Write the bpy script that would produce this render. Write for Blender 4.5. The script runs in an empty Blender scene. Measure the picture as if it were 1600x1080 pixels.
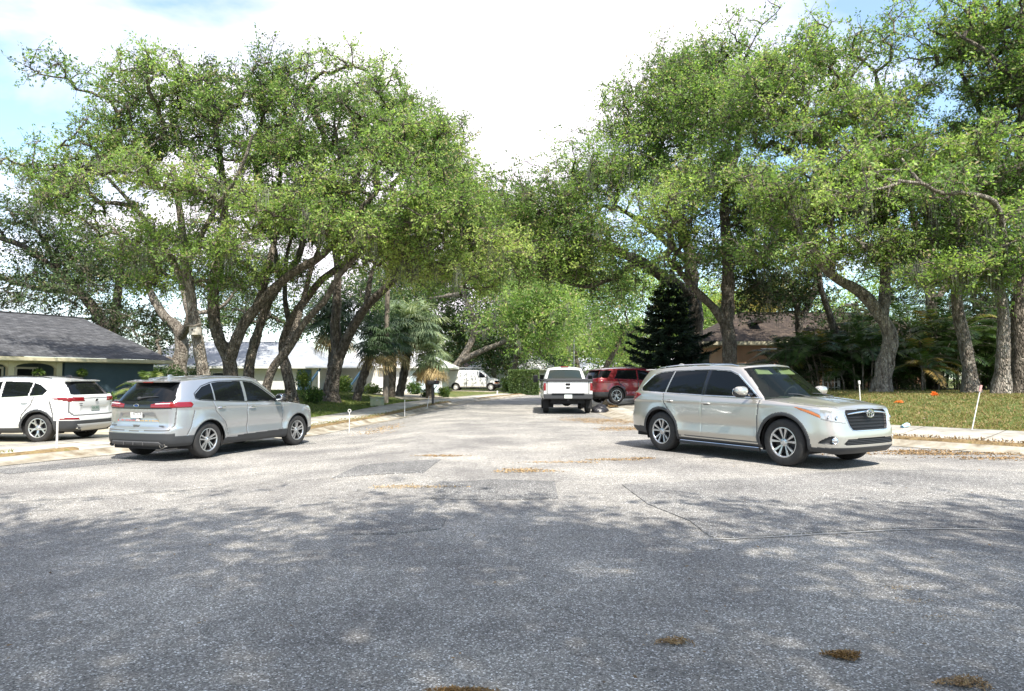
import bpy, math, random
import numpy as np
from mathutils import Vector, Matrix

scene = bpy.context.scene
R = math.radians
# ------------------------------------------------------------------ camera
CH, F, HOR = 1.42, 1060.0, 592.0            # eye height, focal length in photo pixels, horizon row
PITCH = math.atan((HOR - 540.0) / F)
camd = bpy.data.cameras.new('camera'); cam = bpy.data.objects.new('camera', camd)
scene.collection.objects.link(cam); scene.camera = cam
camd.sensor_width = 36.0; camd.lens = 36.0 * F / 1600.0
camd.clip_start = 0.05; camd.clip_end = 6000
cam.location = (0, 0, CH); cam.rotation_euler = (math.pi / 2 + PITCH, 0, 0)

# ------------------------------------------------------------------ sky and sun
SUN_EL, SUN_AZ = 54.0, 157.0                # azimuth clockwise from +Y: behind the camera, to its right
w = bpy.data.worlds.new('World'); scene.world = w; w.use_nodes = True
nt = w.node_tree; nt.nodes.clear()
N = nt.nodes.new; LK = nt.links.new
sky = N('ShaderNodeTexSky'); sky.sky_type = 'NISHITA'; sky.sun_disc = False
sky.sun_elevation = R(SUN_EL); sky.sun_rotation = R(SUN_AZ)
sky.air_density = 1.0; sky.dust_density = 0.6; sky.ozone_density = 1.5
tc = N('ShaderNodeTexCoord'); mp = N('ShaderNodeMapping'); mp.inputs['Scale'].default_value = (1.0, 1.0, 2.6)
mp.inputs['Location'].default_value = (0.35, 0.1, 0.2)
no = N('ShaderNodeTexNoise'); no.inputs['Scale'].default_value = 2.3; no.inputs['Detail'].default_value = 7
no.inputs['Roughness'].default_value = 0.52; no.inputs['Distortion'].default_value = 0.35
LK(tc.outputs['Generated'], mp.inputs['Vector']); LK(mp.outputs['Vector'], no.inputs['Vector'])
# cloud cover: thick over the street, thinner towards both sides
sx = N('ShaderNodeSeparateXYZ'); LK(tc.outputs['Generated'], sx.inputs[0])
ax = N('ShaderNodeMath'); ax.operation = 'SUBTRACT'; LK(sx.outputs['X'], ax.inputs[0]); ax.inputs[1].default_value = -0.10
ab = N('ShaderNodeMath'); ab.operation = 'ABSOLUTE'; LK(ax.outputs[0], ab.inputs[0])
ml = N('ShaderNodeMath'); ml.operation = 'MULTIPLY_ADD'; LK(ab.outputs[0], ml.inputs[0]); ml.inputs[1].default_value = -0.50
LK(no.outputs['Fac'], ml.inputs[2])
cr = N('ShaderNodeValToRGB'); cr.color_ramp.elements[0].position = 0.24; cr.color_ramp.elements[1].position = 0.44; cr.color_ramp.elements[0].color = (.08, .08, .08, 1)
LK(ml.outputs[0], cr.inputs['Fac'])
tint = N('ShaderNodeMix'); tint.data_type = 'RGBA'; tint.blend_type = 'MULTIPLY'; tint.inputs['Factor'].default_value = 1
LK(sky.outputs[0], tint.inputs[6]); tint.inputs[7].default_value = (1.05, 1.16, 1.12, 1)
mx = N('ShaderNodeMix'); mx.data_type = 'RGBA'
LK(cr.outputs['Color'], mx.inputs['Factor']); LK(tint.outputs[2], mx.inputs[6]); mx.inputs[7].default_value = (5.6, 5.2, 5.7, 1)
bg = N('ShaderNodeBackground'); bg.inputs['Strength'].default_value = 0.15
out = N('ShaderNodeOutputWorld'); LK(mx.outputs[2], bg.inputs['Color']); LK(bg.outputs[0], out.inputs['Surface'])

sd = bpy.data.lights.new('sun', 'SUN'); sd.energy = 5.0; sd.angle = R(0.6); sd.color = (1.0, 0.94, 0.84)
sun = bpy.data.objects.new('sun', sd); scene.collection.objects.link(sun)
sdir = Vector((math.sin(R(SUN_AZ)) * math.cos(R(SUN_EL)), math.cos(R(SUN_AZ)) * math.cos(R(SUN_EL)), math.sin(R(SUN_EL))))
sun.rotation_euler = sdir.to_track_quat('Z', 'Y').to_euler(); sun.location = sdir * 60

vs = scene.view_settings; vs.view_transform = 'Standard'; vs.look = 'None'; vs.gamma = 1.0; vs.use_curve_mapping = False
vs.exposure = 1.06
scene.cycles.max_bounces = 6; scene.cycles.diffuse_bounces = 3; scene.cycles.transmission_bounces = 3
scene.cycles.transparent_max_bounces = 6; scene.cycles.use_denoising = True

# ------------------------------------------------------------------ helpers
COL = scene.collection
def at(px, py, Y):
    """world point that lies at depth Y along the line through a photo pixel"""
    u, v = px - 800.0, 540.0 - py
    c, s = math.cos(PITCH), math.sin(PITCH)
    dx, dy, dz = u, F * c - v * s, F * s + v * c
    t = Y / dy
    return np.array((dx * t, Y, CH + dz * t))

def tag(o, label=None, cat=None, group=None, kind=None):
    if label: o['label'] = label
    if cat: o['category'] = cat
    if group: o['group'] = group
    if kind: o['kind'] = kind
    return o
def thing(name, label, cat, loc=(0, 0, 0), rz=0.0, group=None):
    o = bpy.data.objects.new(name, None); COL.objects.link(o); o.empty_display_size = 0.2
    o.location = loc; o.rotation_euler = (0, 0, rz)
    return tag(o, label, cat, group)
def link(name, me, parent=None, loc=None):
    o = bpy.data.objects.new(name, me); COL.objects.link(o)
    if parent is not None: o.parent = parent
    if loc is not None: o.location = loc
    return o
def copy_tree(o, parent=None):
    c = o.copy(); COL.objects.link(c); c.parent = parent
    for ch in list(o.children): copy_tree(ch, c)
    return c

def np_mesh(name, V, Fc, mats, smooth=False, midx=None, attrs=None):
    """V (n,3), Fc (m,k) index array (all faces the same size) or list of arrays"""
    me = bpy.data.meshes.new(name)
    if isinstance(Fc, list): groups = [np.asarray(f, dtype=np.int32) for f in Fc if len(f)]
    else: groups = [np.asarray(Fc, dtype=np.int32)]
    V = np.asarray(V, dtype=np.float32)
    loops = np.concatenate([g.ravel() for g in groups]) if groups else np.zeros(0, np.int32)
    sizes = np.concatenate([np.full(len(g), g.shape[1], np.int32) for g in groups]) if groups else np.zeros(0, np.int32)
    starts = np.concatenate([[0], np.cumsum(sizes)[:-1]]).astype(np.int32)
    me.vertices.add(len(V)); me.vertices.foreach_set('co', V.ravel())
    me.loops.add(len(loops)); me.loops.foreach_set('vertex_index', loops)
    me.polygons.add(len(sizes)); me.polygons.foreach_set('loop_start', starts); me.polygons.foreach_set('loop_total', sizes)
    if smooth: me.polygons.foreach_set('use_smooth', np.ones(len(sizes), dtype=bool))
    if midx is not None: me.polygons.foreach_set('material_index', np.asarray(midx, dtype=np.int32))
    for m in (mats if isinstance(mats, (list, tuple)) else [mats]): me.materials.append(m)
    if attrs:
        for k, v in attrs.items():
            a = me.attributes.new(k, 'FLOAT', 'POINT'); a.data.foreach_set('value', np.asarray(v, dtype=np.float32))
    me.update(calc_edges=True); me.validate()
    return me

class MB:
    """collects shapes with several materials and makes ONE mesh"""
    def __init__(s): s.v = []; s.f = []; s.m = []; s.mats = []
    def mi(s, mat):
        if mat not in s.mats: s.mats.append(mat)
        return s.mats.index(mat)
    def add(s, vs, fs, mat, M=None):
        b = len(s.v)
        for p in vs:
            p = Vector(p); s.v.append(tuple(M @ p if M is not None else p))
        i = s.mi(mat)
        for f in fs: s.f.append([b + k for k in f]); s.m.append(i)
        return s
    def box(s, c, d, mat, rz=0.0, M=None, taper=1.0):
        hx, hy, hz = d[0] / 2, d[1] / 2, d[2] / 2
        vs = [(x * (taper if z > 0 else 1), y * (taper if z > 0 else 1), z) for z in (-hz, hz) for x, y in ((-hx, -hy), (hx, -hy), (hx, hy), (-hx, hy))]
        T = Matrix.Translation(c) @ Matrix.Rotation(rz, 4, 'Z')
        if M is not None: T = M @ T
        return s.add(vs, [(3, 2, 1, 0), (4, 5, 6, 7), (0, 1, 5, 4), (1, 2, 6, 5), (2, 3, 7, 6), (3, 0, 4, 7)], mat, T)
    def bbox(s, c, d, mat, r=0.02, rz=0.0, M=None):
        """box with chamfered edges"""
        hx, hy, hz = d[0] / 2, d[1] / 2, d[2] / 2; r = min(r, hx * .9, hy * .9, hz * .9)
        rings = []
        for z, k in ((-hz, r), (-hz + r, 0), (hz - r, 0), (hz, r)):
            a, b = hx - k, hy - k; q = r * .8
            rings.append([(a - q, -b, z), (a, -b + q, z), (a, b - q, z), (a - q, b, z), (-a + q, b, z), (-a, b - q, z), (-a, -b + q, z), (-a + q, -b, z)])
        vs = [p for rg in rings for p in rg]
        fs = [(i * 8 + j, i * 8 + (j + 1) % 8, i * 8 + 8 + (j + 1) % 8, i * 8 + 8 + j) for i in range(3) for j in range(8)]
        fs += [tuple(range(7, -1, -1)), tuple(range(24, 32))]
        T = Matrix.Translation(c) @ Matrix.Rotation(rz, 4, 'Z')
        if M is not None: T = M @ T
        return s.add(vs, fs, mat, T)
    def tube(s, path, rad, mat, n=8, cap=True, M=None):
        path = [Vector(p) for p in path]
        if not hasattr(rad, '__len__'): rad = [rad] * len(path)
        up = None; vs = []
        for i, p in enumerate(path):
            t = (path[min(i + 1, len(path) - 1)] - path[max(i - 1, 0)]).normalized()
            if up is None:
                up = Vector((0, 0, 1)) if abs(t.z) < 0.9 else Vector((1, 0, 0))
            a = t.cross(up).normalized(); up = a.cross(t).normalized()
            for k in range(n):
                q = 2 * math.pi * k / n
                vs.append(p + (a * math.cos(q) + up * math.sin(q)) * rad[i])
        fs = [(i * n + k, i * n + (k + 1) % n, (i + 1) * n + (k + 1) % n, (i + 1) * n + k) for i in range(len(path) - 1) for k in range(n)]
        if cap: fs += [tuple(range(n - 1, -1, -1)), tuple(range((len(path) - 1) * n, len(path) * n))]
        return s.add(vs, fs, mat, M)
    def lathe(s, prof, mat, n=32, M=None, closed=False):
        """profile of (radius, height) about local Z"""
        vs = [(r * math.cos(2 * math.pi * k / n), r * math.sin(2 * math.pi * k / n), z) for r, z in prof for k in range(n)]
        L = len(prof)
        fs = [(i * n + k, i * n + (k + 1) % n, ((i + 1) % L) * n + (k + 1) % n, ((i + 1) % L) * n + k) for i in range(L if closed else L - 1) for k in range(n)]
        return s.add(vs, fs, mat, M)
    def blob(s, c, r, mat, M=None, n=16, e=1.0):
        vs = []; 
        def sg(x, e): return math.copysign(abs(x) ** e, x)
        for i in range(n // 2 + 1):
            a = math.pi * (i / (n // 2) - .5)
            for k in range(n):
                b = 2 * math.pi * k / n
                vs.append((c[0] + r[0] * sg(math.cos(a), e) * sg(math.cos(b), e), c[1] + r[1] * sg(math.cos(a), e) * sg(math.sin(b), e), c[2] + r[2] * sg(math.sin(a), e)))
        fs = [(i * n + k, i * n + (k + 1) % n, (i + 1) * n + (k + 1) % n, (i + 1) * n + k) for i in range(n // 2) for k in range(n)]
        return s.add(vs, fs, mat, M)
    def prism(s, poly, y0, y1, mat, M=None):
        """polygon in local XZ extruded along Y"""
        n = len(poly)
        vs = [(x, y0, z) for x, z in poly] + [(x, y1, z) for x, z in poly]
        fs = [tuple(range(n)), tuple(range(2 * n - 1, n - 1, -1))] + [(k, n + k, n + (k + 1) % n, (k + 1) % n) for k in range(n)]
        return s.add(vs, fs, mat, M)
    def mesh(s, name, smooth=False):
        me = bpy.data.meshes.new(name); me.from_pydata([tuple(v) for v in s.v], [], s.f)
        for m in s.mats: me.materials.append(m)
        me.polygons.foreach_set('material_index', s.m)
        if smooth:
            me.polygons.foreach_set('use_smooth', [True] * len(s.f))
            try: me.set_sharp_from_angle(angle=R(38))
            except Exception: pass
        me.update(); return me
    def build(s, name, parent=None, smooth=False, loc=None):
        return link(name, s.mesh(name, smooth), parent, loc)

def text_part(body, size, name, mat, parent, M, depth=0.002):
    cu = bpy.data.curves.new('lettering', 'FONT'); cu.body = body; cu.size = size; cu.extrude = depth
    cu.align_x = 'CENTER'; cu.align_y = 'CENTER'
    tmp = bpy.data.objects.new('lettering', cu); COL.objects.link(tmp)
    dg = bpy.context.evaluated_depsgraph_get(); dg.update()
    me = bpy.data.meshes.new_from_object(tmp.evaluated_get(dg)); bpy.data.objects.remove(tmp)
    me.materials.clear(); me.materials.append(mat); me.transform(M)
    return link(name, me, parent)

# ------------------------------------------------------------------ materials
def mat(name, col, rough=0.6, metal=0.0, coat=0.0, spec=0.5, emit=None):
    m = bpy.data.materials.new(name); m.use_nodes = True
    b = m.node_tree.nodes['Principled BSDF']
    b.inputs['Base Color'].default_value = (*col, 1); b.inputs['Roughness'].default_value = rough
    b.inputs['Metallic'].default_value = metal; b.inputs['Coat Weight'].default_value = coat
    b.inputs['Coat Roughness'].default_value = 0.04; b.inputs['Specular IOR Level'].default_value = spec
    return m
def nmat(name, cols, scale=5.0, detail=6, rough=0.8, bump=0.0, bscale=None, pos=None, spec=0.3, distort=0.0, stretch=None, coord='Object', nrough=0.6):
    """noise-driven colours with optional bump"""
    m = mat(name, cols[0], rough, spec=spec); t = m.node_tree; n = t.nodes; l = t.links; b = n['Principled BSDF']
    c = n.new('ShaderNodeTexCoord'); mp = n.new('ShaderNodeMapping')
    if stretch: mp.inputs['Scale'].default_value = stretch
    l.new(c.outputs[coord], mp.inputs[0])
    x = n.new('ShaderNodeTexNoise'); x.inputs['Scale'].default_value = scale; x.inputs['Detail'].default_value = detail
    x.inputs['Distortion'].default_value = distort; x.inputs['Roughness'].default_value = nrough
    l.new(mp.outputs[0], x.inputs['Vector'])
    r = n.new('ShaderNodeValToRGB'); l.new(x.outputs['Fac'], r.inputs[0])
    pos = pos or [0.3 + 0.4 * i / (len(cols) - 1) for i in range(len(cols))]
    while len(r.color_ramp.elements) < len(cols): r.color_ramp.elements.new(0.5)
    for e, p, q in zip(r.color_ramp.elements, pos, cols): e.position = p; e.color = (*q, 1)
    l.new(r.outputs[0], b.inputs['Base Color'])
    if bump:
        y = n.new('ShaderNodeTexNoise'); y.inputs['Scale'].default_value = bscale or scale * 4; y.inputs['Detail'].default_value = 5
        l.new(mp.outputs[0], y.inputs['Vector'])
        bp = n.new('ShaderNodeBump'); bp.inputs['Strength'].default_value = bump; bp.inputs['Distance'].default_value = 0.03
        l.new(y.outputs['Fac'], bp.inputs['Height']); l.new(bp.outputs[0], b.inputs['Normal'])
    return m
def ramp(n, l, src, cols, pos):
    r = n.new('ShaderNodeValToRGB'); l.new(src, r.inputs[0])
    while len(r.color_ramp.elements) < len(cols): r.color_ramp.elements.new(0.5)
    for e, p, q in zip(r.color_ramp.elements, pos, cols): e.position = p; e.color = (*q, 1)
    return r

def asphalt(name, base, light, dark, wear=0.5):
    m = mat(name, base, 0.88, spec=0.25); t = m.node_tree; n = t.nodes; l = t.links; b = n['Principled BSDF']
    c = n.new('ShaderNodeTexCoord')
    v = n.new('ShaderNodeTexVoronoi'); v.inputs['Scale'].default_value = 125; l.new(c.outputs['Object'], v.inputs['Vector'])
    sp = n.new('ShaderNodeSeparateColor'); l.new(v.outputs['Color'], sp.inputs[0])
    r1 = ramp(n, l, sp.outputs[0], [dark, tuple(.8 * c_ for c_ in base), base, light, (0.70, 0.70, 0.69)], [0.0, 0.15, 0.62, 0.90, 1.0])
    v2 = n.new('ShaderNodeTexNoise'); v2.inputs['Scale'].default_value = 0.55; v2.inputs['Detail'].default_value = 8; v2.inputs['Roughness'].default_value = 0.62
    l.new(c.outputs['Object'], v2.inputs['Vector'])
    r2 = ramp(n, l, v2.outputs['Fac'], [(0.66, 0.66, 0.68), (0.97, 0.97, 0.97), (1.36, 1.34, 1.30)], [0.34, 0.5, 0.66])
    v4 = n.new('ShaderNodeTexNoise'); v4.inputs['Scale'].default_value = 9; v4.inputs['Detail'].default_value = 6
    l.new(c.outputs['Object'], v4.inputs['Vector'])
    r4 = ramp(n, l, v4.outputs['Fac'], [(0.90, 0.90, 0.90), (1.1, 1.1, 1.1)], [0.35, 0.65])
    a = n.new('ShaderNodeMix'); a.data_type = 'RGBA'; a.blend_type = 'MULTIPLY'; a.inputs[0].default_value = 1
    l.new(r1.outputs[0], a.inputs[6]); l.new(r2.outputs[0], a.inputs[7])
    a3 = n.new('ShaderNodeMix'); a3.data_type = 'RGBA'; a3.blend_type = 'MULTIPLY'; a3.inputs[0].default_value = 1
    l.new(a.outputs[2], a3.inputs[6]); l.new(r4.outputs[0], a3.inputs[7])
    # hairline cracks
    v3 = n.new('ShaderNodeTexVoronoi'); v3.feature = 'DISTANCE_TO_EDGE'; v3.inputs['Scale'].default_value = 0.9
    nn = n.new('ShaderNodeTexNoise'); nn.inputs['Scale'].default_value = 1.6; nn.inputs['Detail'].default_value = 6
    l.new(c.outputs['Object'], nn.inputs['Vector'])
    va = n.new('ShaderNodeVectorMath'); va.operation = 'MULTIPLY_ADD'; va.inputs[1].default_value = (0.9, 0.9, 0.9)
    l.new(nn.outputs['Color'], va.inputs[0]); l.new(c.outputs['Object'], va.inputs[2]); l.new(va.outputs[0], v3.inputs['Vector'])
    r3 = ramp(n, l, v3.outputs['Distance'], [(0.0, 0.0, 0.0), (1, 1, 1)], [0.002, 0.008])
    mk = n.new('ShaderNodeTexNoise'); mk.inputs['Scale'].default_value = 0.35; l.new(c.outputs['Object'], mk.inputs['Vector'])
    rk = ramp(n, l, mk.outputs['Fac'], [(0, 0, 0), (0.35, 0.35, 0.35)], [0.50, 0.60])
    a2 = n.new('ShaderNodeMix'); a2.data_type = 'RGBA'; a2.blend_type = 'MULTIPLY'
    l.new(rk.outputs[0], a2.inputs[0]); l.new(a3.outputs[2], a2.inputs[6]); l.new(r3.outputs[0], a2.inputs[7])
    l.new(a2.outputs[2], b.inputs['Base Color'])
    bp = n.new('ShaderNodeBump'); bp.inputs['Strength'].default_value = 0.5; bp.inputs['Distance'].default_value = 0.006
    l.new(v.outputs['Distance'], bp.inputs['Height']); l.new(bp.outputs[0], b.inputs['Normal'])
    return m

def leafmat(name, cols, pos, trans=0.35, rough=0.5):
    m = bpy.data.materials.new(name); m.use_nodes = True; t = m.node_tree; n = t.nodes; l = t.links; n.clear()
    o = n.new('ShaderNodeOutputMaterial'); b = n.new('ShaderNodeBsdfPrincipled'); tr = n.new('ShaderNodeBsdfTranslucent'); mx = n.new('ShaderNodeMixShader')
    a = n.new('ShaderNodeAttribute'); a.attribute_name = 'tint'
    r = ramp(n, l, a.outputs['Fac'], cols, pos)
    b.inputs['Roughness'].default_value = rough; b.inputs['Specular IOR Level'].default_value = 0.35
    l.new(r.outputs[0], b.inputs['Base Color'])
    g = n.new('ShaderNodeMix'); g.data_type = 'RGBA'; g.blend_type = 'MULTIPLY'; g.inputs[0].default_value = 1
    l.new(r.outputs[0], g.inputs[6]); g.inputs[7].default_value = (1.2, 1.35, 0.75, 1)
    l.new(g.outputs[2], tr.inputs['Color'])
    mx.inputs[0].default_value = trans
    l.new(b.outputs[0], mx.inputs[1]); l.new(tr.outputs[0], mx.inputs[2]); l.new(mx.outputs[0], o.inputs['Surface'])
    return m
# ------------------------------------------------------------------ the lie of the land
def spline(P, step=0.5):
    P = np.asarray(P, float); out = []
    Q = np.vstack([2 * P[0] - P[1], P, 2 * P[-1] - P[-2]])
    for i in range(1, len(Q) - 2):
        p0, p1, p2, p3 = Q[i - 1], Q[i], Q[i + 1], Q[i + 2]
        n = max(2, int(np.linalg.norm(p2 - p1) / step))
        for k in range(n):
            t = k / n
            out.append(0.5 * ((2 * p1) + (-p0 + p2) * t + (2 * p0 - 5 * p1 + 4 * p2 - p3) * t * t + (-p0 + 3 * p1 - 3 * p2 + p3) * t ** 3))
    out.append(P[-1]); return np.array(out)
KL = spline([(-2, -11.5), (-7.5, -8), (-11.2, -2), (-11.9, 4), (-10.9, 9.2), (-9.55, 12.7), (-8.4, 14.9), (-6.8, 17.2), (-5.65, 19.6), (-5.2, 23), (-4.35, 28.6), (-3.3, 35.8), (-1.67, 44), (0.4, 54), (3.0, 63), (8, 75), (16, 87), (30, 98)])
KR = spline([(-2, -11.5), (4, -10.5), (10.5, -6), (13.2, 0), (13.0, 6), (11.2, 10.4), (9.5, 12.6), (8.1, 14.3), (6.0, 16.9), (4.5, 19.6), (3.75, 23.5), (3.55, 27), (3.8, 32), (4.7, 42), (7.0, 53), (10, 62), (15, 71), (23, 80), (36, 90)])
def seg_dist(K, X, Y):
    d = np.full(X.shape, 1e9); sg = np.ones(X.shape)
    for (x0, y0), (x1, y1) in zip(K[:-1], K[1:]):
        vx, vy = x1 - x0, y1 - y0; L = vx * vx + vy * vy
        t = np.clip(((X - x0) * vx + (Y - y0) * vy) / L, 0, 1)
        dd = np.hypot(X - x0 - t * vx, Y - y0 - t * vy); m = dd < d
        cr = vx * (Y - y0) - vy * (X - x0)
        d = np.where(m, dd, d); sg = np.where(m, np.sign(cr), sg)
    return d, sg
def sm(x): x = np.clip(x, 0, 1); return x * x * (3 - 2 * x)
def kerb_d(X, Y):
    """distance outside the kerbs: (left, right); negative on the road side"""
    dl, s = seg_dist(KL, X, Y); dl = dl * np.where(s > 0, 1, -1)
    dr, s = seg_dist(KR, X, Y); dr = dr * np.where(s > 0, -1, 1)
    return dl, dr
def ground(X, Y, full=False):
    X = np.asarray(X, float); Y = np.asarray(Y, float)
    dl, dr = kerb_d(X, Y)
    base = -0.21 * sm((-X - 1.5) / 3.6) * (1 - sm((Y - 26) / 16))
    l = np.maximum(dl, 0) * (dr < 50); r = np.maximum(dr, 0)
    zl = base + 0.10 * sm((dl - 0.3) / 0.3) + 0.03 * sm((dl - 0.8) / 2)
    berm = 0.62 * sm((dl - 3.4) / 6.0) * sm((Y - 20) / 7) * (1 - 0.75 * sm((dl - 14) / 16)) * (1 - 0.85 * sm((Y - 38) / 14)) * (1 - sm((-X - 15) / 6))
    zl = zl + berm - 0.10 * sm((dl - 1.3) / 3.0) * (1 - sm((Y - 22) / 5)) * sm((Y - 5) / 6)
    zr = base + 0.10 * sm((dr - 0.3) / 0.3) + 0.16 * sm((dr - 0.9) / 2.2) + 0.62 * sm((dr - 3.0) / 6.5)*(1 - 0.6 * sm((Y - 45) / 15))
    out_l = dl > 0; out_r = dr > 0
    left = out_l & (~out_r | (dl < dr)); right = out_r & ~left
    z = np.where(left, zl, np.where(right, zr, base))
    if full: return z, dl, dr, left, right
    return z
def gz(x, y): return float(ground(np.array([x]), np.array([y]))[0])
def on(px, Y):
    """ground point seen in photo column px at depth Y"""
    x = (px - 800) / F * Y
    return (x, Y, gz(x, Y))

def axis(a, b, s, far, n=26):
    core = np.arange(a, b + 1e-6, s)
    g = np.geomspace(s, far, n); g = np.cumsum(g) * far / np.sum(g)
    return np.concatenate([(a - g)[::-1], core, b + g])
gx = axis(-30, 30, 0.30, 1800); gy = axis(-16, 62, 0.30, 1800)
GX, GY = np.meshgrid(gx, gy, indexing='ij')
Z, DL, DR, LE, RI = ground(GX, GY, True)
road_in = ~(LE | RI)
edge = np.where(LE, DL, np.where(RI, DR, -5))
far = (np.abs(GX) > 60) | (GY > 100) | (GY < -30)
Zs = Z - 0.22 * (1 - sm((edge - 2.85) / 0.3)); Zs = np.where(far, np.minimum(Z, 0.0) - 0.05, Zs)
rs = np.random.RandomState(5)
Zs = Zs + (rs.rand(*Zs.shape) - .5) * 0.02 * (~far) * (edge > 3.2)
nx, ny = GX.shape
idx = np.arange(nx * ny).reshape(nx, ny)
Fq = np.stack([idx[:-1, :-1], idx[1:, :-1], idx[1:, 1:], idx[:-1, 1:]], -1).reshape(-1, 4)
M_lawn = nmat('lawn_grass', [(0.035, 0.055, 0.012), (0.07, 0.10, 0.022), (0.14, 0.135, 0.045), (0.22, 0.17, 0.07)], scale=2.2, detail=10, rough=0.95, bump=0.9, bscale=40, pos=[0.3, 0.46, 0.58, 0.72])
lawn = link('lawn', np_mesh('lawn', np.stack([GX, GY, Zs], -1).reshape(-1, 3), Fq, M_lawn, smooth=True)); tag(lawn, kind='structure')

# the road sheet: every cell inside the kerbs, its rim tucked under the gutters
M_road = asphalt('worn_asphalt', (0.205, 0.196, 0.180), (0.38, 0.365, 0.335), (0.065, 0.063, 0.06))
gx2 = np.arange(-14, 38, 0.28); gy2 = np.arange(-13, 96, 0.28)
A, B = np.meshgrid(gx2, gy2, indexing='ij')
Z2, dl, dr, le, ri = ground(A, B, True)
d2 = np.where(le, dl, np.where(ri, dr, -5))
keep = d2 < 0.30
idx = np.arange(A.size).reshape(A.shape)
q = np.stack([idx[:-1, :-1], idx[1:, :-1], idx[1:, 1:], idx[:-1, 1:]], -1)
kq = keep[:-1, :-1] & keep[1:, :-1] & keep[1:, 1:] & keep[:-1, 1:]
base2 = -0.21 * sm((-A - 1.5) / 3.6) * (1 - sm((B - 26) / 16)) + 0.0
ROADZ = lambda X, Y: -0.21 * sm((-np.asarray(X, float) - 1.5) / 3.6) * (1 - sm((np.asarray(Y, float) - 26) / 16))
road = link('road', np_mesh('road', np.stack([A, B, base2], -1).reshape(-1, 3), q[kq], M_road, smooth=True)); tag(road, kind='structure')

def offset_line(K, d, side):
    T = np.gradient(K, axis=0); T /= np.linalg.norm(T, axis=1)[:, None]
    Nn = np.stack([-T[:, 1], T[:, 0]], 1) * side
    return K + Nn * d
def strip(name, K, side, prof, mats, sel=None, jitter=0.0, mi=None):
    """sweep a cross profile [(offset, height)] along a kerb line"""
    K = K if sel is None else K[sel]
    zb = ROADZ(K[:, 0], K[:, 1])
    rows = []
    for o, h in prof:
        P = offset_line(K, o, side); rows.append(np.column_stack([P, zb + h + (rs.rand(len(K)) - .5) * jitter]))
    V = np.stack(rows, 1); a, b = V.shape[:2]; id_ = np.arange(a * b).reshape(a, b)
    q = np.stack([id_[:-1, :-1], id_[1:, :-1], id_[1:, 1:], id_[:-1, 1:]], -1)
    if side < 0: q = q[..., ::-1]
    m = None if mi is None else np.tile(np.array(mi), (a - 1, 1)).ravel()
    o = link(name, np_mesh(name, V.reshape(-1, 3), q.reshape(-1, 4), mats, smooth=False, midx=m)); tag(o, kind='structure')
    return o
M_conc = nmat('kerb_concrete', [(0.15, 0.12, 0.08), (0.27, 0.245, 0.195), (0.37, 0.345, 0.295)], scale=2.4, detail=10, rough=0.85, bump=0.25, bscale=60, pos=[0.34, 0.5, 0.62])
M_walk = nmat('sidewalk_concrete', [(0.22, 0.20, 0.165), (0.34, 0.322, 0.28), (0.43, 0.41, 0.36)], scale=1.7, detail=10, rough=0.88, bump=0.2, bscale=50, pos=[0.32, 0.48, 0.62])
M_verge = nmat('verge_thatch', [(0.07, 0.045, 0.02), (0.15, 0.105, 0.05), (0.24, 0.17, 0.085), (0.13, 0.13, 0.04)], scale=5, detail=10, rough=0.95, bump=1.0, bscale=35, pos=[0.3, 0.45, 0.58, 0.72])
gut = [(-0.02, 0.010), (0.0, 0.012), (0.33, 0.016), (0.47, 0.06), (0.55, 0.10), (0.68, 0.104), (0.70, -0.05)]
selL = slice(0, len(KL)); yL = KL[:, 1]; yR = KR[:, 1]
strip('gutter', KL, 1, gut, M_conc); strip('gutter', KR, -1, gut, M_conc)
drive_L = (yL > 13.9) & (yL < 18.9) & (KL[:, 0] < 0); d2L = (yL > 38.5) & (yL < 44.5); d3L = (yL > 62) & (yL < 66)
def runs(mask):
    out = []; s = None
    for i, m in enumerate(mask):
        if m and s is None: s = i
        if not m and s is not None: out.append(slice(max(s - 1, 0), i + 1)); s = None
    if s is not None: out.append(slice(s, len(mask)))
    return [r for r in out if r.stop - r.start > 2]
drive_R = (yR > 20.6) & (yR < 30.5) & (KR[:, 0] > 0)
verge_prof_l = [(0.68, 0.05), (0.72, 0.125), (0.95, 0.15), (1.13, 0.13), (1.17, 0.02)]
for r in runs(~(drive_L | d2L)): strip('verge', KL, 1, verge_prof_l, M_verge, r, 0.03)
for r in runs(~drive_R): strip('verge', KR, -1, [(0.68, 0.05), (0.72, 0.13), (0.92, 0.165), (1.09, 0.15), (1.13, 0.02)], M_verge, r, 0.03)
strip('sidewalk', KL, 1, [(1.2, 0.02), (1.21, 0.118), (2.98, 0.142), (3.0, -0.1)], M_walk)
strip('sidewalk', KR, -1, [(1.16, 0.02), (1.17, 0.135), (2.98, 0.262), (3.0, -0.1)], M_walk)
# kerb aprons where the drives meet the street
for K, mask, sd_, h in ((KL, drive_L, 1, .122), (KL, d2L, 1, .122), (KR, drive_R, -1, .14)):
    for r in runs(mask): strip('driveway_apron', K, sd_, [(0.36, 0.022), (0.6, 0.09), (0.9, 0.118), (1.3, h + 0.004), (1.35, 0.0)], M_walk, r)

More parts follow.
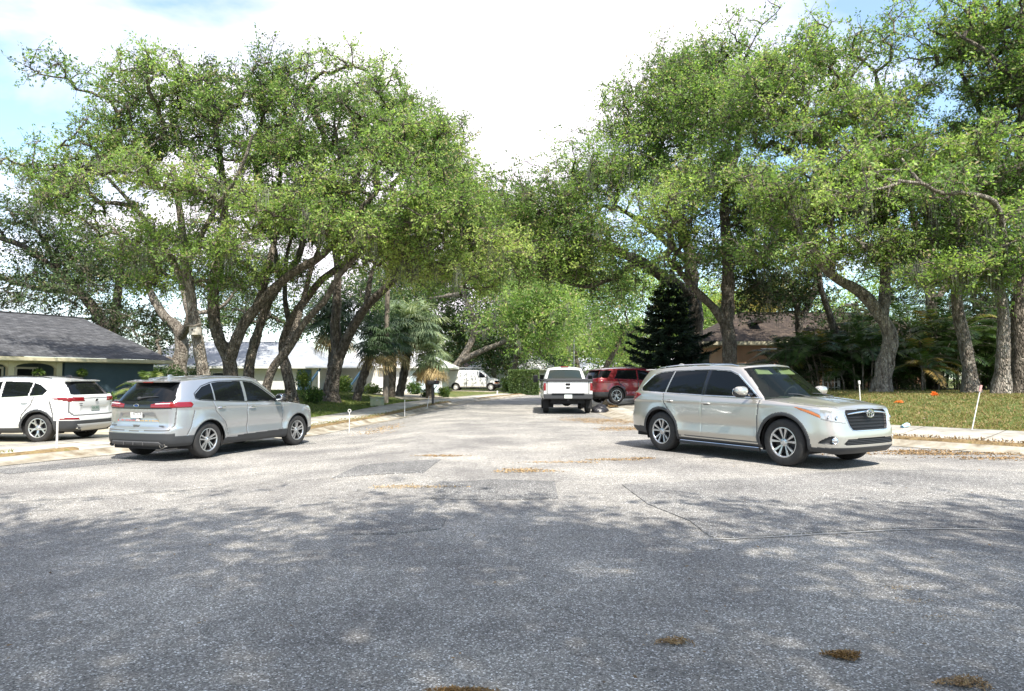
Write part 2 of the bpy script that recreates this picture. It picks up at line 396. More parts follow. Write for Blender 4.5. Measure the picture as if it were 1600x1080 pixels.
def slab(name, poly, lift, material, step=0.45, thick=0.12):
    """a ground-hugging sheet with a polygonal outline and real edges"""
    poly = np.array(poly, float)
    import bmesh
    bm = bmesh.new()
    pts = []
    for a, b in zip(poly, np.roll(poly, -1, 0)):
        n = max(1, int(np.linalg.norm(b - a) / step))
        for k in range(n): pts.append(a + (b - a) * k / n)
    vs = [bm.verts.new((p[0], p[1], 0)) for p in pts]
    f = bm.faces.new(vs)
    for ax_, rng in ((0, (poly[:, 0].min(), poly[:, 0].max())), (1, (poly[:, 1].min(), poly[:, 1].max()))):
        c = rng[0] + step
        while c < rng[1]:
            co = (c, 0, 0) if ax_ == 0 else (0, c, 0); noo = (1, 0, 0) if ax_ == 0 else (0, 1, 0)
            bmesh.ops.bisect_plane(bm, geom=bm.verts[:] + bm.edges[:] + bm.faces[:], plane_co=co, plane_no=noo, dist=1e-5); c += step
    bmesh.ops.recalc_face_normals(bm, faces=bm.faces[:])
    if sum(f.normal.z for f in bm.faces) < 0: bmesh.ops.reverse_faces(bm, faces=bm.faces[:])
    xy = np.array([v.co[:2] for v in bm.verts]); z = ground(xy[:, 0], xy[:, 1]) + lift if name != 'road_patch' else ROADZ(xy[:, 0], xy[:, 1]) + lift
    for v, zz in zip(bm.verts, z): v.co.z = zz
    be = [e for e in bm.edges if len(e.link_faces) == 1]
    r_ = bmesh.ops.extrude_edge_only(bm, edges=be)
    for v in r_['geom']:
        if isinstance(v, bmesh.types.BMVert): v.co.z -= thick
    me = bpy.data.meshes.new(name); bm.to_mesh(me); bm.free(); me.materials.append(material)
    return tag(link(name, me), kind='structure')
M_drive = nmat('driveway_concrete', [(0.24, 0.21, 0.15), (0.36, 0.325, 0.25), (0.45, 0.41, 0.32)], scale=1.1, detail=11, rough=0.88, bump=0.2, bscale=50, pos=[0.32, 0.48, 0.62])
slab('driveway', [(-10.9, 15.2), (-9.0, 18.0), (-7.6, 19.6), (-11.5, 21.8), (-19, 22.5), (-30, 22.0), (-30, 14.5), (-15, 14.3), (-12.0, 13.6)], 0.035, M_drive)
slab('driveway', [(-4.6, 42.3), (-3.6, 45.6), (-6.5, 52), (-9.5, 60), (-15, 60), (-11, 50), (-8.2, 44.5), (-6.6, 41.0)], 0.04, M_drive)
slab('driveway', [(6.4, 21.6), (6.3, 25.6), (6.3, 29.5), (7.2, 31.5), (12, 38), (15, 44), (19, 44), (15, 34), (11.5, 28), (9.0, 23.5)], 0.05, M_walk)
slab('driveway', [(-2.2, 64), (0, 68), (-5, 70), (-16, 71), (-16, 66), (-6, 66)], 0.04, M_drive)
# older repairs laid over the road
M_patch = asphalt('repair_asphalt', (0.115, 0.113, 0.110), (0.22, 0.22, 0.215), (0.05, 0.05, 0.05))
M_patch2 = asphalt('repair_asphalt_coarse', (0.150, 0.145, 0.138), (0.28, 0.275, 0.26), (0.06, 0.06, 0.06))
def rp(px, py): d = F * CH / (py - HOR); return ((px - 800) / F * d, d)
def rpl(L): return [rp(*p) for p in L]
slab('road_patch', rpl([(520, 741), (560, 723), (690, 717), (662, 738)]), 0.008, M_patch, 0.28, 0.02)
slab('road_patch', rpl([(672, 778), (700, 753), (770, 748), (866, 751), (872, 778), (760, 780)]), 0.008, M_patch, 0.28, 0.02)
slab('road_patch', rpl([(555, 832), (560, 806), (640, 797), (700, 806), (690, 824), (620, 832)]), 0.008, M_patch2, 0.28, 0.02)
slab('road_patch', rpl([(970, 756), (1060, 752), (1200, 744), (1330, 735), (1480, 733), (1640, 738), (1660, 800), (1600, 826), (1500, 822), (1380, 824), (1230, 832), (1150, 838), (1105, 836), (1075, 812), (1010, 786)]), 0.008, M_patch2, 0.28, 0.02)
slab('road_patch', [(-9.4, 12.1), (-8.2, 13.7), (-6.4, 16.1), (-5.4, 17.6), (-4.9, 17.2), (-6.9, 14.2), (-8.6, 11.7)], 0.008, M_patch, 0.28, 0.02)
M_tar = nmat('crack_sealer', [(0.02, 0.02, 0.02), (0.05, 0.05, 0.05)], scale=3, rough=0.5)
def seam(name, pts, wd, h, material, seed=1):
    r_ = random.Random(seed); P = spline(pts, 0.12); P = P + np.array([[r_.uniform(-.012, .012) for _ in range(2)] for _ in P])
    a = offset_line(P, wd / 2, 1); b = offset_line(P, wd / 2, -1); n = len(P)
    V = np.vstack([np.column_stack([a, ROADZ(a[:, 0], a[:, 1]) + h]), np.column_stack([b, ROADZ(b[:, 0], b[:, 1]) + h])])
    fq = np.array([(i + n, i + n + 1, i + 1, i) for i in range(n - 1)])
    return tag(link(name, np_mesh(name, V, fq, material)), kind='structure')
M_pale = nmat('pale_joint', [(0.24, 0.24, 0.235), (0.36, 0.355, 0.34)], scale=6, rough=0.9)
seam('road_seam', rpl([(1105, 841), (1230, 835), (1380, 827), (1500, 824), (1605, 828)]), 0.022, 0.010, M_pale, 3)
seam('road_seam', rpl([(0, 760), (150, 752), (330, 742), (520, 741)]), 0.014, 0.010, M_tar, 6)

# tooled joints across the pavements and gutters
def joints(name, K, side, o0, o1, h0, h1, every, mask):
    V = []; Fq = []; s = 0.0; last = K[0]; T = np.gradient(K, axis=0); T /= np.linalg.norm(T, axis=1)[:, None]
    for i, p in enumerate(K):
        s += np.linalg.norm(p - last); last = p
        if s < every or not mask[i]: continue
        s = 0.0; n = np.array([-T[i, 1], T[i, 0]]) * side; z = float(ROADZ(p[0], p[1])); b = len(V)
        for o, h in ((o0, h0), (o1, h1)):
            for w_ in (-.011, .011): q = p + n * o + T[i] * w_; V.append((q[0], q[1], z + h + .004))
        Fq.append((b, b + 1, b + 3, b + 2) if side < 0 else (b + 1, b, b + 2, b + 3))
    return tag(link(name, np_mesh(name, np.array(V), np.array(Fq), M_joint)), kind='structure')
M_joint = mat('concrete_joint', (0.10, 0.09, 0.075), .9)
allm = np.ones(len(KL), bool)
joints('sidewalk_joint', KL, 1, 1.215, 2.975, .118, .142, 1.5, KL[:, 1] > 5); joints('sidewalk_joint', KR, -1, 1.175, 2.975, .135, .262, 1.5, KR[:, 1] > 5)
joints('gutter_joint', KL, 1, 0.005, .33, .012, .016, 3.0, KL[:, 1] > 5); joints('gutter_joint', KR, -1, 0.005, .33, .012, .016, 3.0, KR[:, 1] > 5)
# ------------------------------------------------------------------ trees
def barkmat(name, a, b_, c_, sc=9.0):
    m = nmat(name, [a, b_, c_], scale=sc, detail=9, rough=0.92, bump=0.0, pos=[0.34, 0.5, 0.66], stretch=(1, 1, 0.35))
    n = m.node_tree.nodes; l = m.node_tree.links
    t = n.new('ShaderNodeTexCoord'); mp = n.new('ShaderNodeMapping'); mp.inputs['Scale'].default_value = (1, 1, 0.3); l.new(t.outputs['Object'], mp.inputs[0])
    v = n.new('ShaderNodeTexVoronoi'); v.inputs['Scale'].default_value = 17; v.feature = 'DISTANCE_TO_EDGE'; l.new(mp.outputs[0], v.inputs['Vector'])
    bp = n.new('ShaderNodeBump'); bp.inputs['Strength'].default_value = 1.0; bp.inputs['Distance'].default_value = 0.09
    r = ramp(n, l, v.outputs['Distance'], [(0, 0, 0), (1, 1, 1)], [0.0, 0.25]); l.new(r.outputs[0], bp.inputs['Height'])
    l.new(bp.outputs[0], n['Principled BSDF'].inputs['Normal'])
    return m
M_bark = barkmat('oak_bark', (0.065, 0.055, 0.043), (0.16, 0.135, 0.11), (0.30, 0.265, 0.22))
M_bark2 = barkmat('pale_oak_bark', (0.11, 0.09, 0.07), (0.27, 0.235, 0.195), (0.43, 0.39, 0.33))
# foliage tints run from dark old leaves over fresh green to yellow and russet
OAK = [(0.046, 0.090, 0.028), (0.132, 0.215, 0.060), (0.255, 0.365, 0.105), (0.430, 0.520, 0.150), (0.34, 0.26, 0.18)]
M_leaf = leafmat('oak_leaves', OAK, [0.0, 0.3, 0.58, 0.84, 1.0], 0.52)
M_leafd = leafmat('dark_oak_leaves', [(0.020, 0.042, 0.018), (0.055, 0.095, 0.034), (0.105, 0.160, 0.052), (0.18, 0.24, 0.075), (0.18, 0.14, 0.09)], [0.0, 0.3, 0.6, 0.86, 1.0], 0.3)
M_leafy = leafmat('yellowing_leaves', [(0.06, 0.07, 0.02), (0.16, 0.16, 0.035), (0.30, 0.23, 0.05), (0.40, 0.30, 0.07)], [0, .3, .65, 1], 0.35)
M_moss = leafmat('spanish_moss', [(0.10, 0.105, 0.085), (0.19, 0.195, 0.165), (0.29, 0.29, 0.25)], [0, .5, 1], 0.25, 0.9)
M_palm = leafmat('palm_leaves', [(0.012, 0.03, 0.012), (0.035, 0.07, 0.03), (0.08, 0.125, 0.06), (0.15, 0.18, 0.09), (0.25, 0.19, 0.08)], [0, .3, .6, .85, 1], 0.22, 0.45)
M_palmb = leafmat('blue_green_palm_leaves', [(0.05, 0.085, 0.05), (0.12, 0.18, 0.10), (0.22, 0.29, 0.16), (0.33, 0.36, 0.18), (0.40, 0.31, 0.13)], [0, .3, .65, .88, 1], 0.25, 0.45)
M_dead = leafmat('dry_palm_leaves', [(0.20, 0.14, 0.07), (0.38, 0.28, 0.14), (0.52, 0.41, 0.22), (0.22, 0.24, 0.10)], [0, .4, .8, 1], 0.2, 0.7)
M_areca = leafmat('feather_palm_leaves', [(0.018, 0.04, 0.012), (0.045, 0.085, 0.022), (0.09, 0.14, 0.035), (0.17, 0.21, 0.05), (0.28, 0.19, 0.05)], [0, .35, .65, .88, 1], 0.28, 0.4)
M_pine = leafmat('pine_needles', [(0.009, 0.020, 0.013), (0.020, 0.040, 0.024), (0.042, 0.07, 0.035)], [0, .5, 1], 0.1, 0.6)
M_bush = leafmat('shrub_leaves', [(0.02, 0.05, 0.014), (0.05, 0.10, 0.022), (0.11, 0.17, 0.035), (0.20, 0.22, 0.05)], [0, .35, .75, 1], 0.3)

def frames(P):
    if len(P) > 6:      # rotation-minimising frames for the limbs
        T = np.gradient(P, axis=0); T /= np.linalg.norm(T, axis=1)[:, None] + 1e-9
        A = np.zeros_like(P); a = np.cross(T[0], [0, 0, 1.0]) if abs(T[0, 2]) < .9 else np.cross(T[0], [1.0, 0, 0])
        for i in range(len(P)):
            a = a - T[i] * np.dot(a, T[i]); a = a / (np.linalg.norm(a) + 1e-9); A[i] = a
        return T, A, np.cross(A, T)
    T = np.gradient(P, axis=0); T /= np.linalg.norm(T, axis=1)[:, None] + 1e-9
    m_ = P[-1] - P[0]; ref = np.array([[0, 0, 1.0]]) if abs(m_[2]) < 0.75 * np.linalg.norm(m_) else np.array([[1.0, 0, 0]])
    A = np.cross(T, ref); A /= np.linalg.norm(A, axis=1)[:, None]
    return T, A, np.cross(A, T)
class Tubes:
    def __init__(s): s.V = []; s.F = []; s.n = 0
    def add(s, P, rad, n=6, bump=0.0, rng=None):
        P = np.asarray(P, float)
        if len(P) < 2: return
        T, A, B = frames(P)
        q = np.linspace(0, 2 * np.pi, n, endpoint=False)
        rr = np.asarray(rad, float)[:, None] * np.ones((1, n))
        if bump: rr = rr * (1 + bump * (rng.rand(len(P), n) - .5) * 2)
        V = P[:, None] + (A[:, None] * np.cos(q)[None, :, None] + B[:, None] * np.sin(q)[None, :, None]) * rr[..., None]
        i = np.arange(len(P) * n).reshape(len(P), n) + s.n
        j = np.roll(i, -1, 1)
        s.V.append(V.reshape(-1, 3)); s.F.append(np.stack([i[:-1], j[:-1], j[1:], i[1:]], -1).reshape(-1, 4)); s.n += len(P) * n
    def mesh(s, name, m): return np_mesh(name, np.vstack(s.V), np.vstack(s.F), m, smooth=True)

def blades(C, D, Nn, L, W, tint, kind='leaf'):
    """leaf quads: base C, direction D, normal Nn, length L, width W"""
    S = np.cross(D, Nn); S /= np.linalg.norm(S, axis=1)[:, None] + 1e-9
    L = np.asarray(L)[:, None]; W = np.asarray(W)[:, None]
    if kind == 'leaf': V = np.stack([C, C + D * L * .5 + S * W * .5, C + D * L, C + D * L * .5 - S * W * .5], 1)
    else: V = np.stack([C - S * W * .5, C + S * W * .5, C + D * L + S * W * .12, C + D * L - S * W * .12], 1)
    n = len(C)
    return V.reshape(-1, 3), np.arange(n * 4).reshape(n, 4), np.repeat(tint, 4)
def unit(v): return v / (np.linalg.norm(v, axis=1)[:, None] + 1e-9)

def oak(name, label, limbs, crown, seed, nclus, leaves=74, lsize=0.125, cs=0.46, bark=None, leaf=None, moss=0, group=None, tint=0.0, gap=0.0, cat='tree', twig=True, base=None, world=False):
    """limbs: (path [(px,py,Y)...], r0, r1); crown: (px,py,Y,rx_px,ry_px,rY_m[,tint])"""
    rng = np.random.RandomState(seed); rnd = random.Random(seed)
    bark = bark or M_bark; leaf = leaf or M_leaf
    nodes = []; rad = []; par = []; tb = Tubes(); limb_n = 0; fixed = []
    allP = []
    for path, r0, r1 in limbs:
        P = np.array([(p[0], p[2], p[1]) if world else at(*p) for p in path], float)
        Q = np.vstack([2 * P[0] - P[1], P, 2 * P[-1] - P[-2]]); out = []
        for i in range(1, len(Q) - 2):
            n = max(3, int(np.linalg.norm(Q[i + 1] - Q[i]) / 0.35))
            for k in range(n):
                t = k / n; a, b, c, d = Q[i - 1], Q[i], Q[i + 1], Q[i + 2]
                out.append(.5 * ((2 * b) + (-a + c) * t + (2 * a - 5 * b + 4 * c - d) * t * t + (-a + 3 * b - 3 * c + d) * t ** 3))
        out.append(P[-1]); S = np.array(out)
        jit = np.cumsum(rng.randn(len(S), 3) * 0.02, 0); jit -= np.linspace(0, 1, len(S))[:, None] * jit[-1]
        S = S + jit * (0.6 if len(S) > 4 else 0)
        rr = r0 + (r1 - r0) * np.linspace(0, 1, len(S)) ** 0.8
        allP.append((S, rr))
    first = allP[0][0]
    if base is None:
        zz = gz(first[0][0], first[0][1]); first[0][2] = zz - 0.15
    else: first[0][2] = base
    org = np.array([first[0][0], first[0][1], first[0][2] + 0.15])
    # root flare
    rr0 = allP[0][1]; 
    hh = first[:, 2] - first[0][2]
    allP[0] = (first, rr0 * (1 + 0.55 * np.exp(-hh / 0.35)))
    for S, rr in allP:
        kn = np.ones(len(S)); kn[rng.randint(0, len(S), max(1, len(S) // 9))] = 1.16; tb.add(S, rr * kn, 14, 0.10, rng)
        b = len(nodes)
        for k in range(len(S)):
            nodes.append(S[k]); rad.append(rr[k]); par.append(b + k - 1 if k else -1); fixed.append(True)
    nl = len(nodes)
    # where twigs bunch: sample the crown's masses
    C = []; tints = []
    wts = np.array([c[3] * c[4] for c in crown], float); wts /= wts.sum()
    for c, k in zip(crown, rng.multinomial(int(nclus * (1.0 if world else .86)), wts)):
        o = np.array((c[0], c[2], c[1]), float) if world else at(c[0], c[1], c[2]); sc = 1.0 if world else c[2] / F
        npad = max(3, k // 9); v = unit(rng.randn(npad, 3)); rr = rng.rand(npad)[:, None] ** 0.42
        pads = o + v * rr * np.array([c[3] * sc, c[5], c[4] * sc]) * (1 + 0.10 * rng.randn(npad, 1)); pt_ = 0.13 * rng.randn(npad) - .02; pk = rng.randint(0, npad, k)
        e = pads[pk] + rng.randn(k, 3) * np.array([1.3, 1.3, .6]) * cs
        C.append(e); tints.append(np.full(k, c[6] if len(c) > 6 else 0.0) + 0.07 * rng.randn(k) + pt_[pk] + 0.05 * rng.randn())
    C = np.vstack(C); tints = np.concatenate(tints)
    h = gz(org[0], org[1]); ok = C[:, 2] > h + 1.6; C = C[ok]; tints = tints[ok]
    NB = np.array(nodes[:]); 
    d0 = np.array([np.min(np.sum((NB - c) ** 2, 1)) for c in C]); order = np.argsort(d0)
    cap = nl + len(C) * 14; NA = np.zeros((cap, 3)); NA[:nl] = NB; cnt = nl
    paths = []
    start = np.array([i for i in range(nl) if NA[i, 2] > org[2] + 1.9] or range(nl)); usable = np.zeros(cap, bool); usable[start] = True
    for ci in order:
        c = C[ci]
        dd = np.sum((NA[:cnt] - c) ** 2, 1); dd[~usable[:cnt]] = 1e9
        dd += 0.8 * np.maximum(0, NA[:cnt, 2] - c[2] + 0.2) ** 2
        j = int(np.argmin(dd)); s = NA[j]; L = np.linalg.norm(c - s)
        k = int(min(12, max(2, round(L / 0.45))))
        t = np.linspace(0, 1, k + 1)[1:, None]
        side = unit(np.cross(c - s, rng.randn(1, 3)))[0]
        P = s + (c - s) * t + (np.sin(t * np.pi) * side * L * 0.10 * rng.rand()) + np.array([0, 0, 1]) * np.sin(t * np.pi) * L * 0.10 + rng.randn(k, 3) * 0.07 * min(1, L)
        P[-1] = c; ids = []; pr = j
        for q in P:
            NA[cnt] = q; usable[cnt] = True; par.append(pr); fixed.append(False); rad.append(0.0); pr = cnt; ids.append(cnt); cnt += 1
        paths.append([j] + ids)
    w_ = np.zeros(cnt)
    for p in paths: w_[p[-1]] += 1
    for i in range(cnt - 1, nl - 1, -1): w_[par[i]] += w_[i]
    rads = 0.017 * np.power(np.maximum(w_, 1), 0.47)
    for p in paths:
        r = rads[p].copy(); r[0] = min(r[0], r[1] * 1.25); r[-1] *= .6
        if p[0] < nl: r[0] = r[1] * 1.2
        tb.add(NA[p], r, 5 if r[1] < 0.05 else 7)
    nt_ = 7; DV = unit(rng.randn(len(C) * nt_, 3) * [1, 1, .8] + [0, 0, 0.15]) * (cs * (0.7 + 1.0 * rng.rand(len(C) * nt_, 1))); DV = DV.reshape(len(C), nt_, 3)
    if twig:
        src = np.repeat(C, nt_, 0); dv = DV.reshape(-1, 3)
        mid = src + dv * .5 + rng.randn(len(src), 3) * 0.06
        for a, m_, b in zip(src, mid, src + dv): tb.add(np.array([a, m_, b]), [0.010, 0.007, 0.003], 3)
    root = thing(name, label, cat, tuple(org), 0, group)
    def local(me): me.transform(Matrix.Translation(-Vector(org))); return me
    link('trunk', local(tb.mesh('trunk', bark)), root)
    # leaves
    n = len(C) * leaves
    ci = np.repeat(np.arange(len(C)), leaves)
    size = (0.75 + 0.5 * rng.rand(len(C)))[ci]
    # leaves sit along the twigs
    pick = rng.randint(0, nt_, n); tw = DV[ci, pick]; along = (0.15 + 0.95 * rng.rand(n) ** .75)[:, None]
    P = C[ci] + tw * along + rng.randn(n, 3) * cs * 0.11
    D = unit(unit(tw) * 0.9 + rng.randn(n, 3) * 0.7); Nn = unit(rng.randn(n, 3) + np.array([0, 0, 0.9]))
    tt = 0.42 + tint + tints[ci] + 0.13 * rng.randn(n)
    rus = rng.rand(n) < (0.07 + 0.12 * (rng.rand(len(C))[ci] > 0.8)); tt = np.where(rus, 0.93 + 0.07 * rng.rand(n), np.clip(tt, 0.0, 0.88))
    V, Q, TT = blades(P, D, Nn, lsize * (0.45 + 1.0 * rng.rand(n)), lsize * 0.5 * (0.5 + 0.9 * rng.rand(n)), tt)
    link('crown', local(np_mesh('crown', V, Q, leaf, attrs={'tint': TT})), root)
    if moss:
        k = moss; low = NA[nl:cnt]; low = low[low[:, 2] < np.percentile(low[:, 2], 55)]
        sel = low[rng.randint(0, len(low), k)]
        strands = 26; S = np.repeat(sel, strands, 0) + rng.randn(k * strands, 3) * [0.13, 0.13, 0.12]
        Ln = np.repeat(0.35 + 0.9 * rng.rand(k), strands) * (0.4 + 0.8 * rng.rand(k * strands))
        D = unit(np.array([[0, 0, -1.0]]) + rng.randn(len(S), 3) * 0.08); Nn = unit(rng.randn(len(S), 3) * [1, 1, .1])
        V, Q, TT = blades(S, D, Nn, Ln, np.full(len(S), 0.014 if C[:, 1].mean() < 50 else .03), np.clip(0.35 + .25 * rng.randn(len(S)), 0, 1), 'strand')
        link('spanish_moss', local(np_mesh('spanish_moss', V, Q, M_moss, attrs={'tint': TT})), root)['kind'] = 'stuff'
    return root

GL = 'live oaks along the left lawn'; GR = 'live oaks on the right lawn'; GB = 'oaks in the distance down the street'
oak('live_oak', 'left-hand live oak whose pale trunk carries a small white nest box', [
    ([(330, 655, 27), (322, 600, 27), (310, 535, 27), (300, 470, 27), (291, 410, 26.8), (283, 340, 26.5), (270, 260, 26)], .29, .10),
    ([(298, 455, 27), (262, 395, 27.5), (215, 330, 28), (160, 270, 28)], .15, .06), ([(292, 410, 27), (330, 340, 26), (372, 270, 25), (395, 210, 24.5)], .13, .05)],
    [(180, 178, 27, 92, 66, 3.0, -.05), (80, 255, 28, 70, 50, 2.5, -.02), (230, 118, 27, 85, 42, 2.5, -.05), (265, 285, 26, 85, 55, 2.8, .08), (150, 335, 27, 75, 45, 2.4, .05), (220, 375, 26, 60, 35, 2, .1), (330, 380, 25.5, 55, 40, 1.8, .08), (205, 240, 29, 80, 60, 2.5), (300, 430, 26, 50, 26, 1.8, .12), (230, 430, 28, 50, 24, 2, .05)],
    11, 780, bark=M_bark2, group=GL, moss=30)
oak('live_oak', 'thick grey live oak forking low behind the silver sport utility vehicle on the left', [
    ([(366, 660, 29), (360, 600, 29), (356, 560, 29), (340, 520, 29), (334, 470, 29), (347, 400, 28.8), (352, 330, 28.5), (346, 260, 28), (335, 190, 28)], .34, .09),
    ([(357, 565, 29), (376, 515, 28.8), (402, 478, 28.4), (450, 432, 27.8), (505, 398, 27), (548, 345, 26.4), (590, 298, 26)], .27, .09), ([(402, 478, 28.4), (425, 400, 29), (436, 320, 29.5), (440, 240, 30)], .18, .06)],
    [(340, 150, 28, 92, 55, 3, -.04), (425, 135, 28, 80, 42, 3, -.04), (350, 235, 28, 85, 60, 3), (560, 285, 26, 85, 50, 2.6, .12), (480, 230, 27, 80, 55, 3, .05), (620, 245, 26, 60, 45, 2.4, .05), (440, 330, 27, 70, 45, 2.2, .14), (520, 340, 25.5, 70, 35, 2, .18), (440, 415, 28, 55, 22, 2, .12), (350, 430, 29, 50, 24, 2, .05)],
    12, 900, group=GL, moss=35)
oak('live_oak', 'leaning grey live oak between two thicker trunks left of the street', [
    ([(392, 650, 31), (388, 600, 31), (392, 555, 31), (413, 485, 31), (440, 440, 31), (468, 395, 31), (480, 330, 31), (490, 240, 31)], .27, .08),
    ([(440, 440, 31), (425, 370, 32), (405, 290, 33)], .15, .06)],
    [(480, 135, 31, 80, 40, 3, -.06), (545, 122, 31, 48, 34, 2.5, -.05), (440, 200, 32, 85, 60, 3, -.05), (400, 320, 32, 75, 50, 2.6, -.05), (590, 160, 30, 50, 40, 2.2, -.05), (500, 300, 30, 60, 45, 2.2, 0)],
    13, 620, group=GL, moss=30)
oak('live_oak', 'slim live oak curving right over the front of the silver vehicle on the left', [
    ([(414, 655, 28), (416, 605, 28), (428, 570, 28), (452, 540, 28), (474, 505, 27.6), (505, 470, 27), (530, 430, 26.5), (570, 390, 26), (620, 350, 25.5)], .21, .07),
    ([(452, 540, 28), (470, 480, 28.6), (490, 410, 29), (520, 340, 29)], .15, .06)],
    [(640, 335, 25.5, 90, 48, 2.6, .16), (570, 385, 26, 70, 32, 2.2, .28), (660, 235, 27, 55, 48, 2.4, .02), (700, 275, 26, 50, 45, 2.4, .05), (540, 210, 28, 70, 50, 2.5, 0)],  # the low mass is tinted brighter, standing in for sun on its leaves
    14, 620, group=GL, moss=25)
oak('live_oak', 'dark-trunked live oak rising from bushes beside the front fender of the left silver vehicle', [
    ([(457, 620, 31), (450, 585, 31), (442, 545, 31), (453, 507, 31), (483, 462, 30.5), (505, 435, 30), (552, 402, 29.5), (600, 368, 29), (660, 330, 29)], .25, .08),
    ([(453, 507, 31), (445, 450, 32), (450, 390, 32), (470, 330, 32)], .14, .06)],
    [(715, 335, 29, 60, 50, 2.6, .05), (690, 390, 28, 65, 32, 2.4, .30), (620, 398, 28, 70, 28, 2.2, .30), (745, 395, 30, 45, 36, 2.2, .26), (480, 350, 32, 60, 40, 2, -.02)],  # lower masses tinted lighter to paint in sunlight the crowns above block
    15, 600, group=GL, moss=40)
oak('live_oak', 'broad forked live oak standing among the palms left of the street', [
    ([(516, 626, 35), (521, 588, 35), (528, 555, 35), (524, 515, 35), (527, 470, 35), (527, 420, 35), (518, 360, 35), (510, 300, 35)], .40, .10),
    ([(530, 556, 35), (546, 520, 34.6), (572, 478, 34), (602, 448, 33.5), (642, 411, 33), (690, 372, 33), (725, 330, 33)], .28, .09), ([(572, 478, 34), (580, 430, 34.5), (600, 380, 35)], .16, .07)],
    [(640, 190, 35, 60, 45, 3, -.02), (735, 330, 34, 55, 50, 2.8, .05), (752, 412, 34, 50, 34, 2.5, .25), (700, 250, 36, 55, 45, 3, -.02), (560, 330, 36, 70, 50, 3, -.05), (640, 428, 33, 60, 20, 2.2, .2), (690, 430, 36, 50, 18, 2.2, .0)],  # two low masses get a brighter tint in place of direct light
    16, 700, group=GL, moss=50)
oak('live_oak', 'dark spreading live oak behind the slate roof of the blue house', [
    ([(205, 640, 46), (178, 560, 46), (168, 520, 46), (152, 488, 46), (128, 458, 46), (90, 425, 45), (45, 390, 44), (0, 372, 43)], .6, .15),
    ([(172, 525, 46), (182, 480, 46), (188, 430, 46), (200, 380, 46)], .38, .14), ([(128, 458, 46), (70, 452, 45), (20, 440, 44), (-30, 420, 43)], .24, .1), ([(92, 425, 45), (70, 380, 46), (40, 330, 46)], .2, .08)],
    [(50, 345, 45, 80, 40, 4, -.12), (35, 420, 44, 70, 28, 4, -.12), (115, 405, 46, 70, 36, 4, -.08), (60, 478, 44, 80, 25, 4, -.1), (175, 420, 47, 60, 40, 4, -.05), (-30, 380, 44, 60, 60, 4), (160, 500, 50, 50, 25, 3, -.1)],
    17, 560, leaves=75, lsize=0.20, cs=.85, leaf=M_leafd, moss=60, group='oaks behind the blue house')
oak('live_oak', 'gnarled pale oak in the gap right of the slate roof', [
    ([(285, 650, 44), (275, 590, 44), (283, 550, 44), (278, 515, 44), (262, 500, 44), (246, 478, 44), (236, 455, 44), (215, 420, 44)], .7, .16),
    ([(280, 530, 44), (296, 500, 43), (290, 470, 43), (280, 430, 43), (260, 390, 43)], .32, .14), ([(300, 490, 43), (330, 486, 43), (352, 476, 43), (370, 450, 43)], .16, .08)],
    [(240, 410, 45, 60, 40, 4, -.08), (300, 390, 46, 60, 35, 4, -.08), (215, 505, 46, 45, 28, 3, -.1), (235, 545, 46, 40, 22, 3, -.12), (360, 430, 47, 60, 30, 3, -.08), (400, 400, 50, 60, 30, 4)],
    18, 400, leaves=75, lsize=0.19, cs=.8, bark=M_bark2, leaf=M_leafd, moss=40, group='oaks behind the blue house')
# ---- right side
oak('live_oak', 'tall grey-trunked live oak standing nearest the hood of the champagne vehicle', [
    ([(1376, 625, 26), (1383, 570, 26), (1392, 525, 26), (1376, 490, 26), (1350, 458, 26), (1322, 440, 25.8), (1298, 424, 25.4), (1272, 395, 25), (1244, 345, 24.6), (1218, 295, 24.4)], .33, .09),
    ([(1378, 492, 26), (1382, 455, 26.2), (1385, 400, 26.5), (1374, 330, 27), (1360, 250, 27), (1330, 175, 27)], .22, .08), ([(1298, 424, 25.4), (1300, 350, 26), (1290, 280, 26.5), (1275, 200, 27)], .17, .07)],
    [(1240, 95, 26, 70, 50, 3, .05), (1318, 92, 27, 62, 45, 3, .05), (1200, 170, 26, 70, 55, 3, .03), (1290, 185, 25.5, 85, 60, 3, .10), (1372, 185, 27, 38, 42, 2.5, .0), (1235, 290, 24.5, 75, 50, 2.6, .12), (1330, 285, 25, 75, 50, 2.6, .12), (1225, 385, 25, 55, 32, 2, .08), (1330, 385, 24.5, 60, 28, 1.8, .12), (1300, 340, 27, 80, 50, 2.6, 0)],
    21, 1100, bark=M_bark2, group=GR, moss=30)
oak('live_oak', 'slender live oak with an S-bend trunk, third trunk from the right edge', [
    ([(1518, 622, 25), (1512, 560, 25), (1500, 505, 25), (1490, 440, 25), (1478, 388, 25), (1456, 340, 25), (1432, 290, 25), (1402, 235, 25)], .27, .08),
    ([(1478, 388, 25), (1500, 330, 25.5), (1505, 260, 26), (1490, 190, 26)], .14, .06)],
    [(1400, 300, 25, 60, 48, 2.5, .03), (1455, 250, 26, 60, 45, 2.5, -.04), (1420, 385, 24.5, 60, 32, 2, .08), (1490, 330, 26, 50, 40, 2, -.05), (1390, 220, 25, 40, 40, 2, .05)],
    22, 520, bark=M_bark2, group=GR, moss=30)
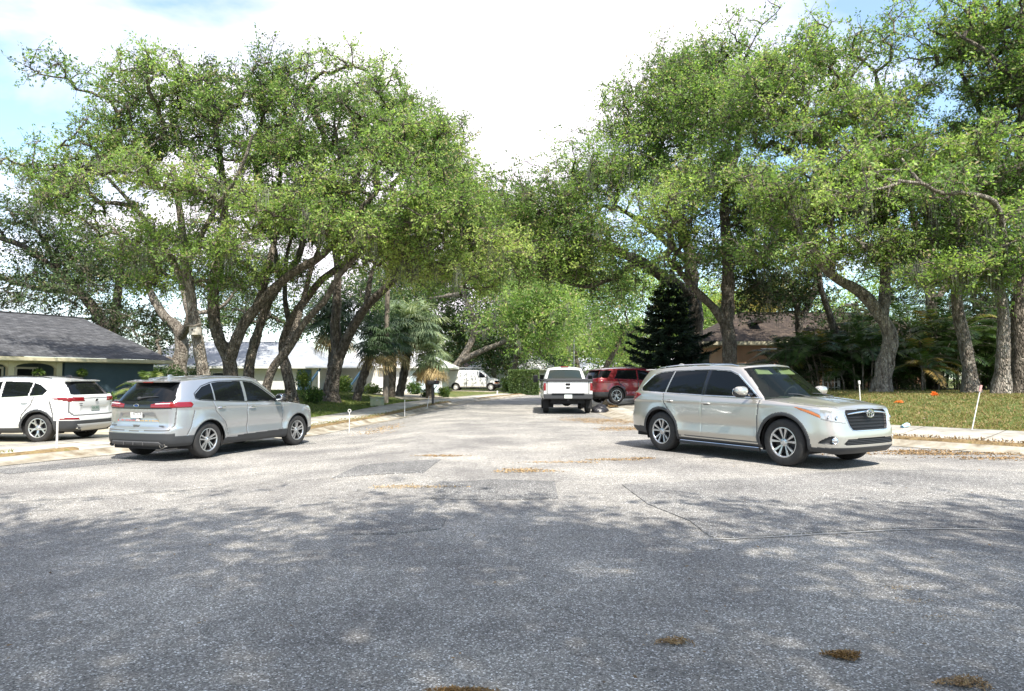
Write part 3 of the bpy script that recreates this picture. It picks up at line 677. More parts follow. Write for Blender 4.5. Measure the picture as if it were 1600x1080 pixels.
oak('live_oak', 'live oak near the right edge with a bare pale limb reaching left', [
    ([(1563, 632, 23), (1565, 565, 23), (1568, 505, 23), (1560, 455, 23), (1532, 420, 23), (1503, 382, 23), (1490, 330, 23), (1475, 270, 23)], .25, .08),
    ([(1560, 457, 23), (1572, 400, 22), (1566, 350, 21.5), (1553, 318, 21), (1515, 304, 20.5), (1475, 303, 20.2), (1440, 288, 20), (1405, 284, 19.8), (1380, 276, 19.8), (1350, 255, 19.7), (1312, 228, 19.6)], .12, .02),
    ([(1440, 288, 20), (1418, 262, 20), (1408, 248, 20)], .06, .03), ([(1405, 286, 19.8), (1375, 296, 19.7), (1340, 300, 19.5)], .05, .02)],
    [(1540, 350, 22.5, 60, 35, 2, .05), (1500, 420, 22, 55, 24, 1.6, .06), (1570, 270, 23, 50, 40, 2, -.02), (1485, 235, 23, 45, 35, 2, 0), (1600, 400, 22, 50, 40, 2, 0), (1325, 240, 19.8, 26, 16, .6, .12), (1345, 300, 19.6, 24, 12, .5, .15), (1470, 290, 20.4, 40, 14, .7, .12)],
    23, 430, bark=M_bark2, group=GR, moss=45)
oak('live_oak', 'thick live oak at the right edge of the lawn, tallest at the frame edge', [
    ([(1594, 624, 24), (1594, 560, 24), (1592, 480, 24), (1602, 410, 24), (1590, 310, 24), (1598, 210, 24), (1602, 110, 24), (1590, 20, 24)], .38, .12),
    ([(1590, 310, 24), (1560, 250, 24.5), (1535, 180, 25), (1500, 110, 25)], .15, .06), ([(1600, 150, 24), (1550, 90, 23), (1490, 50, 23)], .13, .05)],
    [(1560, 45, 24, 80, 50, 2.8, .05), (1505, 36, 24, 62, 24, 2.4, .05), (1575, 140, 24, 60, 50, 2.5, -.02), (1535, 120, 25, 42, 40, 2.4, -.06), (1640, 80, 24, 60, 70, 3), (1530, 215, 25.5, 45, 38, 2, -.08), (1640, 260, 24, 60, 80, 3)],
    24, 800, group=GR, moss=50)
oak('live_oak', 'shaded live oak set back between the third and fourth trunks on the right lawn', [
    ([(1462, 630, 33), (1460, 560, 33), (1455, 480, 33), (1448, 420, 33), (1430, 360, 33), (1420, 300, 33)], .36, .12), ([(1455, 480, 33), (1500, 420, 34), (1540, 370, 35)], .18, .1)],
    [(1445, 400, 34, 70, 45, 3, -.12), (1540, 440, 34, 80, 50, 3, -.12), (1440, 300, 33, 55, 50, 3, -.1), (1560, 340, 34, 70, 60, 3, -.12), (1600, 500, 34, 60, 50, 3, -.12)],
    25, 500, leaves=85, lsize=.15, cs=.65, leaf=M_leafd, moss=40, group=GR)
oak('live_oak', 'brown-barked live oak behind the roof of the champagne vehicle, forking in a V', [
    ([(1141, 640, 32), (1140, 585, 32), (1139, 540, 32), (1134, 503, 32), (1136, 450, 32), (1135, 380, 32), (1131, 320, 32), (1150, 240, 32), (1160, 160, 32)], .40, .12),
    ([(1136, 512, 32), (1116, 482, 31.6), (1096, 462, 31), (1072, 436, 30.6), (1040, 400, 30)], .24, .1)],
    [(1050, 330, 30, 70, 42, 2.8, .16), (1110, 280, 30.5, 65, 40, 2.8, .12), (1120, 190, 32, 70, 55, 3, .04), (1160, 110, 32, 60, 45, 3, .03), (1090, 415, 30.5, 55, 22, 2, .05), (1180, 385, 32, 50, 35, 2.4, .06), (1180, 290, 32, 55, 50, 3, .05), (1090, 120, 34, 55, 45, 3, -.08)],
    26, 950, lsize=.14, cs=.6, group=GR, moss=35)
oak('live_oak', 'huge dark-limbed live oak reaching over the parked white pickup', [
    ([(1090, 640, 39), (1082, 570, 39), (1088, 500, 39), (1080, 465, 39), (1040, 435, 38), (1000, 408, 37), (975, 398, 36), (935, 382, 35), (890, 352, 34)], .62, .14),
    ([(1080, 465, 39), (1078, 400, 39), (1060, 340, 39), (1040, 260, 38), (1010, 190, 37)], .42, .12), ([(1000, 408, 37), (960, 432, 36), (915, 448, 35), (880, 440, 34)], .22, .08), ([(1078, 410, 39), (1020, 360, 38), (960, 320, 37)], .24, .09)],
    [(875, 330, 35, 75, 45, 3.5, -.04), (950, 270, 36, 70, 50, 3.5, -.04), (1000, 180, 37, 65, 50, 3.5, -.06), (1060, 125, 38, 55, 45, 3.5, -.06), (935, 365, 34, 60, 35, 3, .06), (860, 410, 34, 60, 40, 3, .04), (1040, 240, 38, 70, 55, 3.5, -.04), (820, 330, 37, 50, 35, 3, -.05), (800, 400, 36, 50, 35, 3, .08), (960, 440, 35, 50, 18, 2.5, -.08)],
    27, 1250, leaves=85, lsize=.15, cs=.68, group=GR, moss=70)
oak('live_oak', 'shaded live oak beside the palms in front of the peach house', [
    ([(1255, 630, 34), (1252, 560, 34), (1248, 500, 34), (1240, 470, 34), (1205, 455, 34), (1180, 440, 34)], .26, .1), ([(1248, 505, 34), (1270, 460, 34), (1275, 420, 34), (1265, 360, 34)], .18, .08), ([(1310, 640, 32), (1312, 560, 32), (1300, 500, 32), (1285, 455, 32), (1280, 400, 32)], .25, .1)],
    [(1200, 430, 34, 60, 30, 2.6, -.14), (1270, 440, 34, 50, 28, 2.4, -.1), (1180, 350, 35, 60, 45, 3, -.08), (1270, 340, 35, 60, 45, 3, -.1), (1180, 470, 35, 30, 16, 2, -.15), (1345, 505, 35, 45, 22, 2.4, -.15), (1290, 520, 35, 30, 12, 1.6, -.15)],
    28, 460, leaves=75, lsize=.15, cs=.6, leaf=M_leafd, moss=40, group=GR)
# ---- down the street
oak('live_oak', 'bare-limbed leaning live oak over the white cargo van', [
    ([(690, 612, 72), (700, 588, 72), (722, 560, 72), (738, 530, 72), (740, 505, 72), (728, 470, 72), (716, 440, 72), (700, 420, 72)], .50, .18),
    ([(718, 566, 72), (752, 548, 71), (790, 533, 70), (820, 523, 69), (850, 518, 68)], .38, .14), ([(738, 525, 72), (762, 515, 71), (800, 508, 70), (830, 515, 69)], .26, .1), ([(720, 460, 72), (700, 462, 73), (672, 466, 74)], .28, .1)],
    [(800, 478, 70, 65, 24, 5, .14), (855, 505, 68, 40, 22, 4, .12), (705, 430, 74, 45, 26, 5, -.05), (765, 430, 73, 55, 30, 5, .02), (760, 500, 68, 30, 14, 3, .1), (830, 440, 74, 50, 28, 5, .04)],
    31, 420, leaves=72, lsize=.30, cs=1.2, bark=M_bark2, moss=110, group=GB)
for k, (trk, crn, lb, lf, sd_) in enumerate([
    ([(806, 612, 68), (804, 580, 68), (806, 545, 68), (800, 500, 68)], [(830, 495, 66, 42, 28, 4, .10), (812, 522, 66, 34, 16, 3.5, .06), (858, 530, 66, 22, 20, 3, .05), (850, 460, 64, 45, 30, 4, 0)], 'drooping mossy oak behind the clipped square hedge', M_leaf, 41),
    ([(905, 606, 95), (903, 580, 95), (898, 545, 95), (905, 500, 95)], [(900, 520, 95, 50, 30, 6, .05), (930, 480, 100, 60, 32, 6, -.05), (880, 470, 100, 45, 32, 6, -.04), (950, 540, 92, 40, 22, 5, .06)], 'pale green oak behind the street lamp and pickup cab', M_leaf, 42),
    ([(950, 606, 80), (945, 580, 80), (960, 550, 80), (975, 520, 80)], [(975, 500, 80, 50, 32, 6, -.02), (1000, 450, 82, 50, 30, 6, .0), (985, 548, 78, 40, 20, 5, .12), (1060, 500, 82, 50, 32, 6, .0)], 'crooked oak over the red vehicle down the street', M_leaf, 43),
    ([(770, 608, 88), (772, 570, 88), (765, 520, 88)], [(745, 560, 88, 45, 22, 6, -.15), (790, 555, 90, 45, 26, 6, -.15), (770, 500, 95, 60, 40, 6, -.12), (720, 520, 92, 40, 35, 6, -.12), (800, 430, 95, 60, 45, 6, -.1)], 'dark dense oak filling the gap behind the white cargo van', M_leafd, 44),
    ([(860, 606, 120), (862, 570, 120), (858, 510, 120)], [(790, 350, 80, 50, 38, 6, -.02), (850, 400, 110, 70, 50, 8, -.05), (760, 370, 85, 40, 35, 6, .0), (905, 430, 110, 60, 40, 8, -.05), (960, 420, 105, 55, 45, 8, -.05), (1010, 560, 105, 40, 18, 6, .1), (880, 565, 110, 50, 12, 6, -.1)], 'farthest oak closing the view at the end of the street', M_leafd, 45),
    ([(1190, 600, 58), (1188, 540, 58), (1182, 500, 58)], [(1175, 488, 58, 38, 24, 3.5), (1140, 475, 60, 30, 22, 3), (1215, 470, 62, 30, 20, 3)], 'small yellowing tree showing above the peach house roof', M_leafy, 46),
    ([(1095, 600, 55), (1092, 560, 55), (1090, 520, 55)], [(1105, 510, 55, 35, 28, 3.5, .15), (1080, 480, 57, 40, 28, 3.5, .1)], 'bright green tree behind the dark conifer', M_leaf, 47),
    ([(1310, 600, 60), (1312, 540, 60), (1315, 480, 60)], [(1330, 470, 60, 50, 25, 4, .15), (1400, 480, 62, 60, 30, 4, .1), (1260, 492, 62, 40, 16, 3, .12), (1350, 420, 66, 70, 40, 5, -.08), (1450, 430, 66, 60, 50, 5, -.1)], 'sunlit tree far behind the peach house and palms', M_leaf, 48),
    ([(395, 612, 72), (400, 560, 72), (410, 500, 72)], [(350, 505, 75, 50, 25, 5, -.1), (410, 460, 76, 60, 35, 5, -.1), (470, 490, 74, 50, 35, 5, -.08), (540, 470, 74, 60, 40, 5, -.1), (600, 500, 76, 50, 40, 5, -.1)], 'dark tree behind the roof of the white house', M_leafd, 49),
    ([(655, 610, 84), (652, 560, 84), (650, 500, 84)], [(640, 480, 84, 50, 40, 6, -.1), (690, 520, 86, 35, 36, 6, -.1), (620, 430, 86, 60, 40, 6, -.08), (690, 460, 86, 40, 40, 6, -.05)], 'dark tree rising behind the palms and white garage', M_leafd, 50),
    ([(700, 606, 125), (702, 580, 125), (705, 560, 125)], [(700, 572, 125, 45, 26, 8, -.1), (760, 575, 128, 45, 24, 8, -.1), (730, 545, 130, 50, 26, 8, -.05)], 'low dark tree at the horizon behind the leaning oak', M_leafd, 51),
    ([(850, 606, 130), (850, 580, 130), (852, 560, 130)], [(830, 570, 132, 45, 24, 8, -.02), (880, 568, 130, 45, 24, 8, .05), (850, 535, 135, 55, 26, 8, -.05)], 'low tree at the horizon behind the pickup', M_leaf, 52),
    ([(970, 606, 128), (972, 580, 128), (975, 560, 128)], [(935, 570, 128, 40, 22, 8, .02), (985, 568, 126, 50, 26, 8, .08), (960, 535, 132, 55, 26, 8, -.05)], 'low tree at the horizon behind the red vehicle', M_leaf, 53)]):
    dp = trk[0][2]
    oak('street_tree', lb, [(trk, .0048 * dp, .0024 * dp)], crn, sd_, 240 if k < 3 else (430 if k in (3, 4, 8, 9) else 260), leaves=72, lsize=.0042 * dp, cs=.017 * dp, leaf=lf, group=GB, moss=30 if k < 4 else 0, twig=False)

# the oaks whose shade covers the near end of the street stand behind the photographer: (x, height, y)
for sd_, tx, cr_ in ((61, -5.5, [(-3.5, 10.2, -4.5, 4.6, 2.0, 5.0), (1.0, 9.2, -0.6, 4.2, 1.3, 2.6), (-6.0, 9.6, -2.5, 3.0, 1.6, 3.6), (-1.0, 12.2, -7.0, 5, 2, 4)]),
                     (62, 8.5, [(5.2, 10.5, -5.0, 4.4, 2.0, 5.0), (8.2, 9.4, -1.5, 3.0, 1.6, 3.0), (9.5, 11.0, -6.0, 4.0, 2.0, 4.0), (4.2, 9.6, -1.6, 3.2, 1.2, 2.2)])):
    oak('live_oak', 'live oak shading the left of the near asphalt from behind' if sd_ == 61 else 'live oak shading the right of the near asphalt from behind',
        [([(tx, 0, -14), (tx * .95, 3, -13.6), (tx * .85, 6, -12), (tx * .7, 8.5, -9), (tx * .55, 9.5, -5), (tx * .5, 9.3, -2)], .5, .12), ([(tx * .85, 6, -12), (tx * 1.3, 8.5, -10), (tx * 1.5, 10.5, -6)], .25, .08)],
        cr_, sd_, 700, leaves=95, lsize=.17, cs=.78, world=True, twig=False, group='oaks shading the near end of the street')

oak('live_oak', 'unseen live oak added past the left edge to reflect in the vehicle windows', [([(-23, 0, 12), (-22.8, 3, 12.2), (-22, 6, 13), (-20.5, 8.5, 14), (-19.5, 10, 15)], .4, .12), ([(-22.5, 4.5, 12.6), (-24, 8, 12), (-25, 10, 11)], .2, .08)],
    [(-22, 11.5, 18, 4.2, 3.4, 4.4), (-24, 10, 12, 4.5, 4, 4), (-22, 7.0, 17.5, 3.6, 2.6, 3.4)], 63, 620, leaves=90, lsize=.18, cs=.75, world=True, twig=False)  # out of view, added so the vehicle glass mirrors foliage instead of sky
# ------------------------------------------------------------------ palms, conifer, shrubs
def local_mesh(me, org): me.transform(Matrix.Translation(-Vector(org))); return me
def palm_trunk(tb, P, r0, r1, rng, boots=0.0):
    P = spline(np.array(P), 0.22); rr = np.linspace(r0, r1, len(P))
    if boots: rr = rr * (1 + boots * (np.arange(len(P)) % 2))
    tb.add(P, rr, 12, 0.08, rng); return P
def fan_palm(label, base, top, r, seed, fr=1.5, n=46, dead=0, leaf=None, group='cabbage palms left of the street', tint=0.0):
    rng = np.random.RandomState(seed); tb = Tubes()
    b = np.array(base, float); t = np.array(top, float); mid = (b + t) / 2 + np.array([0.12, 0, 0]) * rng.randn()
    palm_trunk(tb, [b - [0, 0, .1], mid, t], r * 1.15, r, rng, 0.13)
    st = Tubes(); Vs = []; Ds = []; Ns = []; Ls = []; Ts = []
    dV = [[], [], [], [], []]
    for i in range(n + dead):
        isd = i >= n
        az = i * 2.39996 + rng.rand() * .4
        el = R(-62 + 20 * rng.rand()) if isd else R(82 - 106 * ((i + .5) / n) + 8 * rng.randn())
        d = np.array([math.cos(az) * math.cos(el), math.sin(az) * math.cos(el), math.sin(el)])
        Lp = fr * (0.5 + .12 * rng.randn()); p0 = t + d * 0.1
        k = np.linspace(0, 1, 5)[:, None]; pet = p0 + d * Lp * k + np.array([0, 0, -1]) * 0.18 * fr * k ** 2
        st.add(pet, np.linspace(.022, .010, 5), 4)
        hub = pet[-1]; dd = pet[-1] - pet[-2]; dd /= np.linalg.norm(dd)
        sd = np.cross(dd, [0, 0, 1]); sd /= np.linalg.norm(sd) + 1e-9; nn = np.cross(sd, dd)
        m = 26; ang = np.linspace(-2.1, 2.1, m) + rng.randn(m) * .03
        D1 = np.cos(ang)[:, None] * dd + np.sin(ang)[:, None] * sd + nn * 0.25 * np.cos(ang)[:, None] ** 2
        D1 = unit(D1); Lf = fr * 0.55 * (0.75 + 0.25 * np.cos(ang)) * (0.9 + .2 * rng.rand(m))
        C1 = np.repeat(hub[None], m, 0); E = C1 + D1 * Lf[:, None] * .6
        D2 = unit(D1 + np.array([0, 0, -1.0]) * (0.7 + .5 * rng.rand(m, 1)))
        tt = np.clip((0.85 if isd else 0.5) + tint + .12 * rng.randn() + 0.06 * rng.randn(m) - .2 * (el < -.3), 0, 1)
        if isd: tt = np.clip(.5 + .25 * rng.randn(m), 0, 1)
        tgt = dV if isd else None
        for lst, a in zip((Vs, Ds, Ns, Ls, Ts) if not isd else dV, (C1, D1, np.repeat(nn[None], m, 0), Lf * .62, tt)): lst.append(a)
        for lst, a in zip((Vs, Ds, Ns, Ls, Ts) if not isd else dV, (E, D2, np.repeat(nn[None], m, 0), Lf * .5, tt)): lst.append(a)
    root = thing('cabbage_palm', label, 'palm', tuple(b), 0, group)
    link('trunk', local_mesh(tb.mesh('trunk', M_bark), b), root)
    link('frond_stem', local_mesh(st.mesh('frond_stem', M_palm), b), root)['kind'] = 'stuff'
    def put(G, nm, mt):
        C, D, N_, L, T = [np.concatenate(g) for g in G]
        W = np.full(len(C), 0.045 * fr / 1.4)
        V, Q, TT = blades(C, D, N_, L, W, T, 'strand'); link(nm, local_mesh(np_mesh(nm, V, Q, mt, attrs={'tint': TT}), b), root)
    put((Vs, Ds, Ns, Ls, Ts), 'crown', leaf or M_palm)
    if dead: put(dV, 'dead_fronds', M_dead)
    return root
def P_(px, py, Y): return at(px, py, Y)
def gp(px, Y): return np.array(on(px, Y))
fan_palm('dark leaning cabbage palm right of the forked oak', gp(556, 37), P_(590, 530, 37), .20, 71, 1.6, 50, 8, tint=-.15)
fan_palm('dark cabbage palm partly hidden behind the forked oak', gp(515, 40), P_(522, 495, 40), .20, 72, 1.9, 50, 14, tint=-.12)
fan_palm('straight cabbage palm just right of the wooden pole', gp(611, 43), P_(613, 528, 43), .22, 73, 1.75, 48, 6, tint=-.05)
fan_palm('tall silvery cabbage palm with the fullest round crown', gp(624, 45), P_(643, 508, 45), .24, 74, 2.3, 64, 6, leaf=M_palmb, tint=.12)
fan_palm('yellowing cabbage palm with a skirt of dry fronds beside the mailbox', gp(673, 44), P_(673, 552, 44), .24, 75, 1.6, 34, 42, leaf=M_palmb, tint=.15)

def feather(label, base, stems, seed, H=2.6, fl=2.0, nf=9, leaf=None, name='areca_palm', group='feather palms in front of the peach house', spread=1.0, tint=0, lean=0.25, W=.035, dead=0.0):
    """clump of arching feather fronds"""
    rng = np.random.RandomState(seed); b = np.array(base, float); tb = Tubes(); G = [[], [], [], [], []]
    for s in range(stems):
        a0 = rng.rand() * 6.28; r = spread * math.sqrt(rng.rand()); o = b + [r * math.cos(a0), r * math.sin(a0), 0]; o[2] = gz(o[0], o[1]) 
        h = H * (0.12 + .88 * rng.rand() ** .8); top = o + [math.cos(a0) * h * lean, math.sin(a0) * h * lean, h]
        tb.add(spline(np.array([o - [0, 0, .1], (o + top) / 2 - [math.cos(a0) * .05, 0, 0], top]), .3), np.full(len(spline(np.array([o - [0, 0, .1], (o + top) / 2 - [math.cos(a0) * .05, 0, 0], top]), .3)), .035), 6)
        for i in range(nf):
            az = a0 + i * 2.4 + .3 * rng.randn(); el = R(75 - 65 * (i + .5) / nf + 8 * rng.randn()); L = fl * (.75 + .45 * rng.rand())
            d = np.array([math.cos(az) * math.cos(el), math.sin(az) * math.cos(el), math.sin(el)])
            k = np.linspace(0, 1, 9)[:, None]; P = top + d * L * k + np.array([0, 0, -1]) * L * .55 * k ** 2.2
            tb.add(P, np.linspace(.018, .004, 9), 4)
            m = 34; u = np.linspace(.14, 1, m); q = top + d * L * u[:, None] + np.array([0, 0, -1]) * L * .55 * u[:, None] ** 2.2
            T = unit(np.gradient(q, axis=0)); sd = unit(np.cross(T, np.array([[0, 0, 1.0]]))); nn = np.cross(sd, T)
            isd = rng.rand() < dead
            ln = fl * .30 * np.sin(np.clip(u * 1.02, 0, 1) * np.pi * .86 + .25) ** .7
            for sg in (-1, 1):
                D = unit(sd * sg + T * .75 + nn * .25 + np.array([0, 0, -.55]) + .08 * rng.randn(m, 3))
                tt = np.clip((.95 if isd else .42) + tint + .10 * rng.randn(m) + .1 * rng.randn(), 0, 1 if isd else .9)
                for g, v in zip(G, (q, D, nn, ln, tt)): g.append(v)
    root = thing(name, label, 'palm', tuple(b), 0, group)
    link('stem', local_mesh(tb.mesh('stem', M_bark2), b), root)['kind'] = 'stuff'
    C, D, N_, L, T = [np.concatenate(g) for g in G]
    V, Q, TT = blades(C, D, N_, L, np.full(len(C), W), T); link('crown', local_mesh(np_mesh('crown', V, Q, leaf or M_areca, attrs={'tint': TT}), b), root)
    return root
for (px, Y, st_, H, fl, tn, sp, lb) in [
    (1215, 33.5, 3, 0.7, .9, -.1, .5, 'low feather palm at the foot of the peach wall'),
    (1262, 32, 8, 1.9, 2.0, -.12, 1.1, 'dense feather palm clump hiding the right end of the peach wall'),
    (1305, 31, 8, 2.0, 2.1, -.08, 1.1, 'bushy feather palm clump directly left of the nearest right-hand oak'),
    (1345, 30.5, 8, 1.7, 1.9, -.1, 1.1, 'feather palm clump behind the trunk of the nearest right-hand oak'),
    (1400, 31, 9, 2.6, 2.3, -.1, 1.1, 'tall feather palm clump right of the nearest right-hand oak'),
    (1448, 29.5, 6, 1.6, 2.1, .02, .9, 'feather palm with lighter arching fronds in the middle of the dark planting'),
    (1430, 34, 9, 4.2, 2.5, -.15, 1.0, 'tallest feather palm clump, its fronds showing against the sky'),
    (1492, 31, 8, 2.6, 2.2, -.08, 1.1, 'feather palm clump left of the S-bend oak trunk'),
    (1540, 30, 8, 2.3, 2.2, -.02, 1.1, 'feather palm clump between the two right-hand oak trunks'),
    (1592, 31, 8, 3.0, 2.3, -.1, 1.2, 'feather palm clump behind the oak at the right edge'),
    (1545, 35, 9, 4.0, 2.5, -.15, 1.4, 'tall dark feather palm at the back of the right-hand planting'),
    (1640, 30, 8, 2.8, 2.3, -.1, 1.2, 'feather palm clump just past the right edge of the lawn')]:
    x, y, z = on(px, Y); feather(lb, (x, y, z), st_, int(px + Y * 7), H, fl, 10, tint=tn, spread=sp, dead=.06)
x, y, z = on(1438, 28.3); feather('small feather palm with a rust-brown drooping frond at the lawn edge', (x, y, z), 2, 991, 1.0, 1.5, 9, tint=.1, spread=.25, dead=.35)
x, y, z = on(243, 24.5); feather('bright feather palm at the corner of the blue house', (x, y, z), 6, 81, .8, 1.25, 9, tint=.22, spread=.5, group='palms by the blue house', W=.03)

# Norfolk Island pine: tiers of level dark boughs
def norfolk(base, H, Rm, seed):
    rng = np.random.RandomState(seed); b = np.array(base, float); tb = Tubes(); G = [[], [], [], [], []]
    tb.add(np.array([b - [0, 0, .2], b + [0.03, 0, H * .5], b + [0, 0, H]]), [.15, .09, .02], 8)
    tiers = 15
    for i in range(tiers):
        f = i / (tiers - 1); z = 0.35 + (H - .5) * f ** 0.95; r = Rm * (1 - f) ** .72 * (.85 + .25 * rng.rand()) + .15
        nb = 7 if f < .8 else 6
        for k in range(nb):
            az = (k + .5 * (i % 2)) * 6.283 / nb + .15 * rng.randn(); L = r * (.85 + .3 * rng.rand())
            d = np.array([math.cos(az), math.sin(az), 0.02]); u = np.linspace(0, 1, 8)[:, None]
            P = b + [0, 0, z] + d * L * u + np.array([0, 0, 1]) * L * (-.30 * u + .34 * u ** 2.3)
            tb.add(P, np.linspace(.025, .006, 8), 4)
            m = int(28 * L + 8); uu = np.sort(.12 + .88 * rng.rand(m)); q = b + [0, 0, z] + d * L * uu[:, None] + np.array([0, 0, 1]) * L * (-.30 * uu + .34 * uu ** 2.3)[:, None]
            T = unit(np.gradient(q, axis=0)); sd = unit(np.cross(T, np.array([[0, 0, 1.0]])))
            for sg in (-1, 1):
                ln = (.20 + .30 * (1 - uu)) * (.7 + .5 * rng.rand(m)) * (.55 + .3 * Rm)
                D = unit(sd * sg + T * .8 + [0, 0, -.25] + .1 * rng.randn(m, 3))
                for j in range(3):   # each twig is a tuft of short needle sprays
                    for g, v in zip(G, (q + D * (ln * j / 3)[:, None], unit(D + .35 * rng.randn(m, 3)), unit(rng.randn(m, 3) + [0, 0, 1]), ln * .62, np.clip(.4 + .22 * rng.randn(m), 0, 1))): g.append(v)
    root = thing('norfolk_pine', 'near-black tiered conifer behind the red vehicle', 'conifer', tuple(b))
    link('trunk', local_mesh(tb.mesh('trunk', M_bark), b), root)
    C, D, N_, L, T = [np.concatenate(g) for g in G]
    V, Q, TT = blades(C, D, N_, L, np.full(len(C), .075), T, 'strand'); link('crown', local_mesh(np_mesh('crown', V, Q, M_pine, attrs={'tint': TT}), b), root)
norfolk(on(1045, 37), 6.4, 2.95, 91)

def bush(name, label, c, r, n, seed, leaf=None, ls=.09, tint=0, group=None, cat='shrub', boxy=False):
    rng = np.random.RandomState(seed); b = np.array(c, float); r = np.array(r, float)
    if boxy:
        P = (rng.rand(n, 3) * 2 - 1); ax = rng.randint(0, 3, n); P[np.arange(n), ax] = np.sign(P[np.arange(n), ax]) * (1 - .10 * rng.rand(n)); P[:, 2] = np.where(rng.rand(n) < .02, 1, P[:, 2])
        d = unit(P)
    else:
        nb = 14; cc = unit(rng.randn(nb, 3)) * .55; k = rng.randint(0, nb, n); d = unit(rng.randn(n, 3)); P = cc[k] + d * (.30 + .25 * rng.rand(n, 1))
    V0 = b + [0, 0, r[2] * .95] + P * r; V0[:, 2] = np.maximum(V0[:, 2], b[2] + .02)
    D = unit(d + .8 * rng.randn(n, 3)); Nn = unit(rng.randn(n, 3) + d)
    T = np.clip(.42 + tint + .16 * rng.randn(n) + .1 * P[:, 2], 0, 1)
    V, Q, TT = blades(V0, D, Nn, ls * (.6 + .8 * rng.rand(n)), ls * .5 * (.6 + .8 * rng.rand(n)), T)
    root = thing(name, label, cat, tuple(b), 0, group)
    link('foliage', local_mesh(np_mesh('foliage', V, Q, leaf or M_bush, attrs={'tint': TT}), b), root)
    tb = Tubes()
    for i in range(9 if not boxy else 14):
        e = V0[rng.randint(0, n)]; o = b + [rng.randn() * .12 * r[0], rng.randn() * .12 * r[1], 0]; tb.add(np.array([o, (o + e) / 2 + [0, 0, .1 * r[2]], e]), [.03 * r[2] + .01, .02 * r[2], .006], 5)
    link('stem', local_mesh(tb.mesh('stem', M_bark), b), root)
    return root
def bp(px, Y, w, h, n, lb, sd_, tint=0, leaf=None, ls=.11, g='shrubs along the white house', **k):
    x, y, z = on(px, Y); bush('shrub', lb, (x, y, z), (w / 2 * Y / F, w / 2 * Y / F * .8, h / 2 * Y / F), n, sd_, leaf, ls, tint, g, **k)
bp(487, 33, 34, 26, 1800, 'low leafy shrub beside the dark-trunked oak', 101, -.05)
bp(474, 40, 26, 34, 1400, 'sunlit flowering shrub against the white wall', 102, .22)
bp(538, 46, 30, 28, 1400, 'bright round shrub between the forked oak and the leaning palm', 103, .18, ls=.15)
bp(580, 47, 36, 16, 1200, 'low yellow-green hedge shrub below the white garage wall', 104, .26, ls=.14)
bp(648, 52, 24, 22, 1300, 'dark clipped shrub at the corner of the white garage', 105, -.1, ls=.15)
bp(668, 46, 22, 15, 900, 'small green shrub under the yellowing palm', 106, .05, ls=.13)
bp(694, 46, 18, 17, 900, 'small green shrub right of the mailbox', 107, .1, ls=.13)
bp(793, 66, 26, 24, 1400, 'loose green shrub left of the clipped square hedge', 108, .12, ls=.2, g='plants down the street')
bp(740, 84, 60, 20, 1500, 'dark hedge behind the white cargo van', 109, -.2, ls=.25, g='plants down the street')
bp(152, 22.5, 26, 30, 1600, 'yellow-green shrub behind the white vehicle', 110, .15, ls=.08, g='plants by the blue house')
bp(176, 25, 22, 22, 1200, 'low flowering shrub below the blue siding', 111, .05, ls=.08, g='plants by the blue house')
bp(310, 36, 34, 60, 2200, 'dark shrub behind the pale trunk with the nest box', 112, -.22, ls=.12, g='plants by the blue house')
bp(260, 38, 60, 60, 2600, 'dark shrubbery at the far corner of the slate roof', 113, -.24, ls=.14, g='plants by the blue house')
bp(1152, 33, 22, 20, 900, 'small shrub at the foot of the V-forked oak', 114, 0, g='plants by the peach house')
x, y, z = on(818, 60); bush('square_hedge', 'tall clipped square hedge beyond the white cargo van', (x, y, z), (1.22, 1.2, 1.03), 20000, 120, M_leafd, .16, .08, None, 'hedge', boxy=True)

for k, (px, Y, w_, h_) in enumerate([(1186, 38, 40, 46), (1262, 36, 70, 85), (1330, 35, 80, 110), (1400, 36, 80, 120), (1470, 37, 90, 150), (1545, 37, 90, 150), (1615, 36, 90, 160), (1700, 36, 100, 150)]):
    lb = ['low dark undergrowth at the right end of the peach wall', 'dark undergrowth behind the palms that hide the peach wall', 'dark undergrowth behind the nearest right-hand oak', 'dark thicket right of the nearest right-hand oak', 'tall dark thicket behind the middle feather palms', 'tall dark thicket behind the S-bend oak', 'tall dark thicket behind the oaks at the right edge', 'dark thicket past the right edge of the lawn'][k]
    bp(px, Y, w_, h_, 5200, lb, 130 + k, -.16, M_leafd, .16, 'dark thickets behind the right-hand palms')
# ------------------------------------------------------------------ grass blades, litter (stuff)
def scatter_blades(name, xy, h, m, seed, lean=.5, W=.012, tint=.5, ts=.2, flat=False, lift=0.0):
    rng = np.random.RandomState(seed); n = len(xy); z = ground(xy[:, 0], xy[:, 1]) + lift
    C = np.column_stack([xy, z - (0.0 if flat else .01)])
    if flat: D = unit(np.column_stack([rng.randn(n, 2), .15 * rng.rand(n)])); Nn = unit(rng.randn(n, 3) * .35 + [0, 0, 1])
    else: D = unit(rng.randn(n, 3) * [lean, lean, .1] + [0, 0, 1]); Nn = unit(rng.randn(n, 3) * [1, 1, .2])
    V, Q, TT = blades(C, D, Nn, h * (.5 + rng.rand(n)), W * (.6 + .8 * rng.rand(n)), np.clip(tint + ts * rng.randn(n), 0, 1), 'leaf')
    return tag(link(name, np_mesh(name, V, Q, m, attrs={'tint': TT})), kind='stuff')
M_grass = leafmat('grass_blades', [(0.04, 0.065, 0.014), (0.085, 0.13, 0.025), (0.15, 0.18, 0.04), (0.25, 0.21, 0.075), (0.30, 0.21, 0.10)], [0, .35, .6, .85, 1], .25)
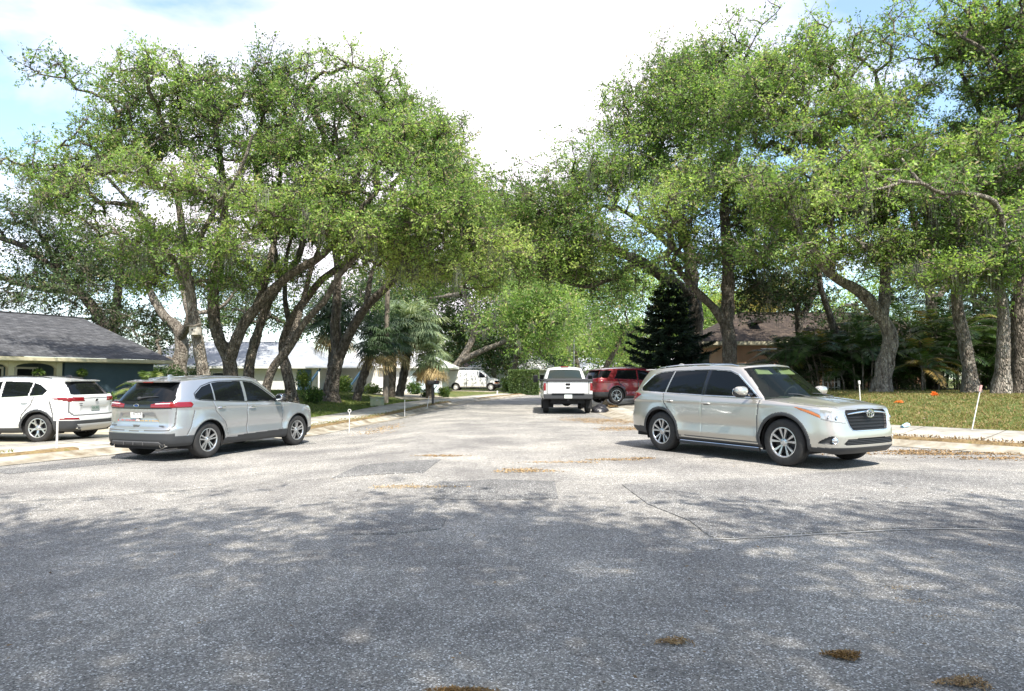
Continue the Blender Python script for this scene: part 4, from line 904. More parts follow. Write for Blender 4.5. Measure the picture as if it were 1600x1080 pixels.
M_litter = leafmat('fallen_leaves', [(0.06, 0.035, 0.016), (0.14, 0.085, 0.035), (0.26, 0.16, 0.06), (0.36, 0.25, 0.12)], [0, .4, .8, 1], .1)
M_crumb = leafmat('oak_catkin_crumbs', [(0.09, 0.050, 0.016), (0.19, 0.105, 0.032), (0.36, 0.21, 0.065)], [0, .5, 1], .05)
M_sand = leafmat('sandy_tree_debris', [(0.20, 0.12, 0.05), (0.34, 0.23, 0.11), (0.46, 0.36, 0.22)], [0, .5, 1], .05)
def region(xr, yr, n, seed, cond):
    rng = np.random.RandomState(seed); X = rng.uniform(*xr, n); Y = yr[0] + (yr[1] - yr[0]) * rng.rand(n) ** 1.3
    z, dl, dr, le, ri = ground(X, Y, True); k = cond(dl, dr, le, ri, X, Y); return np.column_stack([X, Y])[k]
xy = region((4, 24), (14, 31), 150000, 1, lambda dl, dr, le, ri, X, Y: ri & (dr > 3.0) & (X / Y > .42) & (X / Y < .85))
scatter_blades('grass', xy, .075, M_grass, 2, .7, .018, .76, .20)
xy = region((4, 24), (14, 31), 16000, 3, lambda dl, dr, le, ri, X, Y: ri & (dr > 3.05) & (X / Y > .42))
scatter_blades('fallen_leaves', xy, .06, M_litter, 4, flat=True, lift=.04, W=.035, tint=.5)
xy = region((-16, -4), (18, 46), 150000, 5, lambda dl, dr, le, ri, X, Y: le & (dl > 3.0) & (X / Y > -.36) & (X / Y < -.05) & ~((Y > 40.5) & (dl < 8)))
scatter_blades('grass', xy, .085, M_grass, 6, .7, .018, .38, .18)
xy = region((-13, 8), (10, 44), 110000, 7, lambda dl, dr, le, ri, X, Y: ((le & (dl > .72) & (dl < 1.14) & ~((Y > 13.7) & (Y < 19.1)) & ~((Y > 38.5) & (Y < 44.5)))))
scatter_blades('verge_grass', xy, .07, M_grass, 8, .8, .016, .75, .2, lift=.07)
xy = region((3, 14), (9, 32), 60000, 17, lambda dl, dr, le, ri, X, Y: ((ri & (dr > .70) & (dr < 1.10) & ~((Y > 20.6) & (Y < 30.5)))))
scatter_blades('verge_thatch', xy, .06, M_litter, 18, .8, .02, .55, .25, lift=.07)
def pile(px, py, rx, ry, n, m, seed, h=.02, sz=.02, tint=.5, dens=1.0, wd=.5):
    """oval heap of tree debris on the road"""
    rng = np.random.RandomState(seed); x0, y0 = rp(px, py); a = rng.rand(n) * 6.283; r = rng.rand(n) ** .65
    lob = 1 + .25 * np.sin(a * 3 + seed) + .15 * np.sin(a * 7 + 2 * seed)
    X = x0 + rx * r * np.cos(a) * lob; Y = y0 + ry * r * np.sin(a) * lob
    Zz = ROADZ(X, Y) + .012 + h * (1 - r ** 2) * rng.rand(n)
    D = unit(np.column_stack([rng.randn(n, 2), .3 * rng.randn(n)])); Nn = unit(rng.randn(n, 3) * .6 + [0, 0, 1])
    return blades(np.column_stack([X, Y, Zz]), D, Nn, sz * (.5 + rng.rand(n)), sz * wd * (.6 + .8 * rng.rand(n)), np.clip(tint + .25 * rng.randn(n), 0, 1))
def piles(name, L, m, seed):
    Vs = []; Qs = []; Ts = []; b = 0
    for i, a in enumerate(L):
        V, Q, T = pile(*a[:4], a[4], m, seed + i, *(a[5:] if len(a) > 5 else ())); Vs.append(V); Qs.append(Q + b); Ts.append(T); b += len(V)
    return tag(link(name, np_mesh(name, np.vstack(Vs), np.vstack(Qs), m, attrs={'tint': np.concatenate(Ts)})), kind='stuff')
piles('oak_catkin_litter', [(1307, 1017, .085, .050, 1200, .015, .014, .45), (720, 1074, .14, .05, 1700, .015, .014, .5)], M_crumb, 31)
piles('sandy_litter', [(1392, 915, .14, .05, 60, .004, .012), (1425, 935, .16, .06, 80, .004, .012), (1460, 960, .12, .08, 50, .004, .012), (1050, 996, .10, .05, 500, .004, .014, .2), (1492, 1058, .12, .06, 700, .006, .014, .15), (1485, 1078, .06, .03, 200, .004, .014, .15),
    (690, 712, .5, .10, 500, .006, .03, .3), (640, 760, .6, .12, 450, .006, .025, .7), (820, 735, .5, .22, 700, .006, .03, .5), (960, 718, .5, .15, 500, .006, .03, .4), (880, 722, .7, .12, 300, .005, .03, .5), (1000, 716, .3, .10, 250, .005, .03, .3),
    (950, 658, 1.3, 1.6, 4200, .006, .028, .3), (905, 655, 1.0, 1.4, 900, .006, .028, .25), (985, 670, 1.1, .8, 2600, .006, .028, .3), (600, 662, .6, 2.5, 500, .01, .05, .5), (1480, 709, 2.2, .25, 1600, .01, .04, .1), (1420, 705, 1.0, .25, 700, .01, .04, .1), (1570, 716, 1.4, .3, 900, .01, .04, .1), (1250, 700, 1.5, .5, 400, .01, .04, .3)], M_sand, 51)
rng_ = np.random.RandomState(77); n = 1400; xy = np.column_stack([rng_.uniform(-9, 9, n), 2.2 + 26 * rng_.rand(n) ** 1.6]); z_, dl_, dr_, le_, ri_ = ground(xy[:, 0], xy[:, 1], True); xy = xy[~(le_ | ri_)]
C = np.column_stack([xy, ROADZ(xy[:, 0], xy[:, 1]) + .012]); n = len(C)
V, Q, TT = blades(C, unit(np.column_stack([rng_.randn(n, 2), .1 * rng_.rand(n)])), unit(rng_.randn(n, 3) * .3 + [0, 0, 1]), .03 * (.5 + rng_.rand(n)), .014 * (.6 + .8 * rng_.rand(n)), np.clip(.35 + .3 * rng_.randn(n), 0, 1))
tag(link('scattered_leaves', np_mesh('scattered_leaves', V, Q, M_litter, attrs={'tint': TT})), kind='stuff')
# ------------------------------------------------------------------ houses
def shingles(name, cols, scale=1.0):
    m = nmat(name, cols, scale=3.0, detail=8, rough=0.92)
    n = m.node_tree.nodes; l = m.node_tree.links; b = n['Principled BSDF']
    src = b.inputs['Base Color'].links[0].from_socket
    c = n.new('ShaderNodeTexCoord'); br = n.new('ShaderNodeTexBrick'); br.inputs['Scale'].default_value = 1.0
    br.inputs['Brick Width'].default_value = .32 * scale; br.inputs['Row Height'].default_value = .15 * scale; br.inputs['Mortar Size'].default_value = .012
    br.inputs['Color1'].default_value = (0.7, 0.7, 0.7, 1); br.inputs['Color2'].default_value = (1.25, 1.25, 1.25, 1); br.inputs['Mortar'].default_value = (.35, .35, .35, 1)
    l.new(c.outputs['UV'], br.inputs['Vector'])
    a = n.new('ShaderNodeMix'); a.data_type = 'RGBA'; a.blend_type = 'MULTIPLY'; a.inputs[0].default_value = 1
    l.new(src, a.inputs[6]); l.new(br.outputs['Color'], a.inputs[7]); l.new(a.outputs[2], b.inputs['Base Color'])
    bp = n.new('ShaderNodeBump'); bp.inputs['Strength'].default_value = .5; bp.inputs['Distance'].default_value = .02; l.new(br.outputs['Fac'], bp.inputs['Height']); bp.invert = True
    l.new(bp.outputs[0], b.inputs['Normal']); return m
M_slate = shingles('slate_grey_shingles', [(0.034, 0.036, 0.040), (0.066, 0.068, 0.074), (0.108, 0.110, 0.116)], 1.3)
M_brown = shingles('weathered_brown_shingles', [(0.028, 0.020, 0.016), (0.050, 0.037, 0.029), (0.09, 0.067, 0.048)], 1.3)
M_metalroof = nmat('pale_roof_coating', [(0.17, 0.19, 0.22), (0.27, 0.29, 0.315), (0.38, 0.39, 0.41)], scale=1.2, detail=8, rough=0.6)
M_whiteroof = nmat('white_roof_coating', [(0.42, 0.43, 0.45), (0.56, 0.565, 0.57)], scale=.8, detail=6, rough=0.6)
M_cream = nmat('cream_trim_paint', [(0.44, 0.40, 0.28), (0.52, 0.48, 0.35)], scale=3, rough=0.6)
M_blue = nmat('slate_blue_siding', [(0.055, 0.085, 0.11), (0.07, 0.105, 0.135)], scale=2.5, rough=0.55)
M_white = nmat('white_wall_paint', [(0.46, 0.47, 0.465), (0.58, 0.58, 0.565)], scale=.9, detail=8, rough=0.75)
M_peach = nmat('peach_stucco', [(0.42, 0.25, 0.16), (0.52, 0.32, 0.21)], scale=1.2, detail=9, rough=0.9, bump=.3, bscale=50)
M_trim = mat('white_trim', (0.72, 0.72, 0.70), 0.5)
M_bluetrim = mat('blue_trim_paint', (0.045, 0.10, 0.17), 0.5)
M_glass = mat('dark_window_glass', (0.012, 0.015, 0.018), 0.06, spec=0.8)
M_dark = mat('dark_recess', (0.02, 0.02, 0.02), 0.8)
M_paleblue = mat('pale_blue_door', (0.50, 0.60, 0.66), 0.5)
def uv_planar(me):
    uv = me.uv_layers.new(name='UVMap')
    for p in me.polygons:
        n = p.normal; u = Vector((0, 0, 1)).cross(n); u = u.normalized() if u.length > 1e-4 else Vector((1, 0, 0)); v = n.cross(u)
        for li in p.loop_indices:
            c = me.vertices[me.loops[li].vertex_index].co; uv.data[li].uv = (c.dot(u), c.dot(v))
def frame(ox, oy, ex, ey, z):
    """local X along the facade, local Y outward towards the street"""
    M = Matrix(((ex, -ey, 0, ox), (ey, ex, 0, oy), (0, 0, 1, z), (0, 0, 0, 1))); return M
def roof(parent, x0, x1, y0, y1, ze, zr, kind, mt, fascia, hip0=None, hip1=None, th=.16):
    """ridge along X; kind per end: hip inset or 0 for a gable"""
    h0 = hip0 or 0; h1 = hip1 or 0; ym = (y0 + y1) / 2
    V = [(x0, y0, ze), (x1, y0, ze), (x1, y1, ze), (x0, y1, ze), (x0 + h0, ym, zr), (x1 - h1, ym, zr)]
    mb = MB(); mb.add(V, [(0, 1, 5, 4), (2, 3, 4, 5)] + ([(3, 0, 4)] if h0 else []) + ([(1, 2, 5)] if h1 else []), mt)
    o = mb.build('roof', parent); uv_planar(o.data)
    f = MB(); zt = ze - .015
    for a, b in (((x0, y0), (x1, y0)), ((x1, y0), (x1, y1)), ((x1, y1), (x0, y1)), ((x0, y1), (x0, y0))):
        gable = (a[0] == b[0]) and not (h0 if a[0] == x0 else h1)
        if gable:
            for yy in (y0, y1):
                s = 1 if yy > ym else -1
                f.add([(a[0] - .03, yy, zt - th), (a[0] - .03, yy, zt), (a[0] - .03, ym, zr - .015), (a[0] - .03, ym, zr - .015 - th), (a[0] + .03, yy, zt - th), (a[0] + .03, yy, zt), (a[0] + .03, ym, zr - .015), (a[0] + .03, ym, zr - .015 - th)],
                      [(0, 1, 2, 3), (7, 6, 5, 4), (0, 3, 7, 4), (1, 5, 6, 2)], fascia)
            continue
        cx, cy = (a[0] + b[0]) / 2, (a[1] + b[1]) / 2
        f.box((cx, cy, zt - th / 2), (abs(a[0] - b[0]) + .04, abs(a[1] - b[1]) + .04, th) if a[1] == b[1] else (.04, abs(a[1] - b[1]) - .05, th), fascia)
    f.box(((x0 + x1) / 2, ym, ze - th - .03), (x1 - x0 - .1, y1 - y0 - .1, .04), fascia)   # soffit
    f.build('fascia', parent)
    rc = MB(); rc.tube([(x0 + h0, ym, zr), (x1 - h1, ym, zr)], .07, mt, 6); rc.build('ridge_cap', o)
    return o
def solve_x(M, y, px):
    """local X where the vertical through (X, y) lies in photo column px"""
    k = (px - 800) / F; a = M @ Vector((0, y, 0)); b = M @ Vector((1, y, 0)); d = b - a
    return (k * a.y - a.x) / (d.x - k * d.y)
# --- blue house at the left
Mb = frame(-18.07, 35.8, -.473, -.881, 0.0)
# its street side faces local -Y... the frame's Y points away from the house
zg = -0.12
bh = thing('blue_house', 'low slate-blue sided house with grey shingle roof and cream porch posts', 'house', (-18.07, 35.8, zg), math.atan2(-.881, -.473))
HY = lambda y: -y
def bx(px, y): return solve_x(Mb, y, px)
E = .6; ez = 2.40 - zg
roof(bh, -.2, 27, -16.6, 0, ez, 4.98 - zg, 'gable', M_slate, M_cream)
mb = MB(); xp = bx(101, -E)
for i in range(int((ez - .25) / .17) + 1):
    mb.box(((.5 + xp) / 2, -E - .02, .09 + i * .17), (xp - .5, .04, .165), M_blue, M=Matrix.Rotation(0, 4, 'Z'))
mb.box((.52, -8.3, 1.2), (.1, 15.2, ez - .2), M_blue); mb.box(((.5 + xp) / 2, -E - .1, 1.15), (xp - .52, .1, ez - .3), M_blue)
# recessed porch wall
mb.box(((xp + 27) / 2, -E - 2.2, 1.15), (27 - xp, .12, ez - .3), M_blue); mb.box((xp, -E - 1.15, 1.15), (.12, 2.1, ez - .3), M_blue)
mb.build('wall', bh)
mb = MB(); mb.box(((.5 + 27) / 2, -8, .06), (26.6, 15, .12), M_walk); mb.build('foundation', bh)
x0, x1 = bx(93, -E), bx(66, -E)
for pxa in (91, 16, -62, -140):
    xx = bx(pxa, -E)
    c = MB(); c.box((xx, -E, (ez - .2) / 2), (.24, .24, ez - .2), M_cream); c.box((xx, -E, .12), (.32, .32, .24), M_cream); c.build('porch_post', bh)
def arch(xa, xb):
    n = 14; top = ez - .17; P = [(xa, top), (xa, top - .34)]
    for k in range(n + 1):
        t = k / n; P.append((xa + (xb - xa) * t, top - .34 + .24 * math.sin(math.pi * t) ** .45))
    P += [(xb, top)]
    m_ = MB(); m_.prism(P, -E - .08, -E + .08, M_cream); m_.build('porch_arch', bh)
xs = sorted([bx(91, -E), bx(16, -E), bx(-62, -E), bx(-140, -E)])
arch(xs[0] + .12, xs[1] - .12); arch(xs[1] + .12, xs[2] - .12); arch(xs[2] + .12, xs[3] - .12)
for pa, pb in ((78, 24), (6, -60)):
    a, b = bx(pa, -E - 2.1), bx(pb, -E - 2.1)
    wn = MB(); wn.box(((a + b) / 2, -E - 2.13, 1.35), (abs(b - a), .06, 1.5), M_trim); o = wn.build('window', bh)
    g = MB()
    for s in (0, 1): g.box((a + (b - a) * (.27 + .46 * s), -E - 2.09, 1.35), (abs(b - a) * .42, .04, 1.3), M_glass)
    g.build('pane', o)
for px, pz, k in ((57, 1.86, 'hanging basket of ferns between the two nearest cream posts'), (124, 1.86, 'hanging basket in the shade of the blue siding')):
    X = bx(px, -E + .12); wl = Mb @ Vector((X, -E + .35, 0)); d = wl.y; zt = 2.33
    hb = thing('hanging_basket', k, 'hanging basket', (wl.x, wl.y, CH + (HOR - 578) / F * d - .15), 0, 'hanging baskets on the porch')
    zl = zt - hb.location.z; m_ = MB(); m_.lathe([(.02, -.16), (.12, -.13), (.17, 0), (.16, .01)], M_dark, 14)
    for s in range(3): m_.tube([(.16 * math.cos(s * 2.1), .16 * math.sin(s * 2.1), 0), (0, 0, zl - .05)], .004, M_dark, 4)
    m_.tube([(0, 0, zl - .06), (0, 0, zl)], .006, M_dark, 4); m_.build('basket', hb, True)
    rng = np.random.RandomState(int(px)); n = 500; d_ = unit(rng.randn(n, 3) + [0, 0, .3]); Pq = d_ * [.12, .12, .08] + [0, 0, .03]; D = unit(d_ + [0, 0, -.6 + .6 * 0])
    V, Q, TT = blades(Pq, D, unit(rng.randn(n, 3) + [0, 0, 1]), .14 * (.5 + rng.rand(n)), .03 * np.ones(n), np.clip(.5 + .2 * rng.randn(n), 0, 1)); link('foliage', np_mesh('foliage', V, Q, M_bush, attrs={'tint': TT}), hb)

# --- white house behind the oak group
zw = .05
wh = thing('white_house', 'white house with pale blue-grey roof and blue trim behind the left oaks', 'house', (-18.2, 50, zw))
roof(wh, -9.0, 4.6, -.5, 9.5, 2.36 - zw, 4.35 - zw, 'gable', M_metalroof, M_trim, 0, 3.2)
mb = MB(); mb.box((-2.3, 4.5, 1.1), (12.2, 8.8, 2.15), M_white); mb.build('wall', wh)
for xx, ww, zz, hh in ((-3.2, 1.4, 1.35, 1.0), (-6.2, 1.2, 1.35, 1.0)):
    wn = MB(); wn.box((xx, .07, zz), (ww, .06, hh), M_trim); o = wn.build('window', wh); g = MB(); g.box((xx, .03, zz), (ww - .14, .04, hh - .14), M_glass); g.build('pane', o)
d = MB(); d.box((2.9, .06, 1.05), (1.0, .08, 2.0), M_bluetrim); o = d.build('door', wh); g = MB(); g.box((2.9, .01, 1.3), (.5, .03, .9), M_glass); g.build('pane', o)
# covered walk with blue braces
mb = MB(); mb.add([(3.2, -1.0, 2.25), (7.6, -1.0, 2.25), (7.6, 3, 2.75), (3.2, 3, 2.75), (3.2, -1.0, 2.15), (7.6, -1.0, 2.15), (7.6, 3, 2.65), (3.2, 3, 2.65)], [(0, 1, 2, 3), (7, 6, 5, 4), (0, 4, 5, 1), (1, 5, 6, 2), (3, 7, 4, 0)], M_metalroof); mb.build('porch_roof', wh)
for xx in (4.2, 7.3):
    b_ = MB(); b_.tube([(xx, -.8, .1), (xx, -.8, 2.15)], .06, M_trim, 4); b_.build('porch_post', wh)
    b_ = MB(); b_.tube([(xx - .9, -.8, .7), (xx + .1, -.8, 2.1)], .09, M_bluetrim, 4); b_.build('brace', wh)
mb = MB(); mb.box((5.5, 3.2, 1.2), (4.4, .12, 2.4), M_white); mb.build('wall', wh)
# --- garage wing
wg = thing('white_garage', 'bright white garage with white roof behind the palms', 'house', (-10.2, 60, .12))
roof(wg, -4.6, 5.0, -.5, 8, 2.42, 3.9, 'hip', M_whiteroof, M_trim, 0, 3.0)
mb = MB(); mb.box((-.15, 3.8, 1.15), (8.3, 7.6, 2.3), M_white); mb.build('wall', wg)
gd = MB(); gd.box((2.45, -.03, 1.0), (2.5, .06, 1.95), M_paleblue)
for k in range(3): gd.box((2.45, -.065, .5 + k * .5), (2.5, .01, .03), M_trim)
gd.build('garage_door', wg)
lt = MB(); lt.box((.75, -.08, 1.65), (.16, .14, .32), M_dark); lt.build('wall_lantern', wg)
ds = MB(); ds.tube([(3.95, -.06, 0), (3.95, -.06, 2.3)], .05, M_trim, 6); ds.build('downspout', wg)
for xx in (-2.3, -1.7): v_ = MB(); v_.box((xx, -.05, .7), (.28, .05, .12), M_dark); v_.build('vent', wg)
# --- small houses down the street
def far_house(label, px, Y, L, D, zb, eave, ridge, wallm, roofm, rz=0, hip=2.5, wins=()):
    x = (px - 800) / F * Y; h = thing('house', label, 'house', (x, Y, zb), rz)
    roof(h, -L / 2 - .5, L / 2 + .5, -.5, D + .5, eave, ridge, 'hip', roofm, M_trim, hip, hip)
    mb = MB(); mb.box((0, D / 2, eave / 2 - .05), (L, D, eave - .12), wallm); mb.build('wall', h)
    for wx, ww in wins:
        wn = MB(); wn.box((wx, -.03, 1.4), (ww, .06, 1.1), M_trim); o = wn.build('window', h); g = MB(); g.box((wx, -.07, 1.4), (ww - .15, .03, .95), M_glass); g.build('pane', o)
    return h
far_house('white-roofed bungalow behind the clipped square hedge', 800, 96, 12.5, 9, .1, 2.7, 5.2, M_white, M_whiteroof, 0, 4.0, ((-3.5, 1.6), (0.5, 1.4), (4.6, 1.5)))
far_house('small pale house between the pickup and the red vehicle far down the street', 927, 118, 9, 8, .2, 2.7, 5.0, M_white, M_whiteroof, 0, 3.0, ((-2.2, 1.4), (1.5, 1.4)))
far_house('low dark-roofed house behind the leaning oak and cargo van', 708, 100, 11, 8, .1, 2.7, 4.0, M_white, M_brown, 0, 3.0, ((-2, 1.4), (2, 1.4)))
far_house('pale house at the very end of the street behind the pickup cab', 872, 140, 12, 8, .2, 2.7, 4.9, M_cream, M_metalroof, 0, 3.0, ((-2, 1.4), (2, 1.4)))
# --- peach house at the right
ph = thing('peach_house', 'peach stucco house with brown shingle roof behind the champagne vehicle', 'house', (12.2, 40.6, .82))
roof(ph, -1.0, 14.5, -.6, 8.6, 3.64 - .82, 5.75 - .82, 'hip', M_brown, M_cream, 3.7, 3.0, .2)
mb = MB(); mb.box((6.9, 4.0, 1.35), (13.0, 7.9, 2.7), M_peach); mb.build('wall', ph)
for xx in (1.0, 9.5):
    wn = MB(); wn.box((xx, .03, 1.5), (1.3, .06, 1.1), M_trim) if xx > 5 else wn.box((-.0 + .42, 4, 1.1), (.06, 2.6, 2.1), M_dark)
    wn.build('window' if xx > 5 else 'side_opening', ph)
v_ = MB(); v_.add([(2.6, .95, 4.05), (3.3, .95, 4.05), (3.3, 2.2, 4.05), (2.6, 2.2, 4.05), (2.95, .95, 4.35), (2.95, 2.6, 4.35)], [(0, 1, 4), (0, 4, 5, 3), (1, 2, 5, 4)], M_brown); v_.build('roof_vent', ph)
sc_ = thing('garden_screen', 'small bright white lattice screen among the palms right of the peach wall', 'screen', tuple(on(1298, 31)))
m_ = MB()
for k in range(5): m_.box((-.3 + k * .15, 0, .62), (.035, .03, 1.15), M_trim)
for k in range(5): m_.box((0, .025, .15 + k * .24), (.66, .02, .035), M_trim)
m_.build('lattice', sc_)
for s in (-1, 1): m_ = MB(); m_.box((s * .36, 0, .62), (.06, .06, 1.25), M_trim); m_.build('post', sc_)
M_blackmetal = mat('black_painted_metal', (0.015, 0.015, 0.016), 0.4); M_redmetal = mat('rusty_red_metal', (0.16, 0.03, 0.02), 0.5)
x, y, z = on(1222, 38.8); fr = thing('metal_rack', 'thin dark trapezoid metal rack standing against the peach wall', 'rack', (x, y, z))
m_ = MB()
for s in (-1, 1): m_.tube([(s * .45 - .75, 0, 2.25), (s * .45 + .15, -.1, 1.05), (s * .75 + .2, -.2, 0)], .022, M_blackmetal, 6)
m_.tube([(-1.2, 0, 2.25), (-.3, 0, 2.25)], .03, M_trim, 6); m_.build('frame', fr)
m_ = MB(); m_.tube([(-.3, -.1, 1.05), (.6, -.1, 1.05)], .035, M_redmetal, 6); m_.tube([(-.28, -.1, 1.2), (.62, -.1, 1.2)], .025, M_blackmetal, 6); m_.build('crossbar', fr)

# ------------------------------------------------------------------ street furniture and small things
M_wood = nmat('weathered_pole_wood', [(0.11, 0.095, 0.08), (0.21, 0.185, 0.155)], scale=6, rough=.9, stretch=(1, 1, .08), bump=.5)
x, y, z = on(603, 37); m_ = MB(); m_.tube([(0, 0, -.2), (.03, 0, 4), (.09, 0, 9.6)], [.16, .14, .11], M_wood, 14)
pl = thing('utility_pole', 'straight grey wooden pole rising among the palms', 'pole', (x, y, z)); m_.build('pole', pl, True)
m_ = MB(); m_.tube([(-.5, 0, 8.9), (.7, 0, 8.95)], .06, M_wood, 6); m_.build('crossarm', pl)
x, y, z = on(897, 86); z -= 1.5; sl = thing('street_lamp', 'tall pale grey street lamp far down the street', 'street lamp', (x, y, z)); M_gal = mat('galvanised_steel', (0.42, 0.43, 0.44), .4, .6)
m_ = MB(); m_.tube([(0, 0, 0), (0, 0, 7.9)], [.13, .08], M_gal, 10); m_.build('pole', sl, True)
m_ = MB(); m_.tube([(0, 0, 7.6), (.3, 0, 8.1), (.9, 0, 8.35), (1.7, 0, 8.4)], .05, M_gal, 8); m_.build('arm', sl, True)
m_ = MB(); m_.blob((2.0, 0, 8.38), (.42, .17, .10), M_gal); m_.build('lamp_head', sl, True)
x, y, z = on(678, 35.6); mbx = thing('mailbox', 'black mailbox on a black post beside the left kerb', 'mailbox', (x - .05, y, z), R(8))
m_ = MB(); m_.bbox((0, 0, .55), (.11, .11, 1.15), M_blackmetal, .01); m_.tube([(0, 0, .75), (.22, 0, 1.03)], .025, M_blackmetal, 6); m_.build('post', mbx)
m_ = MB(); P = [(-.26, 1.06), (.26, 1.06), (.26, 1.2)] + [(.26 * 0 + .26, 1.2)] ; m_.bbox((0.02, 0, 1.13), (.62, .24, .10), M_blackmetal, .01)
m_.add([(s * .31 + .02, .12 * math.cos(math.pi * k / 10), 1.17 + .12 * math.sin(math.pi * k / 10)) for s in (-1, 1) for k in range(11)], [(k, k + 1, 12 + k, 11 + k) for k in range(10)] + [tuple(range(10, -1, -1)), tuple(range(11, 22))], M_blackmetal); o = m_.build('box', mbx, True)
m_ = MB(); m_.box((.20, -.135, 1.24), (.03, .01, .16), M_redmetal); m_.build('flag', mbx); m_ = MB(); m_.bbox((.32, 0, 1.19), (.03, .06, .03), M_gal, .005); m_.build('latch', mbx)
x, y, z = on(590, 34.5); ub = thing('utility_box', 'pale green utility box on the left lawn', 'utility box', (x, y, z), R(-12))
M_ubox = nmat('pale_green_box_paint', [(0.24, 0.29, 0.18), (0.36, 0.39, 0.26), (0.40, 0.36, 0.24)], scale=4, rough=.6); m_ = MB(); m_.bbox((0, 0, .2), (.56, .50, .44), M_ubox, .03); m_.build('cabinet', ub)
m_ = MB(); m_.bbox((0, 0, .44), (.62, .56, .06), M_ubox, .02); m_.build('lid', ub); m_ = MB(); m_.box((.1, -.255, .3), (.05, .02, .07), M_gal); m_.build('latch', ub)
M_stake = nmat('white_stake_paint', [(0.55, 0.53, 0.50), (0.74, 0.73, 0.70)], scale=20, rough=.6); M_pink = mat('faded_pink_tip', (0.55, 0.30, 0.28), .6)
def stake(px, Y, h, label, lean=(0, 0), ring=False, tip=None, r=.014, name='marker_stake', cap=None, M_=None, fat=False):
    x, y, z = on(px, Y); s = thing(name, label, 'stake', (x, y, z), 0, 'white marker stakes along the kerbs'); M_ = M_ or M_stake
    m_ = MB(); m_.tube([(0, 0, -.08), (lean[0], lean[1], h)], [r, r * .9], M_, 8); m_.build('rod', s, True)
    if ring:
        m_ = MB(); m_.tube([(lean[0] + .045 * math.sin(t * 6.283 / 14), 0, h + .045 - .045 * math.cos(t * 6.283 / 14)) for t in range(15)], .011, M_, 6, False); m_.build('ring', s, True)
    if tip: m_ = MB(); k = .88; m_.tube([(lean[0] * k, lean[1] * k, h * k), (lean[0] * 1.02, lean[1], h * 1.02)], r * 2.0, tip, 8); m_.build('tip', s, True)
stake(93, 14.6, .62, 'white stake at the mouth of the left driveway behind the strip of dry grass', r=.022)
stake(547, 20.9, .60, 'white stake with a ring top on the left verge', ring=True, r=.014)
stake(633, 28.6, .72, 'tall pale stake on the left verge between the ring-topped one and the mailbox', r=.016)
stake(667, 33.2, .62, 'thin stake leaning beside the mailbox', (.12, 0), r=.014)
stake(1514, 15.7, 1.0, 'white stake leaning right at the lawn edge by the right sidewalk', (.26, 0), tip=M_pink, r=.013)
stake(1343, 21.0, .78, 'short white stake showing just above the hood of the champagne vehicle', (-.03, 0), r=.018, tip=M_stake)
stake(777, 58, .28, 'stubby cream marker at the kerb in front of the cargo van', r=.07)
# nest box on the pale trunk
p = at(305, 517, 26.62); nb = thing('nest_box', 'small weathered white nest box fixed to the pale oak trunk', 'nest box', tuple(p), R(-16))
M_nb = nmat('weathered_white_boards', [(0.36, 0.32, 0.27), (0.58, 0.54, 0.48)], scale=8, rough=.8); m_ = MB(); m_.bbox((0, 0, 0), (.34, .30, .34), M_nb, .01); m_.build('box', nb)
m_ = MB(); m_.add([(-.2, -.22, .17), (.2, -.22, .17), (.2, .2, .27), (-.2, .2, .27), (-.2, -.22, .20), (.2, -.22, .20), (.2, .2, .30), (-.2, .2, .30)], [(3, 2, 1, 0), (4, 5, 6, 7), (0, 1, 5, 4), (1, 2, 6, 5), (2, 3, 7, 6), (3, 0, 4, 7)], M_wood); m_.build('roof', nb)
m_ = MB(); m_.lathe([(0, 0), (.045, 0), (.045, .01)], M_dark, 12, Matrix.Translation((0, -.155, .03)) @ Matrix.Rotation(R(90), 4, 'X')); m_.build('entrance_hole', nb)
# black bag by the pickup
x, y, z = on(936, 28.6); tb_ = thing('rubbish_bag', 'slumped black rubbish bag on the kerb right of the pickup', 'bag', (x, y, z + .02))
M_bag = nmat('black_plastic', [(0.012, 0.012, 0.015), (0.03, 0.03, 0.035)], scale=4, rough=.28, bump=.9, bscale=9)
m_ = MB(); n = 22; rr = random.Random(4); vs = []
for i in range(12):
    a = i / 11 * math.pi / 2
    for k in range(n): b = k / n * 6.283; w_ = 1 + .10 * math.sin(b * 3 + i) + .05 * rr.random(); vs.append((.36 * math.cos(a) ** .8 * math.cos(b) * w_ + .05 * math.sin(a), .3 * math.cos(a) ** .8 * math.sin(b) * w_, .33 * math.sin(a) ** 1.1 * (1 + .08 * math.sin(b * 2))))
m_.add(vs, [(i * n + k, i * n + (k + 1) % n, (i + 1) * n + (k + 1) % n, (i + 1) * n + k) for i in range(11) for k in range(n)], M_bag); m_.build('sack', tb_, True)
m_ = MB(); m_.tube([(.05, 0, .30), (.09, 0, .38), (.14, .03, .42)], [.05, .02, .05], M_bag, 8); m_.build('knot', tb_, True)
# orange marking on the right lawn
M_orange = leafmat('orange_marking', [(0.60, 0.13, 0.02), (0.80, 0.22, 0.04), (0.85, 0.32, 0.09)], [0, .5, 1], .3)
def omark(px, Y, r, n, label, hgt, seed):
    rng = np.random.RandomState(seed); x, y, z = on(px, Y); a = rng.rand(n) * 6.283; q = r * np.sqrt(rng.rand(n)); Pq = np.column_stack([q * np.cos(a), q * np.sin(a) * .9, .01 + hgt * rng.rand(n) * (1 - (q / r) ** 2)])
    V, Q, TT = blades(Pq, unit(rng.randn(n, 3) * [.8, .8, .5] + [0, 0, .8]), unit(rng.randn(n, 3)), .07 * (.6 + .6 * rng.rand(n)), .03 * np.ones(n), rng.rand(n))
    tag(link('orange_ground_mark', np_mesh('orange_ground_mark', V, Q, M_orange, attrs={'tint': TT}), None, (x, y, z)), label, 'ground mark', 'orange marks on the right lawn')
